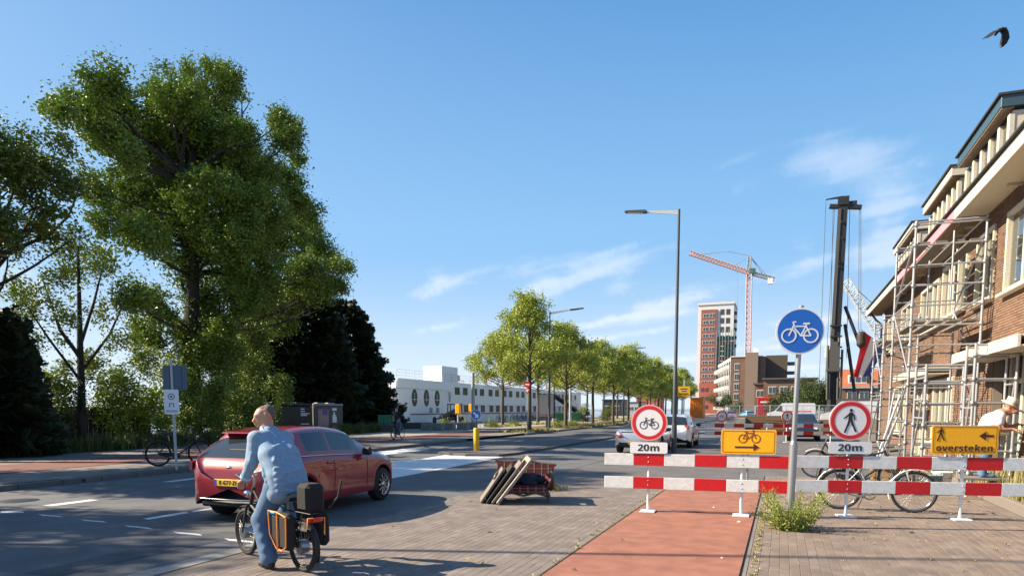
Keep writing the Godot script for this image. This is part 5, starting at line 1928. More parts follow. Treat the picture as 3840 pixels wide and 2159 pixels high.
	for q in fc:
		var d2 = dup(wh, q[0], PI / 2 + 0.4, q[1])
		d2.name = numbered("distant_car")
		for c in d2.get_children():
			if c is MeshInstance3D and c.material_override == mats.car_white: c.material_override = mats[q[2]]

# ---------- people ----------
func head_mesh(c, f, hgt = 0.235):
	# bones of a head looking along f (unit, level), chin to crown about hgt
	var s = hgt / 0.235
	var l = f.cross(Vector3.UP).normalized()
	var u = Vector3.UP
	var o = [[c + u * 0.035 * s - f * 0.025 * s, c + u * 0.03 * s + f * 0.02 * s, 0.084 * s, 0.080 * s], [c + f * 0.035 * s, c + f * 0.055 * s - u * 0.075 * s, 0.062 * s, 0.038 * s], [c - f * 0.04 * s + u * 0.0, c - f * 0.035 * s - u * 0.13 * s, 0.06 * s, 0.055 * s],
		[c + f * 0.098 * s + u * 0.015 * s, c + f * 0.118 * s - u * 0.022 * s, 0.009 * s, 0.016 * s], [c + f * 0.088 * s - u * 0.055 * s, c + f * 0.090 * s - u * 0.056 * s, 0.018 * s, 0.018 * s], [c + f * 0.088 * s + u * 0.035 * s - l * 0.03 * s, c + f * 0.088 * s + u * 0.035 * s + l * 0.03 * s, 0.012 * s, 0.012 * s]]
	for sd in [-1.0, 1.0]:
		o.append([c + l * sd * 0.082 * s + u * 0.02 * s - f * 0.01 * s, c + l * sd * 0.086 * s - u * 0.02 * s, 0.016 * s, 0.010 * s])
	return o
func face_parts(t, c, f, s = 1.0):
	var l = f.cross(Vector3.UP).normalized()
	var st = mb()
	for sd in [-1.0, 1.0]:
		var p = c + f * 0.088 * s + l * sd * 0.031 * s + V(0, 0.017 * s, 0)
		lathe(st, [Vector2(0, 0.012 * s), Vector2(0.009 * s, 0.009 * s), Vector2(0.013 * s, 0), Vector2(0.009 * s, -0.009 * s), Vector2(0, -0.012 * s)], 10, Transform3D(Basis(), p))
	part("eyes", st, mats.eye, t)
	st = mb()
	tube(st, [c + f * 0.100 * s - l * 0.024 * s - V(0, 0.052 * s, 0), c + f * 0.110 * s - V(0, 0.05 * s, 0), c + f * 0.100 * s + l * 0.024 * s - V(0, 0.052 * s, 0)], 0.006 * s, 6)
	part("mouth", st, mats.lip, t)
func hand_bones(w, dir, palm_n, curl = 0.9):
	# w: wrist, dir: along the hand, palm_n: way the palm faces
	dir = dir.normalized()
	palm_n = (palm_n - dir * palm_n.dot(dir)).normalized()
	var side = dir.cross(palm_n).normalized()
	var k = w + dir * 0.085
	var o = []
	for i in 4:
		var off = side * (i - 1.5) * 0.021
		o.append([w + off * 0.6, k + off, 0.017, 0.013])
		var ln = [0.070, 0.080, 0.075, 0.060][i]
		var d1 = (dir + palm_n * curl * 0.7).normalized()
		var d2 = (dir * 0.3 + palm_n * curl).normalized()
		o.append([k + off, k + off + d1 * ln * 0.5, 0.0105, 0.0095])
		o.append([k + off + d1 * ln * 0.5, k + off + d1 * ln * 0.5 + d2 * ln * 0.5, 0.0095, 0.008])
	var tb = w + dir * 0.03 - side * 0.03
	o.append([tb, tb + (dir - side * 0.7 + palm_n * 0.6).normalized() * 0.04, 0.014, 0.011])
	o.append([tb + (dir - side * 0.7 + palm_n * 0.6).normalized() * 0.04, tb + (dir - side * 0.4 + palm_n * 0.9).normalized() * 0.07, 0.011, 0.009])
	return o

func make_people_all():
	# the cyclist in denim; local x is the way he rides
	var rear = gr(762, 1437)
	var front = gr(612, 1391)
	var dirv = front - rear
	var turn = atan2(-dirv.z, dirv.x)
	var b = thing("cargo_bicycle", "dark electric bicycle with small wheels and orange edged panniers under the denim cyclist", "bicycle", rear, turn)
	make_bike(b, {"r": 0.275, "wb": 1.28, "seat": 0.80, "bar": 0.98, "sweep": 0.30, "guard": true, "step": true, "rack": true, "stand": false, "motor": true, "rim": "black"})
	for sd in [-1.0, 1.0]:
		var st = mb()
		cbox(st, V(0.02, 0.46, sd * 0.20), V(0.34, 0.38, 0.12), 0.04)
		var pn = part("pannier", st, mats.fabric_black, b)
		if sd > 0: continue
		st = mb()
		var z = sd * 0.272
		for q in [[V(-0.16, 0.62, z), V(-0.15, 0.32, z), V(-0.06, 0.27, z), V(0.0, 0.28, z)], [V(0.02, 0.66, z), V(0.02, 0.28, z)], [V(0.20, 0.66, z), V(0.18, 0.42, z), V(0.04, 0.28, z)], [V(-0.16, 0.63, z), V(0.02, 0.665, z), V(0.20, 0.665, z)]]:
			tube(st, q, 0.008, 6)
		part("orange_piping", st, mats.orange, pn)
	var s0 = mb()
	cbox(s0, V(-0.10, 0.80, 0.05), V(0.24, 0.30, 0.22), 0.04)
	var bag = part("rear_bag", s0, mats.fabric_black, b)
	s0 = mb()
	tube(s0, [V(-0.28, 0.70, 0.16), V(-0.42, 0.82, 0.18), V(-0.46, 1.0, 0.2)], 0.012, 6)
	part("strap", s0, mats.black, bag)
	s0 = mb()
	tube(s0, [V(-0.28, 0.42, 0.10), V(-0.285, 0.60, 0.10), V(-0.29, 0.61, -0.10), V(-0.28, 0.50, -0.10)], 0.008, 6)
	part("orange_frame", s0, mats.orange, b)
	s0 = mb()
	cbox(s0, V(-0.27, 0.585, 0), V(0.03, 0.05, 0.16), 0.01)
	part("rear_reflector", s0, mats.lens_red, b)
	s0 = mb()
	cbox(s0, V(0.10, 0.655, -0.272), V(0.10, 0.03, 0.02), 0.008)
	part("blue_buckle", s0, mats.buckle_blue, b)
	s0 = mb()
	cbox(s0, V(0.46, 0.36, 0), V(0.24, 0.22, 0.14), 0.06)
	part("motor", s0, mats.black, b)
	# rider
	var p = thing("person", "cyclist in light blue denim jacket and jeans riding away, looking left", "person", rear, turn)
	var pel = V(0.30, 0.90, 0)
	var chest = V(0.50, 1.24, 0)
	var neck = V(0.64, 1.46, 0)
	var look = V(0.36, -0.22, -0.90).normalized()
	var hc = V(0.71, 1.64, -0.02)
	var sh = [V(0.60, 1.405, -0.185), V(0.62, 1.40, 0.185)]
	var el = [V(0.58, 1.14, -0.25), V(0.70, 1.13, 0.26)]
	var hn = [V(0.69, 0.955, -0.285), V(0.74, 0.97, 0.285)]
	var hip = [V(0.31, 0.89, -0.11), V(0.31, 0.89, 0.11)]
	var kn = [V(0.52, 0.52, -0.19), V(0.70, 0.74, 0.14)]
	var an = [V(0.36, 0.115, -0.20), V(0.50, 0.42, 0.13)]
	var skin = head_mesh(hc, look)
	skin.append([neck, hc - V(0.02, 0.06, 0), 0.062, 0.058])
	skin.append([chest, neck, 0.10, 0.07])
	skin.append([pel, chest, 0.10, 0.11])
	for k in 2:
		skin.append([neck, sh[k], 0.05, 0.05]); skin.append([sh[k], el[k], 0.045, 0.038]); skin.append([el[k], hn[k], 0.038, 0.026])
		skin.append([pel, hip[k], 0.09, 0.08]); skin.append([hip[k], kn[k], 0.07, 0.05]); skin.append([kn[k], an[k], 0.05, 0.036])
	part("body", body(skin, 0.009, 0.03), mats.skin, p)
	for k in 2:
		part("hand", body(hand_bones(hn[k], V(0.55, -0.25, 0.0), V(0, -1, 0.0), 1.0), 0.0045, 0.012), mats.skin, p)
	face_parts(p, hc, look)
	var st = body([[hc + V(0, 0.045, 0) - look * 0.035, hc + V(0, 0.05, 0) + look * 0.0, 0.0835, 0.072], [hc - look * 0.06 + V(0, 0.0, 0), hc - look * 0.05 - V(0, 0.05, 0), 0.058, 0.05]], 0.008, 0.03)
	part("hair", st, mats.hair_grey, p)
	# denim jacket
	var j = []
	for z in [-0.10, 0.0, 0.10]:
		j.append([V(0.27, 0.83, z * 1.2), V(0.30, 1.0, z * 1.15), 0.12, 0.115])
		j.append([V(0.30, 1.0, z * 1.1), V(0.44, 1.22, z * 1.1), 0.115, 0.12])
		j.append([V(0.44, 1.22, z * 1.1), V(0.59, 1.40, z * 1.05), 0.12, 0.085])
	j.append([neck - V(0.02, 0.04, 0), neck + V(0.0, 0.015, 0), 0.088, 0.080])
	for k in 2:
		j.append([V(0.60, 1.41, signf(sh[k].z) * 0.08), sh[k], 0.086, 0.084])
		j.append([sh[k], el[k], 0.082, 0.070]); j.append([el[k], el[k].lerp(hn[k], 0.86), 0.066, 0.052])
		# folds
		for q in 3:
			var a = el[k].lerp(sh[k], 0.05 + q * 0.13)
			j.append([a + V(-0.05, 0.0, 0.035), a + V(-0.05, 0.02, -0.035), 0.02, 0.02])
	for q in 5:
		var y = 0.86 + q * 0.06
		j.append([V(0.17 + q * 0.012, y, -0.17), V(0.16 + q * 0.02, y + 0.03 * (1 if q % 2 else -1), 0.17), 0.018, 0.018])
	# creases over the back and the shoulder blades
	for q in [[V(0.19, 1.02, -0.10), V(0.30, 1.16, 0.06)], [V(0.21, 1.08, 0.12), V(0.33, 1.22, 0.0)], [V(0.27, 1.18, -0.15), V(0.40, 1.32, -0.06)], [V(0.30, 1.24, 0.14), V(0.44, 1.36, 0.05)], [V(0.18, 0.97, -0.16), V(0.20, 1.06, -0.04)], [V(0.37, 1.31, -0.10), V(0.46, 1.37, 0.10)], [V(0.30, 0.96, -0.235), V(0.37, 1.1, -0.23)], [V(0.33, 1.02, -0.24), V(0.44, 1.2, -0.22)]]:
		j.append([q[0], q[1], 0.016, 0.011])
	part("jacket", body(j, 0.0100, 0.020), mats.denim_light, p)
	st = mb()
	ring(st, 0.082, 0.024, 24, 8, Transform3D(Basis.from_euler(V(PI / 2, 0, 0)) * Basis().scaled(V(1.05, 1.0, 1.9)), neck + V(-0.005, 0.015, 0)).rotated_local(Vector3.UP, 0.32))
	part("collar", st, mats.denim_seam, p)
	for k in 2:
		var cu = el[k].lerp(hn[k], 0.86)
		st = mb()
		tube(st, [el[k].lerp(hn[k], 0.76), cu + (hn[k] - el[k]).normalized() * 0.012], [0.060, 0.058], 14)
		part("cuff", st, mats.denim_seam, p)
	var lg = []
	for k in 2:
		lg.append([pel + V(0.02, -0.01, 0), hip[k], 0.135, 0.13]); lg.append([hip[k], kn[k], 0.128, 0.102]); lg.append([kn[k], an[k] + V(0, 0.015, 0), 0.102, 0.092])
		for q in 4:
			var a = kn[k].lerp(an[k], -0.12 + q * 0.28)
			lg.append([a + V(-0.055, 0.0, -0.05), a + V(-0.03, 0.035 * (1 if q % 2 else -1), 0.05), 0.03, 0.03])
	part("jeans", body(lg, 0.0115, 0.035), mats.denim, p)
	for k in 2:
		part("shoe", body([[an[k] + V(-0.05, -0.055, 0), an[k] + V(0.17, -0.075, 0), 0.042, 0.036], [an[k] + V(-0.02, -0.02, 0), an[k] + V(0.05, -0.04, 0), 0.045, 0.045], [an[k] + V(0.06, -0.06, -0.015), an[k] + V(0.16, -0.07, 0.015), 0.04, 0.03]], 0.01, 0.02), mats.black, p)
	# parked black bicycle at the sign post
	var g = gr(398, 1173, 0.125)
	var g2 = gr(500, 1168, 0.125)
	var bk = thing("bicycle", "black city bicycle leaning at the grey sign post beside the kerb", "bicycle", V(-16.95, 0.13, -14.9), atan2(2.7 - 0.0, 1.2) - 0.05)
	make_bike(bk, {"step": true, "rim": "black", "stand": true})
	bk.position = V(g.x, 0.13, g.z)
	bk.rotation.y = atan2(-(g2.z - g.z), g2.x - g.x)
	bk.rotation.x = 0.04
	# bicycles behind the right barrier
	g = gr(2112, 1282) + V(0, 0, -0.12)
	g2 = gr(2305, 1292) + V(0.08, 0, -0.12)
	bk = thing("bicycle", "grey city bicycle standing behind the no-pedestrians barrier", "bicycle", g, atan2(-(g2.z - g.z), g2.x - g.x))
	make_bike(bk, {"frame": "grey_metal", "guard": false, "rim": "chrome", "fenders": true, "guardmat": "fender_white", "bar": 1.06})
	bk.rotation.x = 0.06
	bk = thing("bicycle", "old bicycle with pale mudguards left beyond the grey one behind the barrier", "bicycle", V(1.95, 0, -19.0), PI - 0.1)
	make_bike(bk, {"frame": "black", "rim": "chrome", "guardmat": "fender_white", "step": true})
	bk = thing("bicycle", "black bicycle tangled beside the old pale-guarded one", "bicycle", V(1.1, 0, -15.6), 0.15)
	make_bike(bk, {"frame": "black", "rim": "steel", "low": true})
	bk.rotation.x = -0.12
	# far cyclist on the cycle path
	g = gr(990, 1105, 0.13)
	bk = thing("bicycle", "bicycle ridden by the far cyclist in black on the red path", "bicycle", V(g.x, 0.13, g.z), 0.0)
	g2 = gr(1019, 1102, 0.13)
	bk.rotation.y = atan2(-(g2.z - g.z), g2.x - g.x)
	make_bike(bk, {"low": true, "step": true})
	rider("person", "far cyclist with black sweater and jeans on the red path", bk.position, bk.rotation.y, mats.black_cloth, mats.denim)
	# rider with white trousers beyond the trees
	g = gr(1470, 1066, 0.13)
	bk = thing("scooter", "dark scooter ridden between the street trees", "scooter", V(g.x, 0.13, g.z), 0.9)
	make_bike(bk, {"low": true, "r": 0.24, "wb": 1.2, "seat": 0.75, "bar": 0.95, "frame": "black"})
	var s5 = mb()
	cbox(s5, V(0.25, 0.5, 0), V(0.7, 0.3, 0.28), 0.06)
	cbox(s5, V(1.0, 0.62, 0), V(0.08, 0.6, 0.34), 0.04)
	part("fairing", s5, mats.car_black, bk)
	rider("person", "scooter rider with dark jacket and white trousers between the trees", bk.position - V(0, 0.14, 0), 0.9, mats.black_cloth, mats.white_cloth)
	# bicycles parked in a row before the ship
	var proto
	for i in 16:
		var z = -84.0 - i * 2.1
		var lb = "parked bicycle, number %s of the row along the ship, from the black vehicle" % ["one", "two", "three", "four", "five", "six", "seven", "eight", "nine", "ten", "eleven", "twelve", "thirteen", "fourteen", "fifteen", "sixteen"][i]
		if i == 0:
			proto = thing("parked_bicycle", lb, "bicycle", V(-34.5, 0.12, z), 1.2, "bicycles parked along the ship")
			make_bike(proto, {"low": true, "stand": false})
		else: dup(proto, V(-34.5 + rng.randf_range(-0.3, 0.3), 0.12, z), 1.2 + rng.randf_range(-0.4, 0.4), lb)
	# worker bending at the house
	worker()

func rider(called, label, at, turn, top, legs):
	var p = thing(called, label, "person", at, turn)
	var hc = V(0.46, 1.70, 0)
	var sk = head_mesh(hc, V(1, 0, 0))
	sk.append([V(0.40, 1.46, 0), hc, 0.06, 0.055])
	for sd in [-1.0, 1.0]:
		sk.append([V(0.38, 1.40, 0.17 * sd), V(0.50, 1.16, 0.24 * sd), 0.045, 0.04]); sk.append([V(0.50, 1.16, 0.24 * sd), V(0.74, 1.08, 0.28 * sd), 0.04, 0.028]); sk.append([V(0.74, 1.08, 0.28 * sd), V(0.82, 1.07, 0.28 * sd), 0.035, 0.03])
	sk.append([V(0.27, 0.98, 0), V(0.40, 1.46, 0), 0.1, 0.08])
	part("body", body(sk, 0.018, 0.03), mats.skin, p)
	var j = [[V(0.26, 0.98, 0), V(0.32, 1.2, 0), 0.15, 0.16], [V(0.32, 1.2, 0), V(0.39, 1.38, 0), 0.16, 0.12]]
	for sd in [-1.0, 1.0]:
		j.append([V(0.38, 1.40, 0.06 * sd), V(0.38, 1.40, 0.17 * sd), 0.09, 0.08]); j.append([V(0.38, 1.40, 0.17 * sd), V(0.50, 1.16, 0.24 * sd), 0.075, 0.06]); j.append([V(0.50, 1.16, 0.24 * sd), V(0.72, 1.09, 0.28 * sd), 0.06, 0.045])
	part("sweater", body(j, 0.018, 0.04), top, p)
	var l = []
	for sd in [-1.0, 1.0]:
		var kn = V(0.62, 0.62 if sd < 0 else 0.82, 0.12 * sd)
		var an = V(0.48, 0.2 if sd < 0 else 0.46, 0.12 * sd)
		l.append([V(0.27, 0.95, 0.09 * sd), kn, 0.12, 0.08]); l.append([kn, an, 0.075, 0.055])
		l.append([an, an + V(0.14, -0.06, 0), 0.045, 0.035])
	part("trousers", body(l, 0.018, 0.04), legs, p)
	part("hair", body([[hc + V(-0.03, 0.05, 0), hc + V(0.01, 0.06, 0), 0.086, 0.075], [hc + V(-0.06, 0.0, 0), hc + V(-0.05, -0.04, 0), 0.06, 0.05]], 0.015, 0.03), mats.hair_dark, p)

func worker():
	# on the low trestle by the door: bent to the right, head down, white shirt and a sun hat
	var at = V(3.86, 0.42, -15.75)
	var p = thing("person", "worker in white T-shirt and pale sun hat bending by the front door", "person", at, -0.1)
	# local x to the right of the photograph
	var hc = V(0.20, 1.36, 0.03)
	var look = V(0.75, -0.5, 0.42).normalized()
	var sk = head_mesh(hc, look)
	sk.append([V(0.05, 1.24, 0), hc - V(0.03, 0.05, 0), 0.06, 0.055])
	sk.append([V(-0.2, 0.86, 0), V(0.05, 1.22, 0), 0.11, 0.1])
	var hands = [V(0.22, 0.93, 0.20), V(0.34, 1.02, -0.10)]
	var els = [V(-0.02, 0.92, 0.24), V(0.20, 0.95, -0.22)]
	for k in 2:
		var sd = 1.0 if k == 0 else -1.0
		sk.append([V(0.02, 1.18, 0.17 * sd), els[k], 0.048, 0.042]); sk.append([els[k], hands[k], 0.042, 0.03])
	part("body", body(sk, 0.011, 0.03), mats.skin_tan, p)
	for k in 2: part("hand", body(hand_bones(hands[k], V(0.8, -0.1, 0.1), V(0, -1, 0), 0.7), 0.006, 0.012), mats.skin_tan, p)
	var j = [[V(-0.22, 0.82, 0), V(-0.10, 1.06, 0), 0.16, 0.17], [V(-0.10, 1.06, 0), V(0.02, 1.18, 0), 0.17, 0.12]]
	for sd in [-1.0, 1.0]: j.append([V(0.0, 1.17, 0.08 * sd), V(0.01, 1.17, 0.18 * sd), 0.10, 0.09]); j.append([V(0.01, 1.17, 0.18 * sd), V(0.0, 1.05, 0.21 * sd), 0.085, 0.075])
	part("shirt", body(j, 0.013, 0.04), mats.white_cloth, p)
	var l = []
	for sd in [-1.0, 1.0]: l.append([V(-0.22, 0.84, 0.08 * sd), V(-0.16, 0.44, 0.11 * sd), 0.13, 0.09]); l.append([V(-0.16, 0.44, 0.11 * sd), V(-0.2, 0.06, 0.11 * sd), 0.085, 0.06]); l.append([V(-0.2, 0.04, 0.11 * sd), V(-0.04, 0.035, 0.11 * sd), 0.045, 0.04])
	part("trousers", body(l, 0.016, 0.04), mats.denim, p)
	var st = mb()
	lathe(st, [Vector2(0.0, 0.11), Vector2(0.07, 0.10), Vector2(0.095, 0.05), Vector2(0.10, 0.0), Vector2(0.165, -0.03), Vector2(0.163, -0.034), Vector2(0.09, -0.008)], 22, Transform3D(Basis.from_euler(V(0.15, 0, -0.5)), hc + V(-0.01, 0.065, 0)))
	part("sun_hat", st, mats.hat, p)
	face_parts(p, hc, look)
	st = mb()
	lathe(st, [Vector2(0.0, 0.0), Vector2(0.10, 0.0), Vector2(0.125, 0.2), Vector2(0.12, 0.2), Vector2(0.09, 0.01)], 16, T(0, 0, 0))
	var pot = part("paint_pot", st, mats.terracotta, self, T(3.72, 1.12, -15.45))
	tag(pot, "terracotta coloured pot hanging before the worker's arm", "pot")

# ---------- the terrace house with its scaffold ----------
const WALL = 4.8
func wall_window(t, z0, z1, y0, y1, lights, name_ = "window", sill = true):
	# a white sash window in the facade: frame, mullions, panes, sill; z0 is the nearer side
	var w = Node3D.new()
	w.name = name_
	t.add_child(w, true)
	var zc = (z0 + z1) * 0.5
	var ln = absf(z1 - z0)
	var x = WALL
	var st = mb()
	for q in [[V(x + 0.02, (y0 + y1) * 0.5, z0 - 0.045), V(0.14, y1 - y0, 0.09)], [V(x + 0.02, (y0 + y1) * 0.5, z1 + 0.045), V(0.14, y1 - y0, 0.09)], [V(x + 0.018, y1 - 0.05, zc), V(0.136, 0.1, ln - 0.18)], [V(x + 0.018, y0 + 0.05, zc), V(0.136, 0.1, ln - 0.18)]]:
		cbox(st, q[0], q[1], 0.01)
	part("frame", st, mats.trim_cream, w)
	st = mb()
	for i in range(1, lights):
		cbox(st, V(x + 0.03, (y0 + y1) * 0.5, lerpf(z0, z1, float(i) / lights)), V(0.09, y1 - y0 - 0.2, 0.09), 0.008)
	if lights > 1: part("mullion", st, mats.trim_cream, w)
	for i in lights:
		var a = lerpf(z0, z1, float(i) / lights)
		var b = lerpf(z0, z1, float(i + 1) / lights)
		st = mb()
		box(st, V(x + 0.065, (y0 + y1) * 0.5, (a + b) * 0.5), V(0.01, y1 - y0 - 0.2, absf(b - a) - 0.10))
		part("pane", st, mats.window_glass, w)
	if sill:
		st = mb()
		cbox(st, V(x - 0.06, y0 - 0.04, zc), V(0.22, 0.07, ln + 0.16), 0.012)
		part("sill", st, mats.trim_cream, w)
	st = mb()
	box(st, V(x + 0.30, (y0 + y1) * 0.5, zc), V(0.02, y1 - y0 - 0.1, ln - 0.1))
	part("curtain", st, mats.curtain, w)

func dormer(t, z0, z1, top, xf, trim, boards):
	# flat-roofed dormer: z0 nearer end; xf front edge of its roof
	var d = Node3D.new()
	d.name = "dormer"
	t.add_child(d, true)
	var zc = (z0 + z1) * 0.5
	var ln = absf(z1 - z0)
	var st = mb()
	cbox(st, V((xf + 9.0) * 0.5, top + 0.05, zc), V(9.0 - xf, 0.26, ln), 0.01)
	part("roof_edge", st, trim, d)
	st = mb()
	box(st, V((xf + 9.0) * 0.5 - 0.03, top + 0.2, zc), V(9.0 - xf + 0.06, 0.05, ln + 0.06))
	part("roof_sheet", st, mats.roof_dark, d)
	for i in 2:
		st = mb()
		cbox(st, V(xf + 0.075 + i * 0.12, top - 0.10, zc), V(0.115, 0.022, ln - 0.04), 0.004)
		part("soffit_board", st, boards, d)
	var xw = xf + 0.24
	st = mb()
	box(st, V((xw + 9.0) * 0.5, (top + 6.7) * 0.5 - 0.1, z0 - 0.12), V(9.0 - xw, top - 6.8, 0.08))
	box(st, V((xw + 9.0) * 0.5, (top + 6.7) * 0.5 - 0.1, z1 + 0.12), V(9.0 - xw, top - 6.8, 0.08))
	part("cheek", st, mats.trim_cream, d)
	var n = int(round(ln / 0.75))
	for i in n + 1:
		st = mb()
		cbox(st, V(xw, (top + 6.75) * 0.5 - 0.1, lerpf(z0 - 0.14, z1 + 0.14, float(i) / n)), V(0.12, top - 6.95, 0.15), 0.012)
		part("post", st, mats.trim_cream, d)
	for i in n:
		st = mb()
		var a = lerpf(z0 - 0.14, z1 + 0.14, (i + 0.5) / n)
		box(st, V(xw + 0.03, (top + 6.9) * 0.5 - 0.05, a), V(0.012, top - 7.2, ln / n - 0.2))
		part("pane", st, mats.window_glass, d)

func make_house_all():
	var t = thing("terraced_house", "brown brick terraced house with cream eaves and dormers behind the scaffold", "house", V(0, 0, 0))
	var zn = -13.6
	var zf = -41.2
	# openings: [near z, far z, bottom, top]
	var holes = [[-17.2, -19.7, 4.42, 6.28], [-20.75, -22.4, 4.47, 6.3], [-23.45, -24.5, 4.6, 6.3], [-25.0, -26.65, 4.6, 6.28], [-27.3, -30.4, 4.45, 6.1], [-32.6, -35.0, 4.45, 6.1], [-37.0, -39.2, 4.45, 6.1], [-17.4, -20.25, 0.0, 3.02], [-24.4, -27.2, 0.65, 2.7], [-28.3, -30.3, 0.05, 2.72], [-33.0, -36.0, 0.7, 2.7]]
	# backing wall with openings, in strips
	var zs = [zn, zf]
	var ys = [0.0, 6.75]
	for h in holes:
		for v in [h[0], h[1]]:
			if not v in zs: zs.append(v)
		for v in [h[2], h[3]]:
			if not v in ys: ys.append(v)
	zs.sort(); zs.reverse(); ys.sort()
	var st = mb()
	for i in zs.size() - 1:
		for k in ys.size() - 1:
			var zc = (zs[i] + zs[i + 1]) * 0.5
			var yc = (ys[k] + ys[k + 1]) * 0.5
			var open = false
			for h in holes:
				if zc < h[0] and zc > h[1] and yc > h[2] and yc < h[3]: open = true
			if not open: box(st, V(WALL + 0.12, yc, zc), V(0.2, ys[k + 1] - ys[k], zs[i] - zs[i + 1]))
	part("wall", st, mats.mortar, t)
	st = mb()
	box(st, V(8.0, 3.4, zf + 0.1), V(6.0, 6.8, 0.2)); box(st, V(8.0, 3.4, zn - 0.1), V(6.0, 6.8, 0.2))
	box(st, V(11.2, 3.4, (zn + zf) * 0.5), V(0.2, 6.8, zn - zf)); box(st, V(8.0, 3.3, (zn + zf) * 0.5), V(6.2, 0.2, zn - zf - 0.3))
	part("rear_walls", st, mats.brick1, t)
	# bricks, course by course
	var shapes = []
	for i in 2:
		var b = mb()
		cbox(b, V(0, 0, 0), V(0.028, 0.052, [0.208, 0.098][i]), 0.004)
		shapes.append(made(b))
	var lists = [[], [], [], []]
	var singles = 0
	var row = 0
	var y = 0.03
	var near_first = []
	while y < 6.7:
		var z = zn - 0.11 - (0.11 if row % 2 else 0.0)
		while z > zf:
			var ok = true
			for h in holes:
				if z < h[0] + 0.10 and z > h[1] - 0.10 and y > h[2] - 0.03 and y < h[3] + 0.03: ok = false
			if ok: near_first.append([-z, V(WALL + 0.008 + rng.randf_range(-0.003, 0.003), y, z)])
			z -= 0.22
		y += 0.0625
		row += 1
	near_first.sort_custom(func(a, b): return a[0] < b[0])
	for q in near_first:
		var tone = rng.randi() % 4
		var xf = Transform3D(Basis.from_euler(Vector3(rng.randf_range(-0.01, 0.01), rng.randf_range(-0.012, 0.012), 0)), q[1])
		if q[1].z < -17.6 and q[1].y > 2.9 and singles < 300:
			singles += 1
			part("brick", shapes[0], mats["brick%d" % tone], t, xf)
		else: lists[tone].append(xf)
	for i in 4:
		copies("brickwork", shapes[0], mats["brick%d" % i], t, lists[i]).set_meta("kind", "stuff")
	# windows
	for i in 7:
		var h = holes[i]
		wall_window(t, h[0], h[1], h[2], h[3], [2, 2, 1, 2, 3, 2, 2][i])
	wall_window(t, holes[8][0], holes[8][1], holes[8][2], holes[8][3], 3)
	wall_window(t, holes[10][0], holes[10][1], holes[10][2], holes[10][3], 3)
	# second door, white
	st = mb()
	var h9 = holes[9]
	cbox(st, V(WALL + 0.1, 1.25, h9[0] - 0.55), V(0.06, 2.4, 0.95), 0.01)
	part("door", st, mats.trim_cream, t)
	st = mb()
	cbox(st, V(WALL + 0.05, 1.38, h9[0] - 0.045), V(0.14, 2.66, 0.09), 0.01); cbox(st, V(WALL + 0.05, 1.38, h9[1] + 0.045), V(0.14, 2.66, 0.09), 0.01); cbox(st, V(WALL + 0.05, 1.38, h9[0] - 1.1), V(0.14, 2.66, 0.09), 0.01)
	part("door_frame", st, mats.trim_cream, t)
	st = mb()
	box(st, V(WALL + 0.1, 1.38, h9[0] - 1.55), V(0.012, 2.6, 0.8)); box(st, V(WALL + 0.12, 2.56, h9[0] - 0.55), V(0.012, 0.26, 0.95))
	part("door_glass", st, mats.window_glass, t)
	# porch: recess with door, fanlights and canopy
	st = mb()
	box(st, V(WALL + 0.7, 1.5, -20.35), V(1.4, 3.0, 0.16)); box(st, V(WALL + 0.7, 1.5, -17.3), V(1.4, 3.0, 0.16)); box(st, V(WALL + 1.4, 1.5, -18.8), V(0.16, 3.0, 3.2)); box(st, V(WALL + 0.7, 3.1, -18.8), V(1.4, 0.12, 3.2))
	part("porch_wall", st, mats.brick2, t)
	st = mb()
	for z in [-20.0, -19.05, -18.2, -17.6]: cbox(st, V(WALL + 0.35, 1.5, z), V(0.12, 2.98, 0.13), 0.012)
	cbox(st, V(WALL + 0.35, 2.38, -18.8), V(0.112, 0.12, 2.3), 0.01)
	part("door_frame", st, mats.trim_cream, t)
	for q in [[-19.5, 0.8], [-18.6, 0.7]]:
		st = mb()
		box(st, V(WALL + 0.37, 2.7, q[0]), V(0.012, 0.45, q[1])); box(st, V(WALL + 0.37, 1.7, q[0]), V(0.012, 1.2, q[1]))
		part("door_glass", st, mats.window_glass, t)
	st = mb()
	cbox(st, V(WALL + 0.40, 1.15, -19.5), V(0.05, 2.2, 0.8), 0.01)
	part("door", st, mats.door_green, t)
	for q in [[-15.3, -20.55, 4.0, 2.98], [-25.0, -31.6, 4.15, 2.92]]:
		var c = Node3D.new()
		c.name = "canopy"
		t.add_child(c, true)
		var zc = (q[0] + q[1]) * 0.5
		st = mb()
		cbox(st, V(q[2], q[3], zc), V(0.07, 0.24, q[0] - q[1]), 0.01); cbox(st, V((q[2] + WALL) * 0.5, q[3], q[1] - 0.037), V(WALL - q[2], 0.236, 0.07), 0.01)
		part("fascia", st, mats.trim_cream, c)
		st = mb()
		box(st, V((q[2] + WALL) * 0.5 + 0.02, q[3] - 0.085, zc), V(WALL - q[2] - 0.04, 0.03, q[0] - q[1] - 0.02)); box(st, V((q[2] + WALL) * 0.5 + 0.02, q[3] + 0.1, zc), V(WALL - q[2] - 0.04, 0.03, q[0] - q[1] - 0.02))
		part("canopy_soffit", st, mats.soffit, c)
	# eaves
	var ez = 4.06
	var pieces = [[zn, -21.6, "trim_cream"], [-21.6, -31.0, "primer_pink"], [-31.0, zf - 0.7, "trim_cream"]]
	for q in pieces:
		st = mb()
		cbox(st, V(ez, 6.80, (q[0] + q[1]) * 0.5), V(0.05, 0.30, q[0] - q[1]), 0.008)
		part("fascia", st, mats[q[2]], t)
	st = mb()
	box(st, V(ez - 0.02, 6.975, (zn + zf) * 0.5), V(0.16, 0.04, zn - zf + 0.7))
	part("gutter_edge", st, mats.roof_dark, t)
	st = mb()
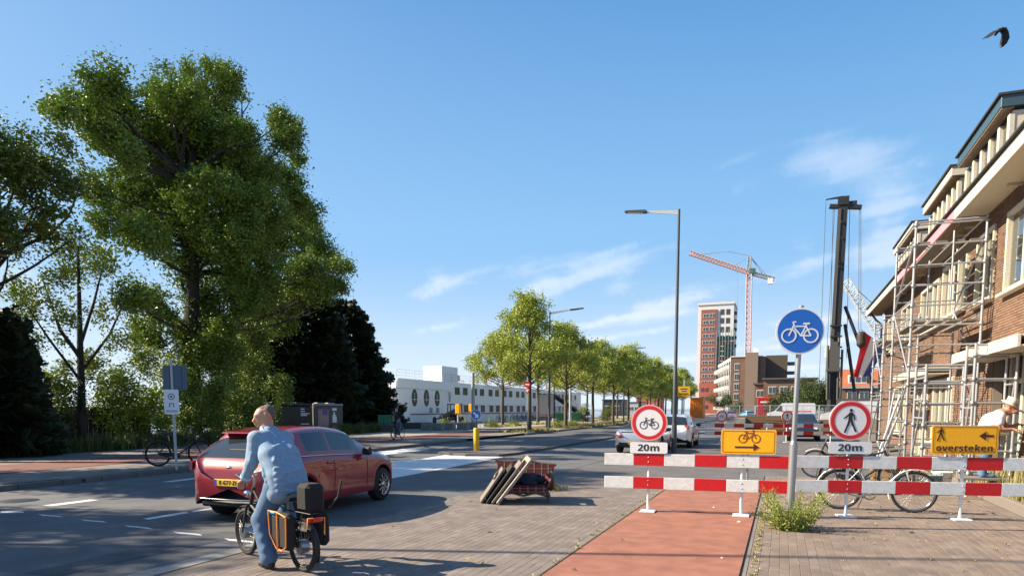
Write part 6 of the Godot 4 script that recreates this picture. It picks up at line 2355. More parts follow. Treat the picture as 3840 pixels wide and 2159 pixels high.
	box(st, V((ez + WALL) * 0.5 + 0.02, 6.73, (zn - 21.6) * 0.5), V(WALL - ez - 0.04, 0.03, -21.6 * -1 + zn))
	part("soffit", st, mats.soffit, t)
	# bare soffit boards where the paint is stripped
	for i in 5:
		st = mb()
		cbox(st, V(ez + 0.10 + i * 0.145, 6.715 + 0.003 * (i % 2), (-21.6 + zf - 0.6) * 0.5), V(0.138, 0.025, -21.6 - zf + 0.6), 0.004)
		part("soffit_board", st, mats.board_bare, t)
	st = mb()
	cbox(st, V((ez + WALL) * 0.5, 6.80, zf - 0.70), V(WALL - ez, 0.29, 0.05), 0.008)
	part("end_fascia", st, mats.trim_cream, t)
	# roof slope
	st = mb()
	quad(st, V(ez, 6.98, zn), V(8.6, 10.8, zn), V(8.6, 10.8, zf - 0.7), V(ez, 6.98, zf - 0.7))
	quad(st, V(ez + 0.2, 6.9, zn), V(ez + 0.2, 6.9, zf - 0.7), V(8.6, 10.7, zf - 0.7), V(8.6, 10.7, zn))
	quad(st, V(8.6, 10.8, zn), V(12.5, 6.9, zn), V(12.5, 6.9, zf - 0.7), V(8.6, 10.8, zf - 0.7))
	part("roof", st, mats.roof_tile, t)
	dormer(t, -18.7, -22.8, 8.40, 4.27, mats.trim_slate, mats.board_pale)
	dormer(t, -23.5, -27.8, 8.40, 4.27, mats.trim_cream, mats.board_bare)
	dormer(t, -29.8, -34.4, 8.40, 4.27, mats.trim_cream, mats.board_bare)
	# downpipe at the far corner
	st = mb()
	tube(st, [V(4.15, 6.7, zf + 0.3), V(4.4, 6.35, zf + 0.3), V(4.68, 6.1, zf + 0.3), V(4.70, 0.1, zf + 0.3)], 0.05, 8)
	part("downpipe", st, mats.dark_metal, t)
	# scaffolds
	scaffold("tall aluminium scaffold tower against the brick facade beneath the dormers", 3.02, 4.55, -20.5, -23.6, 6.45, [3.95, 5.9], true)
	scaffold("low aluminium scaffold frame before the tall tower at the front window", 3.05, 4.05, -18.3, -19.6, 2.75, [1.4], false)
	scaffold("farther aluminium scaffold tower beside the flag", 3.25, 4.3, -27.6, -30.4, 5.0, [2.1, 4.1], false)
	scaffold("smallest aluminium scaffold frame at the near end by the worker", 3.75, 4.5, -17.2, -17.95, 3.1, [1.2], false)
	# loose scaffold tubes leaning on the frame
	for i in 6:
		var a = V(2.2 + i * 0.09, 0.03, -20.0 - i * 0.35)
		var b = V(2.95 + 0.03 * i, [2.1, 1.5, 1.9, 1.2, 2.2, 0.9][i], -21.2 - i * 0.5)
		st = mb()
		rod(st, a, b, 0.03, 8)
		var o = part("scaffold_tube", st, mats.aluminium, self)
		tag(o, "loose aluminium tube, %s of the six leaning against the scaffold" % ["longest but one", "third nearest", "third farthest", "second shortest", "longest", "shortest"][i], "tube", "loose scaffold tubes")
	for i in 5:
		st = mb()
		rod(st, V(1.7, 0.05 + i * 0.06, -23.5 - i * 0.15), V(3.0, 0.10 + i * 0.10, -24.8 - i * 0.1), 0.03, 8)
		var o = part("scaffold_tube", st, mats.aluminium, self)
		tag(o, "aluminium tube, %s from the ground in the low heap before the scaffold" % ["lowest", "second", "third", "fourth", "topmost"][i], "tube", "heap of scaffold tubes")
	# wooden ladder by the worker
	t = thing("stepladder", "wooden stepladder with paint on it beside the worker", "ladder", V(4.05, 0, -15.5), 0.0)
	for sd in [-0.2, 0.2]:
		st = mb()
		beam(st, V(0.10, 0, sd), V(0.35, 2.25, sd * 0.7), 0.035, 0.07, 0.006)
		part("rail", st, mats.wood, t)
		st = mb()
		beam(st, V(0.72, 0, sd), V(0.38, 2.25, sd * 0.7), 0.03, 0.05, 0.006)
		part("rear_leg", st, mats.wood, t)
	for i in 7:
		st = mb()
		cbox(st, V(0.13 + i * 0.032, 0.28 + i * 0.28, 0), V(0.09, 0.03, 0.40 - i * 0.016), 0.005)
		part("tread", st, mats.wood, t)
	st = mb()
	cbox(st, V(0.36, 2.28, 0), V(0.22, 0.04, 0.34), 0.008)
	part("top_tray", st, mats.black, t)
	# trestle for the worker to stand on
	t = thing("work_platform", "small low work platform under the bending worker", "platform", V(3.75, 0, -15.75))
	st = mb()
	cbox(st, V(0, 0.395, 0), V(1.0, 0.045, 0.5), 0.006)
	part("plank", st, mats.wood_grey, t)
	for x in [-0.42, 0.42]:
		for z in [-0.2, 0.2]:
			st = mb()
			beam(st, V(x * 1.1, 0, z * 1.1), V(x, 0.375, z), 0.04, 0.04)
			part("leg", st, mats.aluminium, t)
	# flag and school bag on the pole at the far corner
	t = thing("flagpole", "slanted dark flagpole on the far corner of the brick house", "flagpole", V(4.7, 4.6, -38.0))
	st = mb()
	var tip = on_x(2180, 832, 3.55)
	tip = V(3.17, 5.05, -33.6)
	rod(st, V(0, -0.2, 0), tip - V(4.7, 4.6, -38.0), 0.022, 8)
	part("pole", st, mats.wood_dark, t)
	st = mb()
	cbox(st, V(-0.02, -0.2, 0), V(0.2, 0.3, 0.1), 0.02)
	part("bracket", st, mats.black, t)
	var fl = thing("dutch_flag", "red white and blue flag hanging from the slanted pole", "flag", tip)
	var cols = [mats.flag_red, mats.flag_white, mats.flag_blue]
	for i in 3:
		st = mb()
		var rows = []
		for r in 13:
			var v = r / 12.0
			var line = []
			for c in 5:
				var u = (i + c / 4.0) / 3.0
				# cloth hangs from the pole and gathers in folds below it
				var top_ = V(u * 0.95, -u * 0.62, -u * 0.35)
				var fold = sin(u * 11.0 + v * 3.0) * 0.07 * v
				line.append(top_ * (1.0 - v * 0.35) + V(-0.34 * v + fold * 0.5, -1.95 * v - u * 0.05 + u * v * 0.5, fold))
			rows.append(line)
		loft(st, rows)
		part(["red_band", "white_band", "blue_band"][i], st, cols[i], fl)
	t = thing("school_bag", "dark brown school bag hung at the tip of the flagpole", "bag", tip + V(-0.12, 0.0, 0.1))
	st = body([[V(0, -0.15, 0), V(0.02, -0.52, 0), 0.15, 0.17], [V(0.08, -0.2, 0.03), V(0.1, -0.5, 0.03), 0.12, 0.13]], 0.03, 0.08)
	part("bag_body", st, mats.leather, t)
	st = mb()
	tube(st, [V(-0.08, -0.12, 0), V(-0.05, 0.05, 0), V(0.05, 0.06, 0), V(0.09, -0.1, 0)], 0.015, 6)
	part("strap", st, mats.leather, t)
	# planter edge, plants, buckets and firewood in the front garden
	st = mb()
	cbox(st, V(3.72, 0.09, -16.2), V(0.12, 0.20, 6.6), 0.015)
	cbox(st, V(4.2, 0.09, -12.95), V(0.84, 0.196, 0.12), 0.015)
	var o2 = part("garden_edging", st, mats.wood_grey, self)
	tag(o2, "low weathered timber edging round the front garden strip", "edging")
	var r = RandomNumberGenerator.new()
	r.seed = 91
	t = thing("garden_plants", "tall straw coloured stalks and leaves in the front garden strip", "plants", V(4.2, 0, -14.6))
	var lst = []
	var cls = []
	for i in 260:
		lst.append(Transform3D(ry(r.randf() * TAU).scaled(V(1.0, r.randf_range(0.9, 1.9), 1.0)), V(r.randf_range(-0.4, 0.4), 0.0, r.randf_range(-2.2, 1.6))))
		cls.append(Color(0.16, 0.18, 0.05).lerp(Color(0.52, 0.42, 0.2), r.randf()))
	copies("stalks", blade_mesh(10, 0.42, 0.18, 44, 0.009), mats.leaf_grass, t, lst, cls).set_meta("kind", "stuff")
	var bk = [[V(2.95, 0, -16.5), "bucket_teal", "blue grey paint bucket on the pavement behind the barrier"], [V(3.3, 0, -17.4), "white_paint", "white paint bucket by the scaffold foot"]]
	for q in bk:
		t = thing("bucket", q[2], "bucket", q[0])
		st = mb()
		lathe(st, [Vector2(0, 0.0), Vector2(0.17, 0.0), Vector2(0.205, 0.36), Vector2(0.215, 0.37), Vector2(0.19, 0.37), Vector2(0.16, 0.02), Vector2(0, 0.02)], 20)
		part("pail", st, mats[q[1]], t)
		st = mb()
		for y2 in [0.12, 0.25]: ring(st, 0.188 + y2 * 0.06, 0.006, 20, 6, T(0, y2, 0, Basis(Vector3.RIGHT, PI / 2)))
		part("hoop", st, mats.steel, t)
		st = mb()
		ring(st, 0.2, 0.006, 16, 6, T(0, 0.36, 0, Basis(Vector3.RIGHT, -0.5)), 0.0, PI)
		part("handle", st, mats.steel, t)
	for i in 14:
		st = mb()
		var p = V(1.9 + (i % 5) * 0.24 + rng.randf() * 0.08, 0.11 + int(i / 5) * 0.2, -17.3 + rng.randf_range(-0.1, 0.1))
		rod(st, p + V(0, 0, 0.2), p + V(0.05, 0, -0.2), rng.randf_range(0.08, 0.115), 9)
		var lg = part("firewood_log", st, mats.log_cut, self)
		tag(lg, "%s cut log, %s in the %s layer of the firewood pile from the old bicycle" % [["thick", "thin", "short"][i % 3], ["first", "second", "third", "fourth", "fifth"][i % 5], ["bottom", "middle", "top"][int(i / 5)]], "log", "firewood pile")

func scaffold(label, x0, x1, z0, z1, h, decks, rails):
	var t = thing("scaffold_tower", label, "scaffold", V(0, 0, 0))
	var m = mats.aluminium
	var cs = mb()
	lathe(cs, [Vector2(0.033, -0.05), Vector2(0.046, -0.045), Vector2(0.046, 0.045), Vector2(0.033, 0.05)], 10)
	cbox(cs, V(0.05, 0, 0), V(0.03, 0.05, 0.05), 0.006)
	var coupler = made(cs)
	for x in [x0, x1]:
		for z in [z0, z1]:
			var st = mb()
			rod(st, V(x, 0.02, z), V(x, h, z), 0.032, 9)
			var p = part("upright", st, m, t)
			st = mb()
			cbox(st, V(x, 0.012, z), V(0.15, 0.024, 0.15), 0.004)
			part("base_plate", st, mats.galvanised, p)
	for z in [z0, z1]:
		var y = 0.35
		while y < h - 0.05:
			var st = mb()
			rod(st, V(x0, y, z), V(x1, y, z), 0.022, 7)
			part("rung", st, m, t)
			if z == z0 or int(y * 2.0) % 2 == 0:
				for x in [x0, x1]: part("coupler", coupler, mats.galvanised, t, T(x, y, z))
			y += 0.5
		var st2 = mb()
		rod(st2, V(x0, h - 0.04, z), V(x1, h - 0.04, z), 0.026, 7)
		part("top_rail", st2, m, t)
		var xm = lerpf(x0, x1, 0.55)
		if rails:
			st2 = mb()
			rod(st2, V(xm, h - 2.0, z), V(xm, h - 0.3, z), 0.024, 7)
			part("guard_post", st2, m, t)
	for x in [x0, x1]:
		var y = 0.6
		var flip = false
		while y < h - 1.2:
			var st = mb()
			var a = z0 if flip else z1
			var b = z1 if flip else z0
			rod(st, V(x, y, a), V(x, y + minf(1.9, h - 0.4 - y), b), 0.024, 7)
			part("brace", st, m, t)
			flip = not flip
			y += 2.0
		for yy in decks:
			for k in [0.12, 0.55, 1.05]:
				if yy + k > h: continue
				var st = mb()
				rod(st, V(x, yy + k, z0), V(x, yy + k, z1), 0.022, 7)
				part("guard_rail", st, m, t)
	for yy in decks:
		var n = int((x1 - x0 - 0.1) / 0.3)
		for i in n:
			var st = mb()
			cbox(st, V(x0 + 0.2 + i * (x1 - x0 - 0.4) / maxf(n - 1, 1), yy, (z0 + z1) * 0.5), V(0.27, 0.05, absf(z1 - z0)), 0.006)
			part("deck_board", st, mats.wood_grey, t)

# ---------- ship, skyline, cranes, site, rubbish, bird ----------
func make_ship():
	var X = -38.0
	var z0 = -62.6
	var z1 = -137.0
	var W = 11.0
	var t = thing("river_cruise_ship", "long white two-deck river cruise ship moored behind the street trees", "ship", V(X, 0, z0))
	# local: x across (0 quay side, -W far side), z negative along the ship
	var Lz = z1 - z0
	var st = mb()
	# hull with a rounded near end
	var rows = []
	for q in [[-0.4, 3.5], [1.2, 1.4], [3.0, 0.25], [4.5, 0.0], [-Lz, 0.0]]:
		var z = -q[0]
		rows.append([V(-q[1], -1.4, z), V(-q[1], 1.14, z), V(-q[1], 2.05, z), V(-W + q[1], 2.05, z), V(-W + q[1], 1.14, z), V(-W + q[1], -1.4, z)])
	loft(st, rows, false, false)
	quad(st, rows[0][0], rows[0][2], rows[0][3], rows[0][5])
	part("hull", st, mats.ship_white, t)
	st = mb()
	box(st, V(0.02, 1.19, (Lz - 4.0) * 0.5), V(0.03, 0.12, -Lz - 5.0))
	part("red_stripe", st, mats.ship_red, t)
	# upper house, slanted near end
	st = mb()
	var prof = [Vector2(1.6, 2.05), Vector2(1.0, 3.98), Vector2(1.7, 4.0), Vector2(1.9, 5.05), Vector2(-Lz, 5.05), Vector2(-Lz, 2.05)]
	prism(st, prof, W - 0.24, T(-0.12, 0, 0, Basis(V(0, 0, -1), V(0, 1, 0), V(-1, 0, 0))))
	part("upper_house", st, mats.ship_white, t)
	st = mb()
	box(st, V(-0.06, 4.52, -8.2), V(0.16, 1.04, 12.6)); box(st, V(-0.05, 3.0, -7.0), V(0.10, 1.9, 10.6))
	part("lounge_band", st, mats.ship_white, t)
	# oval lounge windows
	for px in [1042, 1072, 1099]:
		var p = on_x(px, 1000, X) - V(X, 0, z0)
		var w = Node3D.new()
		w.name = "oval_window"
		t.add_child(w, true)
		st = mb()
		var el = []
		for k in 28: el.append(Vector2(cos(TAU * k / 28) * 0.62, sin(TAU * k / 28) * 0.95))
		prism(st, el, 0.03, T(0.0, 3.02, p.z, ry(PI / 2)))
		part("pane", st, mats.ship_glass, w)
		st = mb()
		for q in [[-0.18, 0.0, 1.14, 0.06], [0.06, 0.55, 0.06, 1.0]]:
			box(st, V(0.037, 3.02 + q[0], p.z + q[1] * 0.0), V(0.012, q[3], q[2]))
		part("glazing_bar", st, mats.ship_white, w)
	# cabin windows in two rows
	for row in [[4.02, 0.46], [1.83, 0.46]]:
		var zz = -16.6
		var k = 0
		while zz > Lz + 3.0:
			var w = Node3D.new()
			w.name = "window"
			t.add_child(w, true)
			var x = -0.12 if row[0] > 2.0 else 0.0
			st = mb()
			box(st, V(x + 0.008, row[0], zz), V(0.02, row[1] * 2.0, 1.45))
			part("pane", st, mats.ship_glass, w)
			st = mb()
			for q in [[row[1] + 0.04, 0.0, 1.6, 0.07], [-row[1] - 0.04, 0.0, 1.6, 0.07]]: box(st, V(x + 0.02, row[0] + q[0], zz), V(0.05, q[3], q[2]))
			for q in [-0.76, 0.76]: box(st, V(x + 0.021, row[0], zz + q), V(0.05, row[1] * 2.0, 0.07))
			part("frame", st, mats.ship_white, w)
			zz -= 2.35 if k % 2 == 0 else 3.0
			k += 1
	for z in [-9.3, -11.0]:
		st = mb()
		box(st, V(0.012, 1.62, z), V(0.03, 0.6, 0.75))
		part("hull_window", st, mats.ship_grey, t)
	for z in [-13.3, -16.0]:
		st = mb()
		box(st, V(0.012, 0.45, z), V(0.03, 0.75, 0.7))
		part("hull_door", st, mats.ship_glass, t)
	st = mb()
	for k in 5: box(st, V(-0.03, 3.75 - k * 0.24, -14.4), V(0.07, 0.14, 0.4))
	part("name_lettering", st, mats.ship_grey, t)
	# sundeck railing
	st = mb()
	var zr = -2.2
	while zr > Lz + 2.0:
		rod(st, V(-0.3, 5.0, zr), V(-0.3, 6.0, zr), 0.03, 5)
		zr -= 1.9
	for y in [5.35, 5.7, 6.0]: rod(st, V(-0.3, y, -2.2), V(-0.3, y, Lz + 2.0), 0.02, 5)
	rod(st, V(-0.3, 6.0, -2.2), V(-W + 0.3, 6.0, -2.2), 0.02, 5)
	part("railing", st, mats.ship_rail, t)
	# white container on the sundeck: ribbed
	var c = thing("deck_container", "white ribbed container box standing on the ship's sundeck", "container", V(X, 5.06, -77.6))
	st = mb()
	box(st, V(-1.6, 0.95, 0), V(2.5, 1.9, 4.4))
	part("box", st, mats.ship_white, c)
	for k in 13:
		st = mb()
		box(st, V(-0.33, 0.95, -2.1 + k * 0.35), V(0.06, 1.86, 0.17))
		part("rib", st, mats.ship_white, c)
	for i in 9:
		st = mb()
		var zz = -83.0 - i * 4.6
		cbox(st, V(0, 0.42, 0), V(0.7, 0.06, 0.7), 0.01)
		for a in [-0.3, 0.3]:
			for b in [-0.3, 0.3]: box(st, V(a, 0.2, b), V(0.05, 0.4, 0.05))
		box(st, V(-0.32, 0.75, 0), V(0.06, 0.66, 0.66))
		var ch = part("deck_chair", st, mats.dark_metal if i % 2 else mats.ship_red, self, T(X - 1.4, 5.06, zz))
		tag(ch, "small %s deck chair, %s along the sundeck from the container" % ["dark" if i % 2 else "red", ["first", "second", "third", "fourth", "fifth", "sixth", "seventh", "eighth", "ninth"][i]], "chair", "chairs on the sundeck")
	# gangway
	t = thing("gangway", "dark sloping gangway from the quay up to the ship", "gangway", V(-36.0, 0.12, -118.5))
	st = mb()
	beam(st, V(1.5, 0.2, -8.0), V(-1.0, 4.2, 4.0), 1.0, 0.3)
	part("ramp", st, mats.black, t)
	st = mb()
	for s in [-0.5, 0.5]:
		rod(st, V(1.5 + s, 1.2, -8.0), V(-1.0 + s, 5.2, 4.0), 0.04, 6)
	part("handrail", st, mats.grey_metal, t)
	# black telehandler-like work vehicle on the quay
	t = thing("loader_vehicle", "black open work vehicle with sloping boom standing before the ship", "vehicle", V(-34.6, 0.12, -71.0), -PI / 2 + 0.2)
	st = mb()
	cbox(st, V(0, 0.75, 0), V(2.6, 0.7, 1.6), 0.08)
	part("chassis", st, mats.car_black, t)
	st = mb()
	for q in [[-1.1, -0.7], [-1.1, 0.7], [0.2, -0.7], [0.2, 0.7]]: beam(st, V(q[0], 1.0, q[1]), V(q[0] * 0.85, 2.15, q[1] * 0.9), 0.09, 0.09)
	cbox(st, V(-0.42, 2.18, 0), V(1.4, 0.1, 1.5), 0.02)
	part("cab_frame", st, mats.black, t)
	st = mb()
	beam(st, V(-0.9, 1.5, 0), V(5.6, 0.75, 0), 0.35, 0.35, 0.02)
	part("boom", st, mats.black, t)
	st = mb()
	beam(st, V(2.0, 0.7, -0.5), V(5.8, 0.62, -0.5), 0.14, 0.16); beam(st, V(2.0, 0.7, 0.5), V(5.8, 0.62, 0.5), 0.14, 0.16)
	part("trailer_frame", st, mats.black, t)
	for x in [-0.8, 0.75, 5.2]:
		for z in [-0.78, 0.78]:
			st = mb()
			lathe(st, [Vector2(0, 0.13), Vector2(0.24, 0.13), Vector2(0.40, 0.1), Vector2(0.42, 0), Vector2(0.40, -0.1), Vector2(0.24, -0.13), Vector2(0, -0.13)], 18, T(x, 0.42, z, Basis(Vector3.RIGHT, PI / 2)))
			part("wheel", st, mats.rubber, t)

func far_windows(t, x0, x1, y0, y1, z, nx, ny, w, h, pane, frame):
	# windows in a facade that faces +z: frame proud of the wall, pane on it
	for i in nx:
		for k in ny:
			var c = V(lerpf(x0, x1, (i + 0.5) / nx), lerpf(y0, y1, (k + 0.5) / ny), z)
			var o = Node3D.new()
			o.name = "window"
			t.add_child(o, true)
			var st = mb()
			box(st, c + V(0, 0, 0.04), V(w, h, 0.08))
			part("frame", st, frame, o)
			st = mb()
			for s in [-1, 1]: box(st, c + V(s * w * 0.24, 0, 0.09), V(w * 0.40, h * 0.82, 0.03))
			part("pane", st, pane, o)

func make_skyline():
	# residential tower
	var Z = -300.0
	var P = func(px, py, z): return on_z(px, py, z)
	var a = P.call(1753, 900, Z)
	var t = thing("residential_tower", "tall red brick and white apartment tower beside the crane", "tower building", V(a.x, 0, Z))
	var w = (P.call(1843, 900, Z).x - a.x)
	var top = P.call(1790, 766, Z).y
	var st = mb()
	box(st, V(w * 0.5, top * 0.5, -10), V(w, top, 20))
	part("white_volume", st, mats.tower_white, t)
	var x0 = w * 0.10
	var x1 = w * 0.54
	var rtop = top - 2.0
	st = mb()
	box(st, V((x0 + x1) * 0.5, rtop * 0.5, 0.2), V(x1 - x0, rtop, 0.6))
	part("brick_front", st, mats.tower_red, t)
	st = mb()
	box(st, V(w * 0.5, top + 0.4, -10), V(w + 0.6, 0.8, 20.6))
	part("parapet", st, mats.tower_white, t)
	st = mb()
	box(st, V(w * 0.66, top + 1.2, -8), V(3.0, 1.4, 6))
	part("plant_room", st, mats.tower_grey, t)
	far_windows(t, x0 + 0.6, x1 - 0.6, 6.0, rtop - 1.0, 0.5, 2, 13, 2.2, 1.5, mats.far_glass, mats.tower_white)
	far_windows(t, w * 0.60, w * 0.92, rtop - 13.5, rtop + 0.6, 0.0, 2, 4, 1.5, 2.2, mats.far_glass, mats.tower_dark)
	for k in 5:
		st = mb()
		box(st, V(w + 0.5, rtop - 1.5 - k * 3.3, -3), V(1.2, 1.1, 3))
		part("balcony", st, mats.tower_dark, t)
	# lower scaffolded corner, netted in green
	for k in 9:
		st = mb()
		box(st, V(w * 0.80, 14.5 + k * 2.0, 1.6), V(w * 0.50, 1.55, 1.6))
		part("netting_band", st, mats.net_green if k % 3 != 1 else mats.tower_brown, t)
	for k in 7:
		st = mb()
		rod(st, V(w * (0.56 + 0.08 * k), 0, 2.6), V(w * (0.56 + 0.08 * k), 34, 2.6), 0.12, 5)
		part("scaffold_pole", st, mats.steel, t)
	# red low block at its foot
	var b0 = P.call(1758, 1000, -285.0)
	var b1 = P.call(1802, 1000, -285.0)
	t = thing("red_block", "lower red brick block at the foot of the apartment tower", "building", V(b0.x, 0, -285))
	var bw = b1.x - b0.x
	var bh = P.call(1780, 962, -285.0).y
	st = mb()
	box(st, V(bw * 0.5, bh * 0.5, -6), V(bw, bh, 12))
	part("wall", st, mats.tower_red_light, t)
	far_windows(t, 0.4, bw * 0.55, 1.0, bh - 1.0, 0.0, 2, 3, 1.2, 1.5, mats.far_glass, mats.tower_red)
	# balconied block and brick apartment block
	var Z2 = -235.0
	var c0 = P.call(1836, 1000, Z2)
	var c1 = P.call(1922, 1000, Z2)
	t = thing("apartment_block", "brown brick apartment block with a column of white framed windows", "building", V(c0.x, 0, Z2))
	var cw = c1.x - c0.x
	var ch = P.call(1880, 897, Z2).y
	st = mb()
	box(st, V(cw * 0.5, ch * 0.5, -9), V(cw, ch, 18))
	part("wall", st, mats.brick_far, t)
	st = mb()
	box(st, V(cw * 0.5, ch + 0.15, -9), V(cw + 0.4, 0.3, 18.4))
	part("roof_edge", st, mats.tower_white, t)
	far_windows(t, cw * 0.05, cw * 0.32, 1.0, ch - 1.5, 0.0, 1, 5, 1.5, 2.2, mats.far_glass, mats.tower_white)
	st = mb()
	box(st, V(cw * 0.62, ch * 0.5 + 0.6, 1.0), V(cw * 0.36, ch + 1.2, 2.0))
	part("stair_volume", st, mats.brick_far_light, t)
	for k in 3:
		st = mb()
		box(st, V(cw * (0.66 + 0.05 * k), ch + 2.0, -4), V(0.5, 2.4 - k * 0.4, 0.5))
		part("vent_pipe", st, mats.tower_white, t)
	t = thing("dark_block", "dark brown gable block with stepped balconies behind the apartment block", "building", V(c1.x, 0, Z2 - 8))
	var dw = P.call(1982, 900, Z2 - 8).x - c1.x
	var dh = P.call(1950, 893, Z2 - 8).y
	st = mb()
	box(st, V(dw * 0.5 - 1.0, dh * 0.5, -8), V(dw + 2.0, dh, 16))
	part("wall", st, mats.brick_dark_far, t)
	for k in 3:
		st = mb()
		box(st, V(dw + 1.0, dh - 2.6 - k * 3.0, -4), V(2.4, 0.9, 5))
		part("balcony", st, mats.tower_dark, t)
	t = thing("balcony_block", "white apartment wing stacked with balconies beside the brick block", "building", V(c0.x, 0, Z2))
	st = mb()
	var bx = c0.x - P.call(1804, 1000, Z2 - 50).x * (Z2 / (Z2 - 50))
	var bl0 = P.call(1804, 1000, Z2 - 40).x - c0.x
	quad(st, V(-0.1, 0, -0.5), V(-0.1, ch, -0.5), V(bl0, ch, -40), V(bl0, 0, -40))
	quad(st, V(-0.1, 0, -0.5), V(bl0, 0, -40), V(bl0 + 9, 0, -40), V(8, 0, -0.5))
	quad(st, V(-0.1, ch, -0.5), V(8, ch, -0.5), V(bl0 + 9, ch, -40), V(bl0, ch, -40))
	part("wall", st, mats.tower_grey, t)
	for k in 5:
		for i in 8:
			var f = (i + 0.5) / 8.0
			st = mb()
			box(st, V(lerpf(-0.1, bl0, f) - 0.7, 2.2 + k * (ch - 2.0) / 5.0, lerpf(-0.5, -40, f)), V(1.5, 1.15, 3.4))
			part("balcony", st, mats.tower_white, t)
			st = mb()
			box(st, V(lerpf(-0.1, bl0, f) - 0.05, 3.5 + k * (ch - 2.0) / 5.0, lerpf(-0.5, -40, f)), V(0.2, 1.3, 2.8))
			part("window", st, mats.far_glass, t)
	# brick houses nearer
	brick_house("flat roofed brown brick house with white windows behind the site fence", P.call(1920, 1000, -150), P.call(2052, 1000, -150), P.call(1990, 953, -150).y, false, 4)
	brick_house("low reddish brick house stepping up beside the flat roofed house", P.call(1898, 1000, -158), P.call(1925, 1000, -158), P.call(1990, 965, -158).y, false, 1)
	brick_house("brick house with orange tiled roof behind the piling rig", P.call(2118, 1000, -135), P.call(2230, 1000, -135), P.call(2150, 972, -135).y, true, 3)
	# trees among the far houses
	var ft = [[1822, -190, 5.5, "round green tree before the balcony block"], [1955, -120, 4.2, "small tree before the flat roofed house"], [2050, -130, 6.5, "dark tree between the houses"], [2075, -142, 7.5, "tall dark tree behind the piling rig"], [2008, -118, 4.2, "young tree before the white windows"], [1850, -185, 3.2, "low bush tree by the apartment block"]]
	var lf = leaves_mesh(14, 0.9, 0.34, 71)
	for q in ft:
		var g = on_z(q[0], 1020, q[1])
		t = thing("distant_tree", q[3], "tree", V(g.x, 0, q[1]))
		var bl = []
		for i in 9: bl.append([V(rng.randfn() * q[2] * 0.24, q[2] * rng.randf_range(0.45, 0.95), rng.randfn() * q[2] * 0.2), q[2] * rng.randf_range(0.14, 0.22)])
		foliage("crown", t, bl, lf, mats.leaf_oak, 60.0, [0.5, 0.9], [Color(0.035, 0.06, 0.014), Color(0.10, 0.14, 0.03)], -0.4, 0.3, int(q[0]), 1800)
		st = mb()
		rod(st, V(0, -0.1, 0), V(0, q[2] * 0.7, 0), 0.12, 6)
		part("trunk", st, mats.bark, t)
	# buildings on the far bank behind the gangway
	var fb = [[1515, 1562, 1006, -170.0, "dark_metal", "low dark waterside building beyond the gangway"], [1563, 1612, 1012, -230.0, "tower_grey", "grey building far behind the tree trunks"], [1600, 1660, 1000, -260.0, "tower_red_light", "pale red gabled building far behind the tree trunks"]]
	for q in fb:
		var g0 = on_z(q[0], 1020, q[3])
		var g1 = on_z(q[1], 1020, q[3])
		var hh = on_z(q[0], q[2], q[3]).y
		t = thing("distant_building", q[5], "building", V(g0.x, 0, q[3]))
		st = mb()
		box(st, V((g1.x - g0.x) * 0.5, hh * 0.5 - 0.7, -5), V(g1.x - g0.x, hh + 1.4, 10))
		part("wall", st, mats[q[4]], t)
		st = mb()
		box(st, V((g1.x - g0.x) * 0.5, hh + 0.1, -5), V(g1.x - g0.x + 0.4, 0.2, 10.4))
		part("roof", st, mats.roof_dark, t)
		far_windows(t, 0.5, g1.x - g0.x - 0.5, 0.5, hh - 0.4, 0.0, 3, 1, 1.4, 1.2, mats.far_glass, mats.tower_white)
	# small things along the far road
	var fc = [[1755, 1040, -150.0, 2.6, 2.4, "orange", "shipping_container", "orange shipping container at the far end of the tree row", 1002], [1925, 1018, -128.0, 2.4, 1.5, "sign_red", "red_container", "bright red site container with a white band behind the fence", 1001]]
	for q in fc:
		var p = on_z(q[0], 1030, q[2])
		t = thing(q[6], q[7], "container", V(p.x, 0, q[2]))
		var y1 = on_z(q[0], q[8] - 2, q[2]).y
		st = mb()
		cbox(st, V(0, y1 * 0.5, 0), V(q[3], y1, 5.0), 0.04)
		part("box", st, mats[q[5]], t)
		for k in 8:
			st = mb()
			box(st, V(lerpf(-q[3] * 0.45, q[3] * 0.45, k / 7.0), y1 * 0.5, 2.52), V(0.12, y1 * 0.9, 0.06))
			part("rib", st, mats[q[5]], t)
		if q[6] == "red_container":
			st = mb()
			box(st, V(0, y1 * 0.78, 2.57), V(1.5, 0.25, 0.03))
			part("white_band", st, mats.white_paint, t)

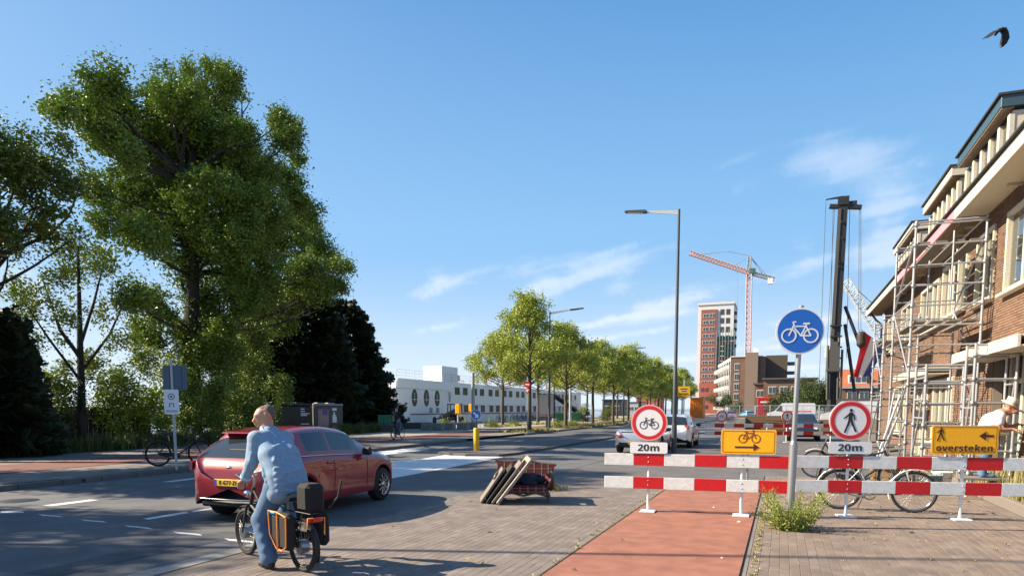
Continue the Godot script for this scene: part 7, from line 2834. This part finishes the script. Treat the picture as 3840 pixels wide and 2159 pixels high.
func brick_house(label, a, b, h, pitched, n):
	var t = thing("brick_house", label, "house", V(a.x, 0, a.z))
	var w = b.x - a.x
	var st = mb()
	box(st, V(w * 0.5, h * 0.5, -4), V(w, h, 8))
	part("wall", st, mats.brick_far, t)
	st = mb()
	if pitched:
		var r = h + 3.2
		prism(st, [Vector2(0.5, h), Vector2(-8.5, h), Vector2(-4.0, r)], w + 0.6, T(-0.3, 0, 0, Basis(V(0, 0, 1), V(0, 1, 0), V(1, 0, 0))))
		var rf = part("roof", st, mats.tile_orange, t)
		st = mb()
		box(st, V(w * 0.35, h + 1.3, -1.2), V(2.9, 1.5, 2.0))
		part("dormer", st, mats.tower_white, rf)
		st = mb()
		for s in [-0.95, 0.0, 0.95]: box(st, V(w * 0.35 + s, h + 1.3, -0.17), V(0.7, 0.9, 0.06))
		part("dormer_pane", st, mats.far_glass, rf)
		st = mb()
		box(st, V(w * 0.5, h - 0.1, 0.2), V(w + 0.6, 0.3, 0.5))
		part("gutter", st, mats.tower_white, t)
	else:
		box(st, V(w * 0.5, h + 0.12, -4), V(w + 0.7, 0.3, 8.7))
		part("roof", st, mats.tower_dark, t)
	far_windows(t, 0.6, w - 0.6, h * 0.52, h * 0.92, 0.0, n, 1, 1.5, 1.5, mats.far_glass, mats.tower_white)
	far_windows(t, 0.6, w - 0.6, h * 0.06, h * 0.40, 0.0, n, 1, 1.6, 1.7, mats.far_glass, mats.tower_white)

func lattice(st, a, b, w, r, n):
	# square lattice boom from a to b
	var bs = aim(a, b)
	var c = [bs.x * w + bs.y * w, -bs.x * w + bs.y * w, -bs.x * w - bs.y * w, bs.x * w - bs.y * w]
	for k in 4: rod(st, a + c[k], b + c[k], r, 5)
	for i in n:
		var p = a.lerp(b, float(i) / n)
		var q = a.lerp(b, float(i + 1) / n)
		for k in 4:
			var k2 = (k + 1) % 4
			rod(st, p + c[k], q + c[k2], r * 0.6, 4)
			rod(st, p + c[k], p + c[k2], r * 0.6, 4)

func make_cranes():
	var Z = -262.0
	var foot = on_z(1880, 1000, Z)
	var t = thing("tower_crane", "tower crane with pink grey luffing jib above the skyline", "crane", V(foot.x, 0, Z))
	var L = func(px, py, dz = 0.0): return on_z(px, py, Z + dz) - V(foot.x, 0, Z)
	var st = mb()
	var top = L.call(1885, 690)
	lattice(st, V(0, 0, 0), V(top.x, top.y, 0), 0.85, 0.17, 26)
	part("mast", st, mats.crane_pink, t)
	st = mb()
	lattice(st, L.call(1882, 700), L.call(1886, 645), 0.5, 0.14, 5)
	part("tower_head", st, mats.crane_grey, t)
	st = mb()
	lattice(st, L.call(1893, 688), L.call(1735, 636), 0.62, 0.20, 20)
	part("jib", st, mats.crane_pink, t)
	st = mb()
	lattice(st, L.call(1880, 684), L.call(1948, 702), 0.55, 0.17, 8)
	part("counter_jib", st, mats.crane_grey, t)
	st = mb()
	box(st, L.call(1938, 707), V(1.8, 2.0, 1.6))
	part("counterweight", st, mats.crane_white, t)
	st = mb()
	box(st, L.call(1893, 682), V(2.0, 1.8, 1.6))
	part("cab", st, mats.net_green, t)
	st = mb()
	var apex = L.call(1886, 643)
	for q in [[1832, 632], [1848, 668], [1932, 697], [1922, 694]]: rod(st, apex, L.call(q[0], q[1]), 0.10, 4)
	rod(st, L.call(1832, 632), L.call(1756, 640), 0.10, 4)
	rod(st, L.call(1855, 680), L.call(1855, 800), 0.06, 4)
	part("tie_rods", st, mats.crane_grey, t)
	# piling rig behind the site fence
	Z = -78.0
	foot = on_z(2096, 1000, Z)
	t = thing("piling_rig", "tall dark piling rig with leader mast rising beside the brick house", "piling rig", V(foot.x, 0, Z))
	L = func(px, py, dz = 0.0): return on_z(px, py, Z + dz) - V(foot.x, 0, Z)
	var mb0 = V(0.0, 0.6, 0)
	var mt = L.call(2124, 520)
	st = mb()
	beam(st, mb0, mt, 0.62, 0.62)
	part("leader", st, mats.rig_black, t)
	st = mb()
	beam(st, mb0 + V(-0.42, 0.5, 0.25), mt + V(-0.42, -0.2, 0.25), 0.26, 0.3)
	part("leader_rail", st, mats.rig_grey, t)
	for y in [560, 600, 660, 672, 780, 795]:
		st = mb()
		var c = L.call(2108 if y > 650 else 2115, y)
		box(st, c + V(0.05, 0, 0.42), V(0.16, 0.28, 0.06))
		part("rail_slot", st, mats.rig_black, t)
	st = mb()
	beam(st, L.call(2086, 519), L.call(2168, 521), 0.55, 0.40, 0.05)
	box(st, L.call(2122, 506), V(1.0, 0.8, 0.8)); box(st, L.call(2143, 512), V(0.9, 0.4, 0.6))
	part("crown_head", st, mats.rig_black, t)
	st = mb()
	tube(st, [L.call(2122, 496), L.call(2100, 498), L.call(2078, 502)], [0.16, 0.10, 0.06], 6)
	part("cathead", st, mats.rig_black, t)
	st = mb()
	for q in [[2100, 520, 2076, 960], [2096, 525, 2088, 920], [2138, 525, 2130, 900], [2162, 525, 2160, 830], [2078, 503, 2060, 990], [2166, 525, 2166, 830]]: rod(st, L.call(q[0], q[1]), L.call(q[2], q[3]), 0.025, 4)
	part("cables", st, mats.rig_grey, t)
	st = mb()
	box(st, L.call(2098, 905) + V(0, 0, 0.5), V(0.9, 2.6, 0.7)); box(st, L.call(2098, 868) + V(0, 0, 0.5), V(0.7, 0.6, 0.6)); box(st, L.call(2096, 930) + V(0, 0, 0.55), V(1.3, 0.35, 0.8))
	part("hammer", st, mats.rig_grey, t)
	for q in [[2082, 870, 2080, 1005], [2088, 880, 2086, 1005], [2110, 850, 2106, 1005], [2118, 880, 2113, 1005]]:
		st = mb()
		rod(st, L.call(q[0], q[1]) + V(0, 0, 0.6), L.call(q[2], q[3]) + V(0, 0, 0.6), 0.12, 7)
		part("guide_tube", st, mats.rig_grey if int(q[0]) % 4 else mats.rig_black, t)
	for k in 7:
		st = mb()
		box(st, L.call(2100, 820 + k * 27) + V(0.1, 0, 0.4), V(1.1, 0.14, 0.3))
		part("clamp_plate", st, mats.rig_black, t)
	st = mb()
	box(st, L.call(2084, 885), V(0.6, 1.1, 0.6))
	part("white_drum", st, mats.white_paint, t)
	for q in [[2126, 770, 2178, 905], [2126, 815, 2150, 985], [2178, 905, 2200, 1000]]:
		st = mb()
		rod(st, L.call(q[0], q[1]), L.call(q[2], q[3]), 0.16, 8)
		part("backstay", st, mats.rig_black, t)
	st = mb()
	box(st, V(2.6, 1.9, -0.5), V(4.6, 1.8, 3.0)); box(st, V(2.2, 0.6, -0.5), V(4.6, 0.9, 3.6))
	part("machine_body", st, mats.rig_grey, t)
	# lattice boom crane behind
	t = thing("lattice_crane", "pale lattice boom crane slanting down behind the piling rig", "crane", V(foot.x + 8.0, 0, -92))
	L = func(px, py, dz = 0.0): return on_z(px, py, -92.0) - V(foot.x + 8.0, 0, -92)
	st = mb()
	lattice(st, L.call(2128, 708), L.call(2240, 880), 0.45, 0.07, 16)
	part("boom", st, mats.crane_steel, t)
	st = mb()
	rod(st, L.call(2128, 702), L.call(2225, 790), 0.05, 4); rod(st, L.call(2240, 880), L.call(2262, 1000), 0.3, 6)
	part("pendant", st, mats.crane_steel, t)

func make_site():
	# mesh fence panels round the site
	var panel = null
	for i in 9:
		var f = i / 8.0
		var z = lerpf(-60.5, -57.0, f)
		var x = -4.4 + i * 1.18 * 1.0
		var lb = "steel mesh site fence panel, %s of the row from the tower side" % ["first", "second", "third", "fourth", "fifth", "sixth", "seventh", "eighth", "ninth"][i]
		if panel == null:
			panel = thing("fence_panel", lb, "fence", V(x, 0, z), 0.0, "site fence panels")
			var st = mb()
			for q in [[V(0, 0.1, 0), V(0, 2.05, 0)], [V(1.16, 0.1, 0), V(1.16, 2.05, 0)], [V(0, 2.03, 0), V(1.16, 2.03, 0)], [V(0, 0.15, 0), V(1.16, 0.15, 0)]]: rod(st, q[0], q[1], 0.024, 6)
			part("frame", st, mats.aluminium, panel)
			st = mb()
			for k in 14: box(st, V(0.04 + k * 0.083, 1.1, 0), V(0.008, 1.9, 0.008))
			for k in 9: box(st, V(0.58, 0.2 + k * 0.22, 0.008), V(1.12, 0.008, 0.008))
			part("mesh", st, mats.aluminium, panel).set_meta("kind", "stuff")
			st = mb()
			cbox(st, V(0, 0.07, 0), V(0.25, 0.14, 0.6), 0.03)
			part("foot", st, mats.concrete, panel)
		else: dup(panel, V(x, 0, z), rng.randf_range(-0.08, 0.08), lb)
	# stack of timber and pallets behind the far barrier
	for i in 7:
		var st = mb()
		cbox(st, V(0, 0.09, 0), V(4.6, 0.17, 0.9), 0.01)
		var o = part("timber_beam", st, mats.wood, self, T(-0.9 + rng.randf_range(-0.1, 0.1), 0.18 * i, -55.5 + rng.randf_range(-0.05, 0.05), ry(rng.randf_range(-0.03, 0.03))))
		tag(o, "brown timber layer, %s from the ground in the stack inside the site fence" % ["lowest", "second", "third", "fourth", "fifth", "sixth", "topmost"][i], "timber", "timber stack at the site")
	for i in 5:
		var st = mb()
		cbox(st, V(0, 0.5, 0), V(1.2, 1.0, 1.0), 0.03)
		var o = part("stone_pallet", st, mats.sand_pallet, self, T(3.0 + i * 1.45, 0, -56.0 - (i % 2) * 1.6, ry(rng.randf_range(-0.2, 0.2))))
		tag(o, "pale wrapped pallet of paving stone, %s from the timber stack" % ["first", "second", "third", "fourth", "fifth"][i], "pallet", "stone pallets at the site")
	var st3 = mb()
	cbox(st3, V(0, 0.55, 0), V(1.5, 1.1, 1.4), 0.04)
	var gc = part("gabion_cage", st3, mats.concrete, self, T(-3.2, 0, -54.5))
	tag(gc, "grey wire cage of rubble at the end of the site fence", "cage")
	# parked white vans far behind the fence
	for q in [[V(3.6, 0, -88), "white delivery van with red stripe behind the site fence"], [V(8.6, 0, -70), "white van roof showing past the no-pedestrians sign"]]:
		var t = thing("white_van", q[1], "van", q[0], PI)
		var st = mb()
		prism(st, [Vector2(0, 0.4), Vector2(0, 2.3), Vector2(0.15, 2.45), Vector2(3.6, 2.45), Vector2(4.4, 1.55), Vector2(5.2, 1.3), Vector2(5.3, 0.4)], 1.95, T(0, 0, -0.97))
		part("van_body", st, mats.car_white, t)
		st = mb()
		prism(st, [Vector2(3.55, 1.5), Vector2(3.6, 2.2), Vector2(3.75, 2.2), Vector2(4.25, 1.55)], 1.97, T(0, 0, -0.985))
		part("cab_window", st, mats.car_glass, t)
		st = mb()
		box(st, V(2.0, 1.5, 0), V(3.2, 0.12, 1.965))
		part("red_stripe", st, mats.sign_red, t)
		for x in [0.9, 4.3]:
			for s in [-1, 1]: car_wheel(t, V(x, 0.34, 0.95 * s), 0.34, s, false)

func make_rubbish():
	# plaid armchair, seen from its open front, half tipped, with boards leaning against it
	var at = gr(1335, 1256)
	var t = thing("armchair", "discarded armchair with red plaid upholstery and carved wooden rim in the road", "armchair", V(-4.50, 0, -12.25), 0.30)
	# local +z faces the camera
	var hw = 0.46
	var st = mb()
	cbox(st, V(0, 0.30, 0.0), V(0.86, 0.20, 0.66), 0.05)
	var seat = part("seat", st, mats.plaid_red, t)
	st = mb()
	# slanted back with a carved crest
	prism(st, [Vector2(-0.50, 0.36), Vector2(-0.54, 0.88), Vector2(0.54, 0.80), Vector2(0.48, 0.34)], 0.13, T(0, 0, -0.40, Basis(Vector3.RIGHT, -0.28)))
	var back = part("backrest", st, mats.plaid_red, t)
	st = mb()
	var pts = []
	for k in 17:
		var u = k / 16.0
		pts.append(Basis(Vector3.RIGHT, -0.28) * V(lerpf(-0.57, 0.57, u), 0.90 - 0.09 * u + 0.07 * exp(-pow((u - 0.5) / 0.16, 2.0)) + (0.02 if k == 0 else 0.0), 0.065) + V(0, 0, -0.40))
	tube(st, pts, 0.034, 8)
	part("crest_rail", st, mats.wood_carved, back)
	for sd in [-1.0, 1.0]:
		st = mb()
		cbox(st, V(sd * 0.45, 0.44, -0.05), V(0.10, 0.34, 0.58), 0.035, Basis(Vector3.UP, sd * 0.12))
		part("arm_panel", st, mats.plaid_red, t)
		st = mb()
		tube(st, [V(sd * 0.47, 0.64, -0.34), V(sd * 0.48, 0.66, -0.05), V(sd * 0.49, 0.64, 0.20), V(sd * 0.50, 0.56, 0.29), V(sd * 0.47, 0.48, 0.25), V(sd * 0.43, 0.36, 0.30)], [0.035, 0.035, 0.04, 0.045, 0.03, 0.025], 8)
		part("arm_rest", st, mats.wood_carved, t)
		st = mb()
		tube(st, [V(sd * 0.42, 0.24, 0.28), V(sd * 0.45, 0.15, 0.32), V(sd * 0.43, 0.06, 0.31), V(sd * 0.44, 0.0, 0.33)], [0.04, 0.032, 0.022, 0.026], 8)
		part("leg", st, mats.wood_carved, t)
		st = mb()
		tube(st, [V(sd * 0.40, 0.22, -0.30), V(sd * 0.42, 0.0, -0.36)], [0.03, 0.024], 8)
		part("leg", st, mats.wood_carved, t)
	st = mb()
	var rail = []
	for k in 13:
		var u = k / 12.0
		rail.append(V(lerpf(-0.42, 0.42, u), 0.20 - 0.03 * cos(u * TAU * 2.0), 0.335))
	tube(st, rail, 0.028, 6)
	part("apron", st, mats.wood_carved, t)
	t.scale = V(1.05, 0.80, 1.0)
	# plaid lines: woven bands standing a hair proud
	st = mb()
	for x in [-0.34, -0.2, -0.06, 0.08, 0.22, 0.36]:
		box(st, V(x, 0.30, 0.333), V(0.014, 0.17, 0.004))
	for x in [-0.40, -0.26, -0.12, 0.02, 0.16, 0.30, 0.42]:
		box(st, Basis(Vector3.RIGHT, -0.28) * V(x, 0.66, 0.132) + V(0, 0, -0.40), V(0.014, 0.40, 0.004), Basis(Vector3.RIGHT, -0.28))
	part("plaid_stripes", st, mats.plaid_line, t).set_meta("kind", "stuff")
	st = mb()
	box(st, V(0, 0.335, 0.334), V(0.84, 0.012, 0.004)); box(st, V(0, 0.26, 0.334), V(0.84, 0.012, 0.004))
	for y in [0.55, 0.70]: box(st, Basis(Vector3.RIGHT, -0.28) * V(0, y, 0.134) + V(0, 0, -0.40), V(0.98, 0.012, 0.004), Basis(Vector3.RIGHT, -0.28))
	part("plaid_bands", st, mats.plaid_line, t).set_meta("kind", "stuff")
	# heap of clothes on the seat
	var h = body([[V(-0.22, 0.46, -0.02), V(0.10, 0.50, 0.05), 0.10, 0.12], [V(0.10, 0.52, -0.05), V(0.30, 0.50, 0.0), 0.10, 0.09], [V(-0.1, 0.56, -0.12), V(0.15, 0.58, -0.10), 0.06, 0.07], [V(-0.3, 0.50, -0.1), V(-0.2, 0.56, 0.0), 0.06, 0.05], [V(0.0, 0.45, 0.15), V(0.2, 0.44, 0.22), 0.05, 0.05], [V(0.22, 0.58, -0.1), V(0.28, 0.62, 0.05), 0.035, 0.03], [V(-0.12, 0.6, -0.02), V(0.05, 0.63, 0.02), 0.03, 0.035]], 0.014, 0.03)
	var cl = part("clothes_heap", h, mats.cloth_navy, self, t.transform)
	tag(cl, "crumpled dark navy clothes heaped on the plaid armchair", "clothes")
	# leaning panels, left side
	var foot = gr(1207, 1267)
	var lean = [[0.0, 0.0, 0.74, 0.66, "wood_grey", "dark weathered board, outermost of the boards leaning on the armchair"], [0.14, 0.02, 0.82, 0.70, "wood_dark", "dark plywood panel between the leaning boards"], [0.26, 0.03, 0.92, 0.76, "wood_grey", "stained wooden panel leaning next to the white frame"], [0.38, 0.05, 1.02, 0.92, "frame_white", "white painted door frame leaning against the plaid armchair"]]
	for i in 4:
		var q = lean[i]
		var o = thing("leaning_board" if i < 3 else "discarded_door_frame", q[5], "board" if i < 3 else "door frame", V(foot.x + q[0] * 0.9, 0.0, foot.z + q[1] - 0.05), 0.42)
		var tilt = Basis(Vector3(0, 0, 1), -0.60 - 0.02 * i)
		if i < 3:
			st = mb()
			cbox(st, tilt * V(0, q[2] * 0.5, -q[3] * 0.5) + V(0, 0.012, 0), V(0.045, q[2], q[3]), 0.006, tilt)
			part("panel", st, mats[q[4]], o)
		else:
			st = mb()
			for z in [0.0, -q[3]]: cbox(st, tilt * V(0, q[2] * 0.5, z) + V(0, 0.02, 0), V(0.055, q[2], 0.10), 0.008, tilt)
			part("stile", st, mats.frame_white, o)
			st = mb()
			for y in [0.05, q[2] - 0.05]: cbox(st, tilt * V(0, y, -q[3] * 0.5) + V(0, 0.02, 0), V(0.054, 0.10, q[3] - 0.1), 0.008, tilt)
			part("rail", st, mats.frame_white, o)
	# a bird overhead
	var c = ray(2508, 92) * 16.0 + V(0, EYE, 0)
	t = thing("bird", "dark bird in flight with drooping wings high above the roofs", "bird", c, YAW)
	var k = 16.0 * PX / FOCAL
	var B = func(px, py, z = 0.0): return V((px - 2508) * k, -(py - 92) * k, z)
	st = body([[B.call(2512, 77), B.call(2522, 74), 0.04, 0.035], [B.call(2522, 74), B.call(2530, 78), 0.035, 0.03], [B.call(2510, 80), B.call(2505, 87), 0.032, 0.022], [B.call(2505, 87), B.call(2501, 90), 0.015, 0.006]], 0.012, 0.03)
	part("body", st, mats.bird_black, t)
	for wing in [[[2516, 74, 0.05], [2502, 79, 0.1], [2492, 87, 0.12], [2482, 94, 0.1], [2474, 97, 0.08]], [[2522, 74, -0.02], [2528, 84, -0.05], [2529, 96, -0.08], [2525, 108, -0.05], [2522, 118, -0.02]]]:
		st = mb()
		var rows = []
		for i in 5:
			var p = B.call(wing[i][0], wing[i][1])
			var d = (B.call(wing[mini(i + 1, 4)][0], wing[mini(i + 1, 4)][1]) - B.call(wing[maxi(i - 1, 0)][0], wing[maxi(i - 1, 0)][1])).normalized()
			var n = V(-d.y, d.x, 0)
			var ww = [0.05, 0.055, 0.075, 0.06, 0.01][i] * (1.0 if wing[0][0] < 2520 else 1.7)
			rows.append([p + n * ww * 0.6 + V(0, 0, 0.05), p + n * ww * 0.2 + V(0, 0, 0.02) , p - n * ww * 0.5 - V(0, 0, 0.05)])
		loft(st, rows)
		part("wing", st, mats.bird_black, t)

func make_far_all():
	make_ship()
	make_skyline()
	make_cranes()
	make_site()
	make_rubbish()
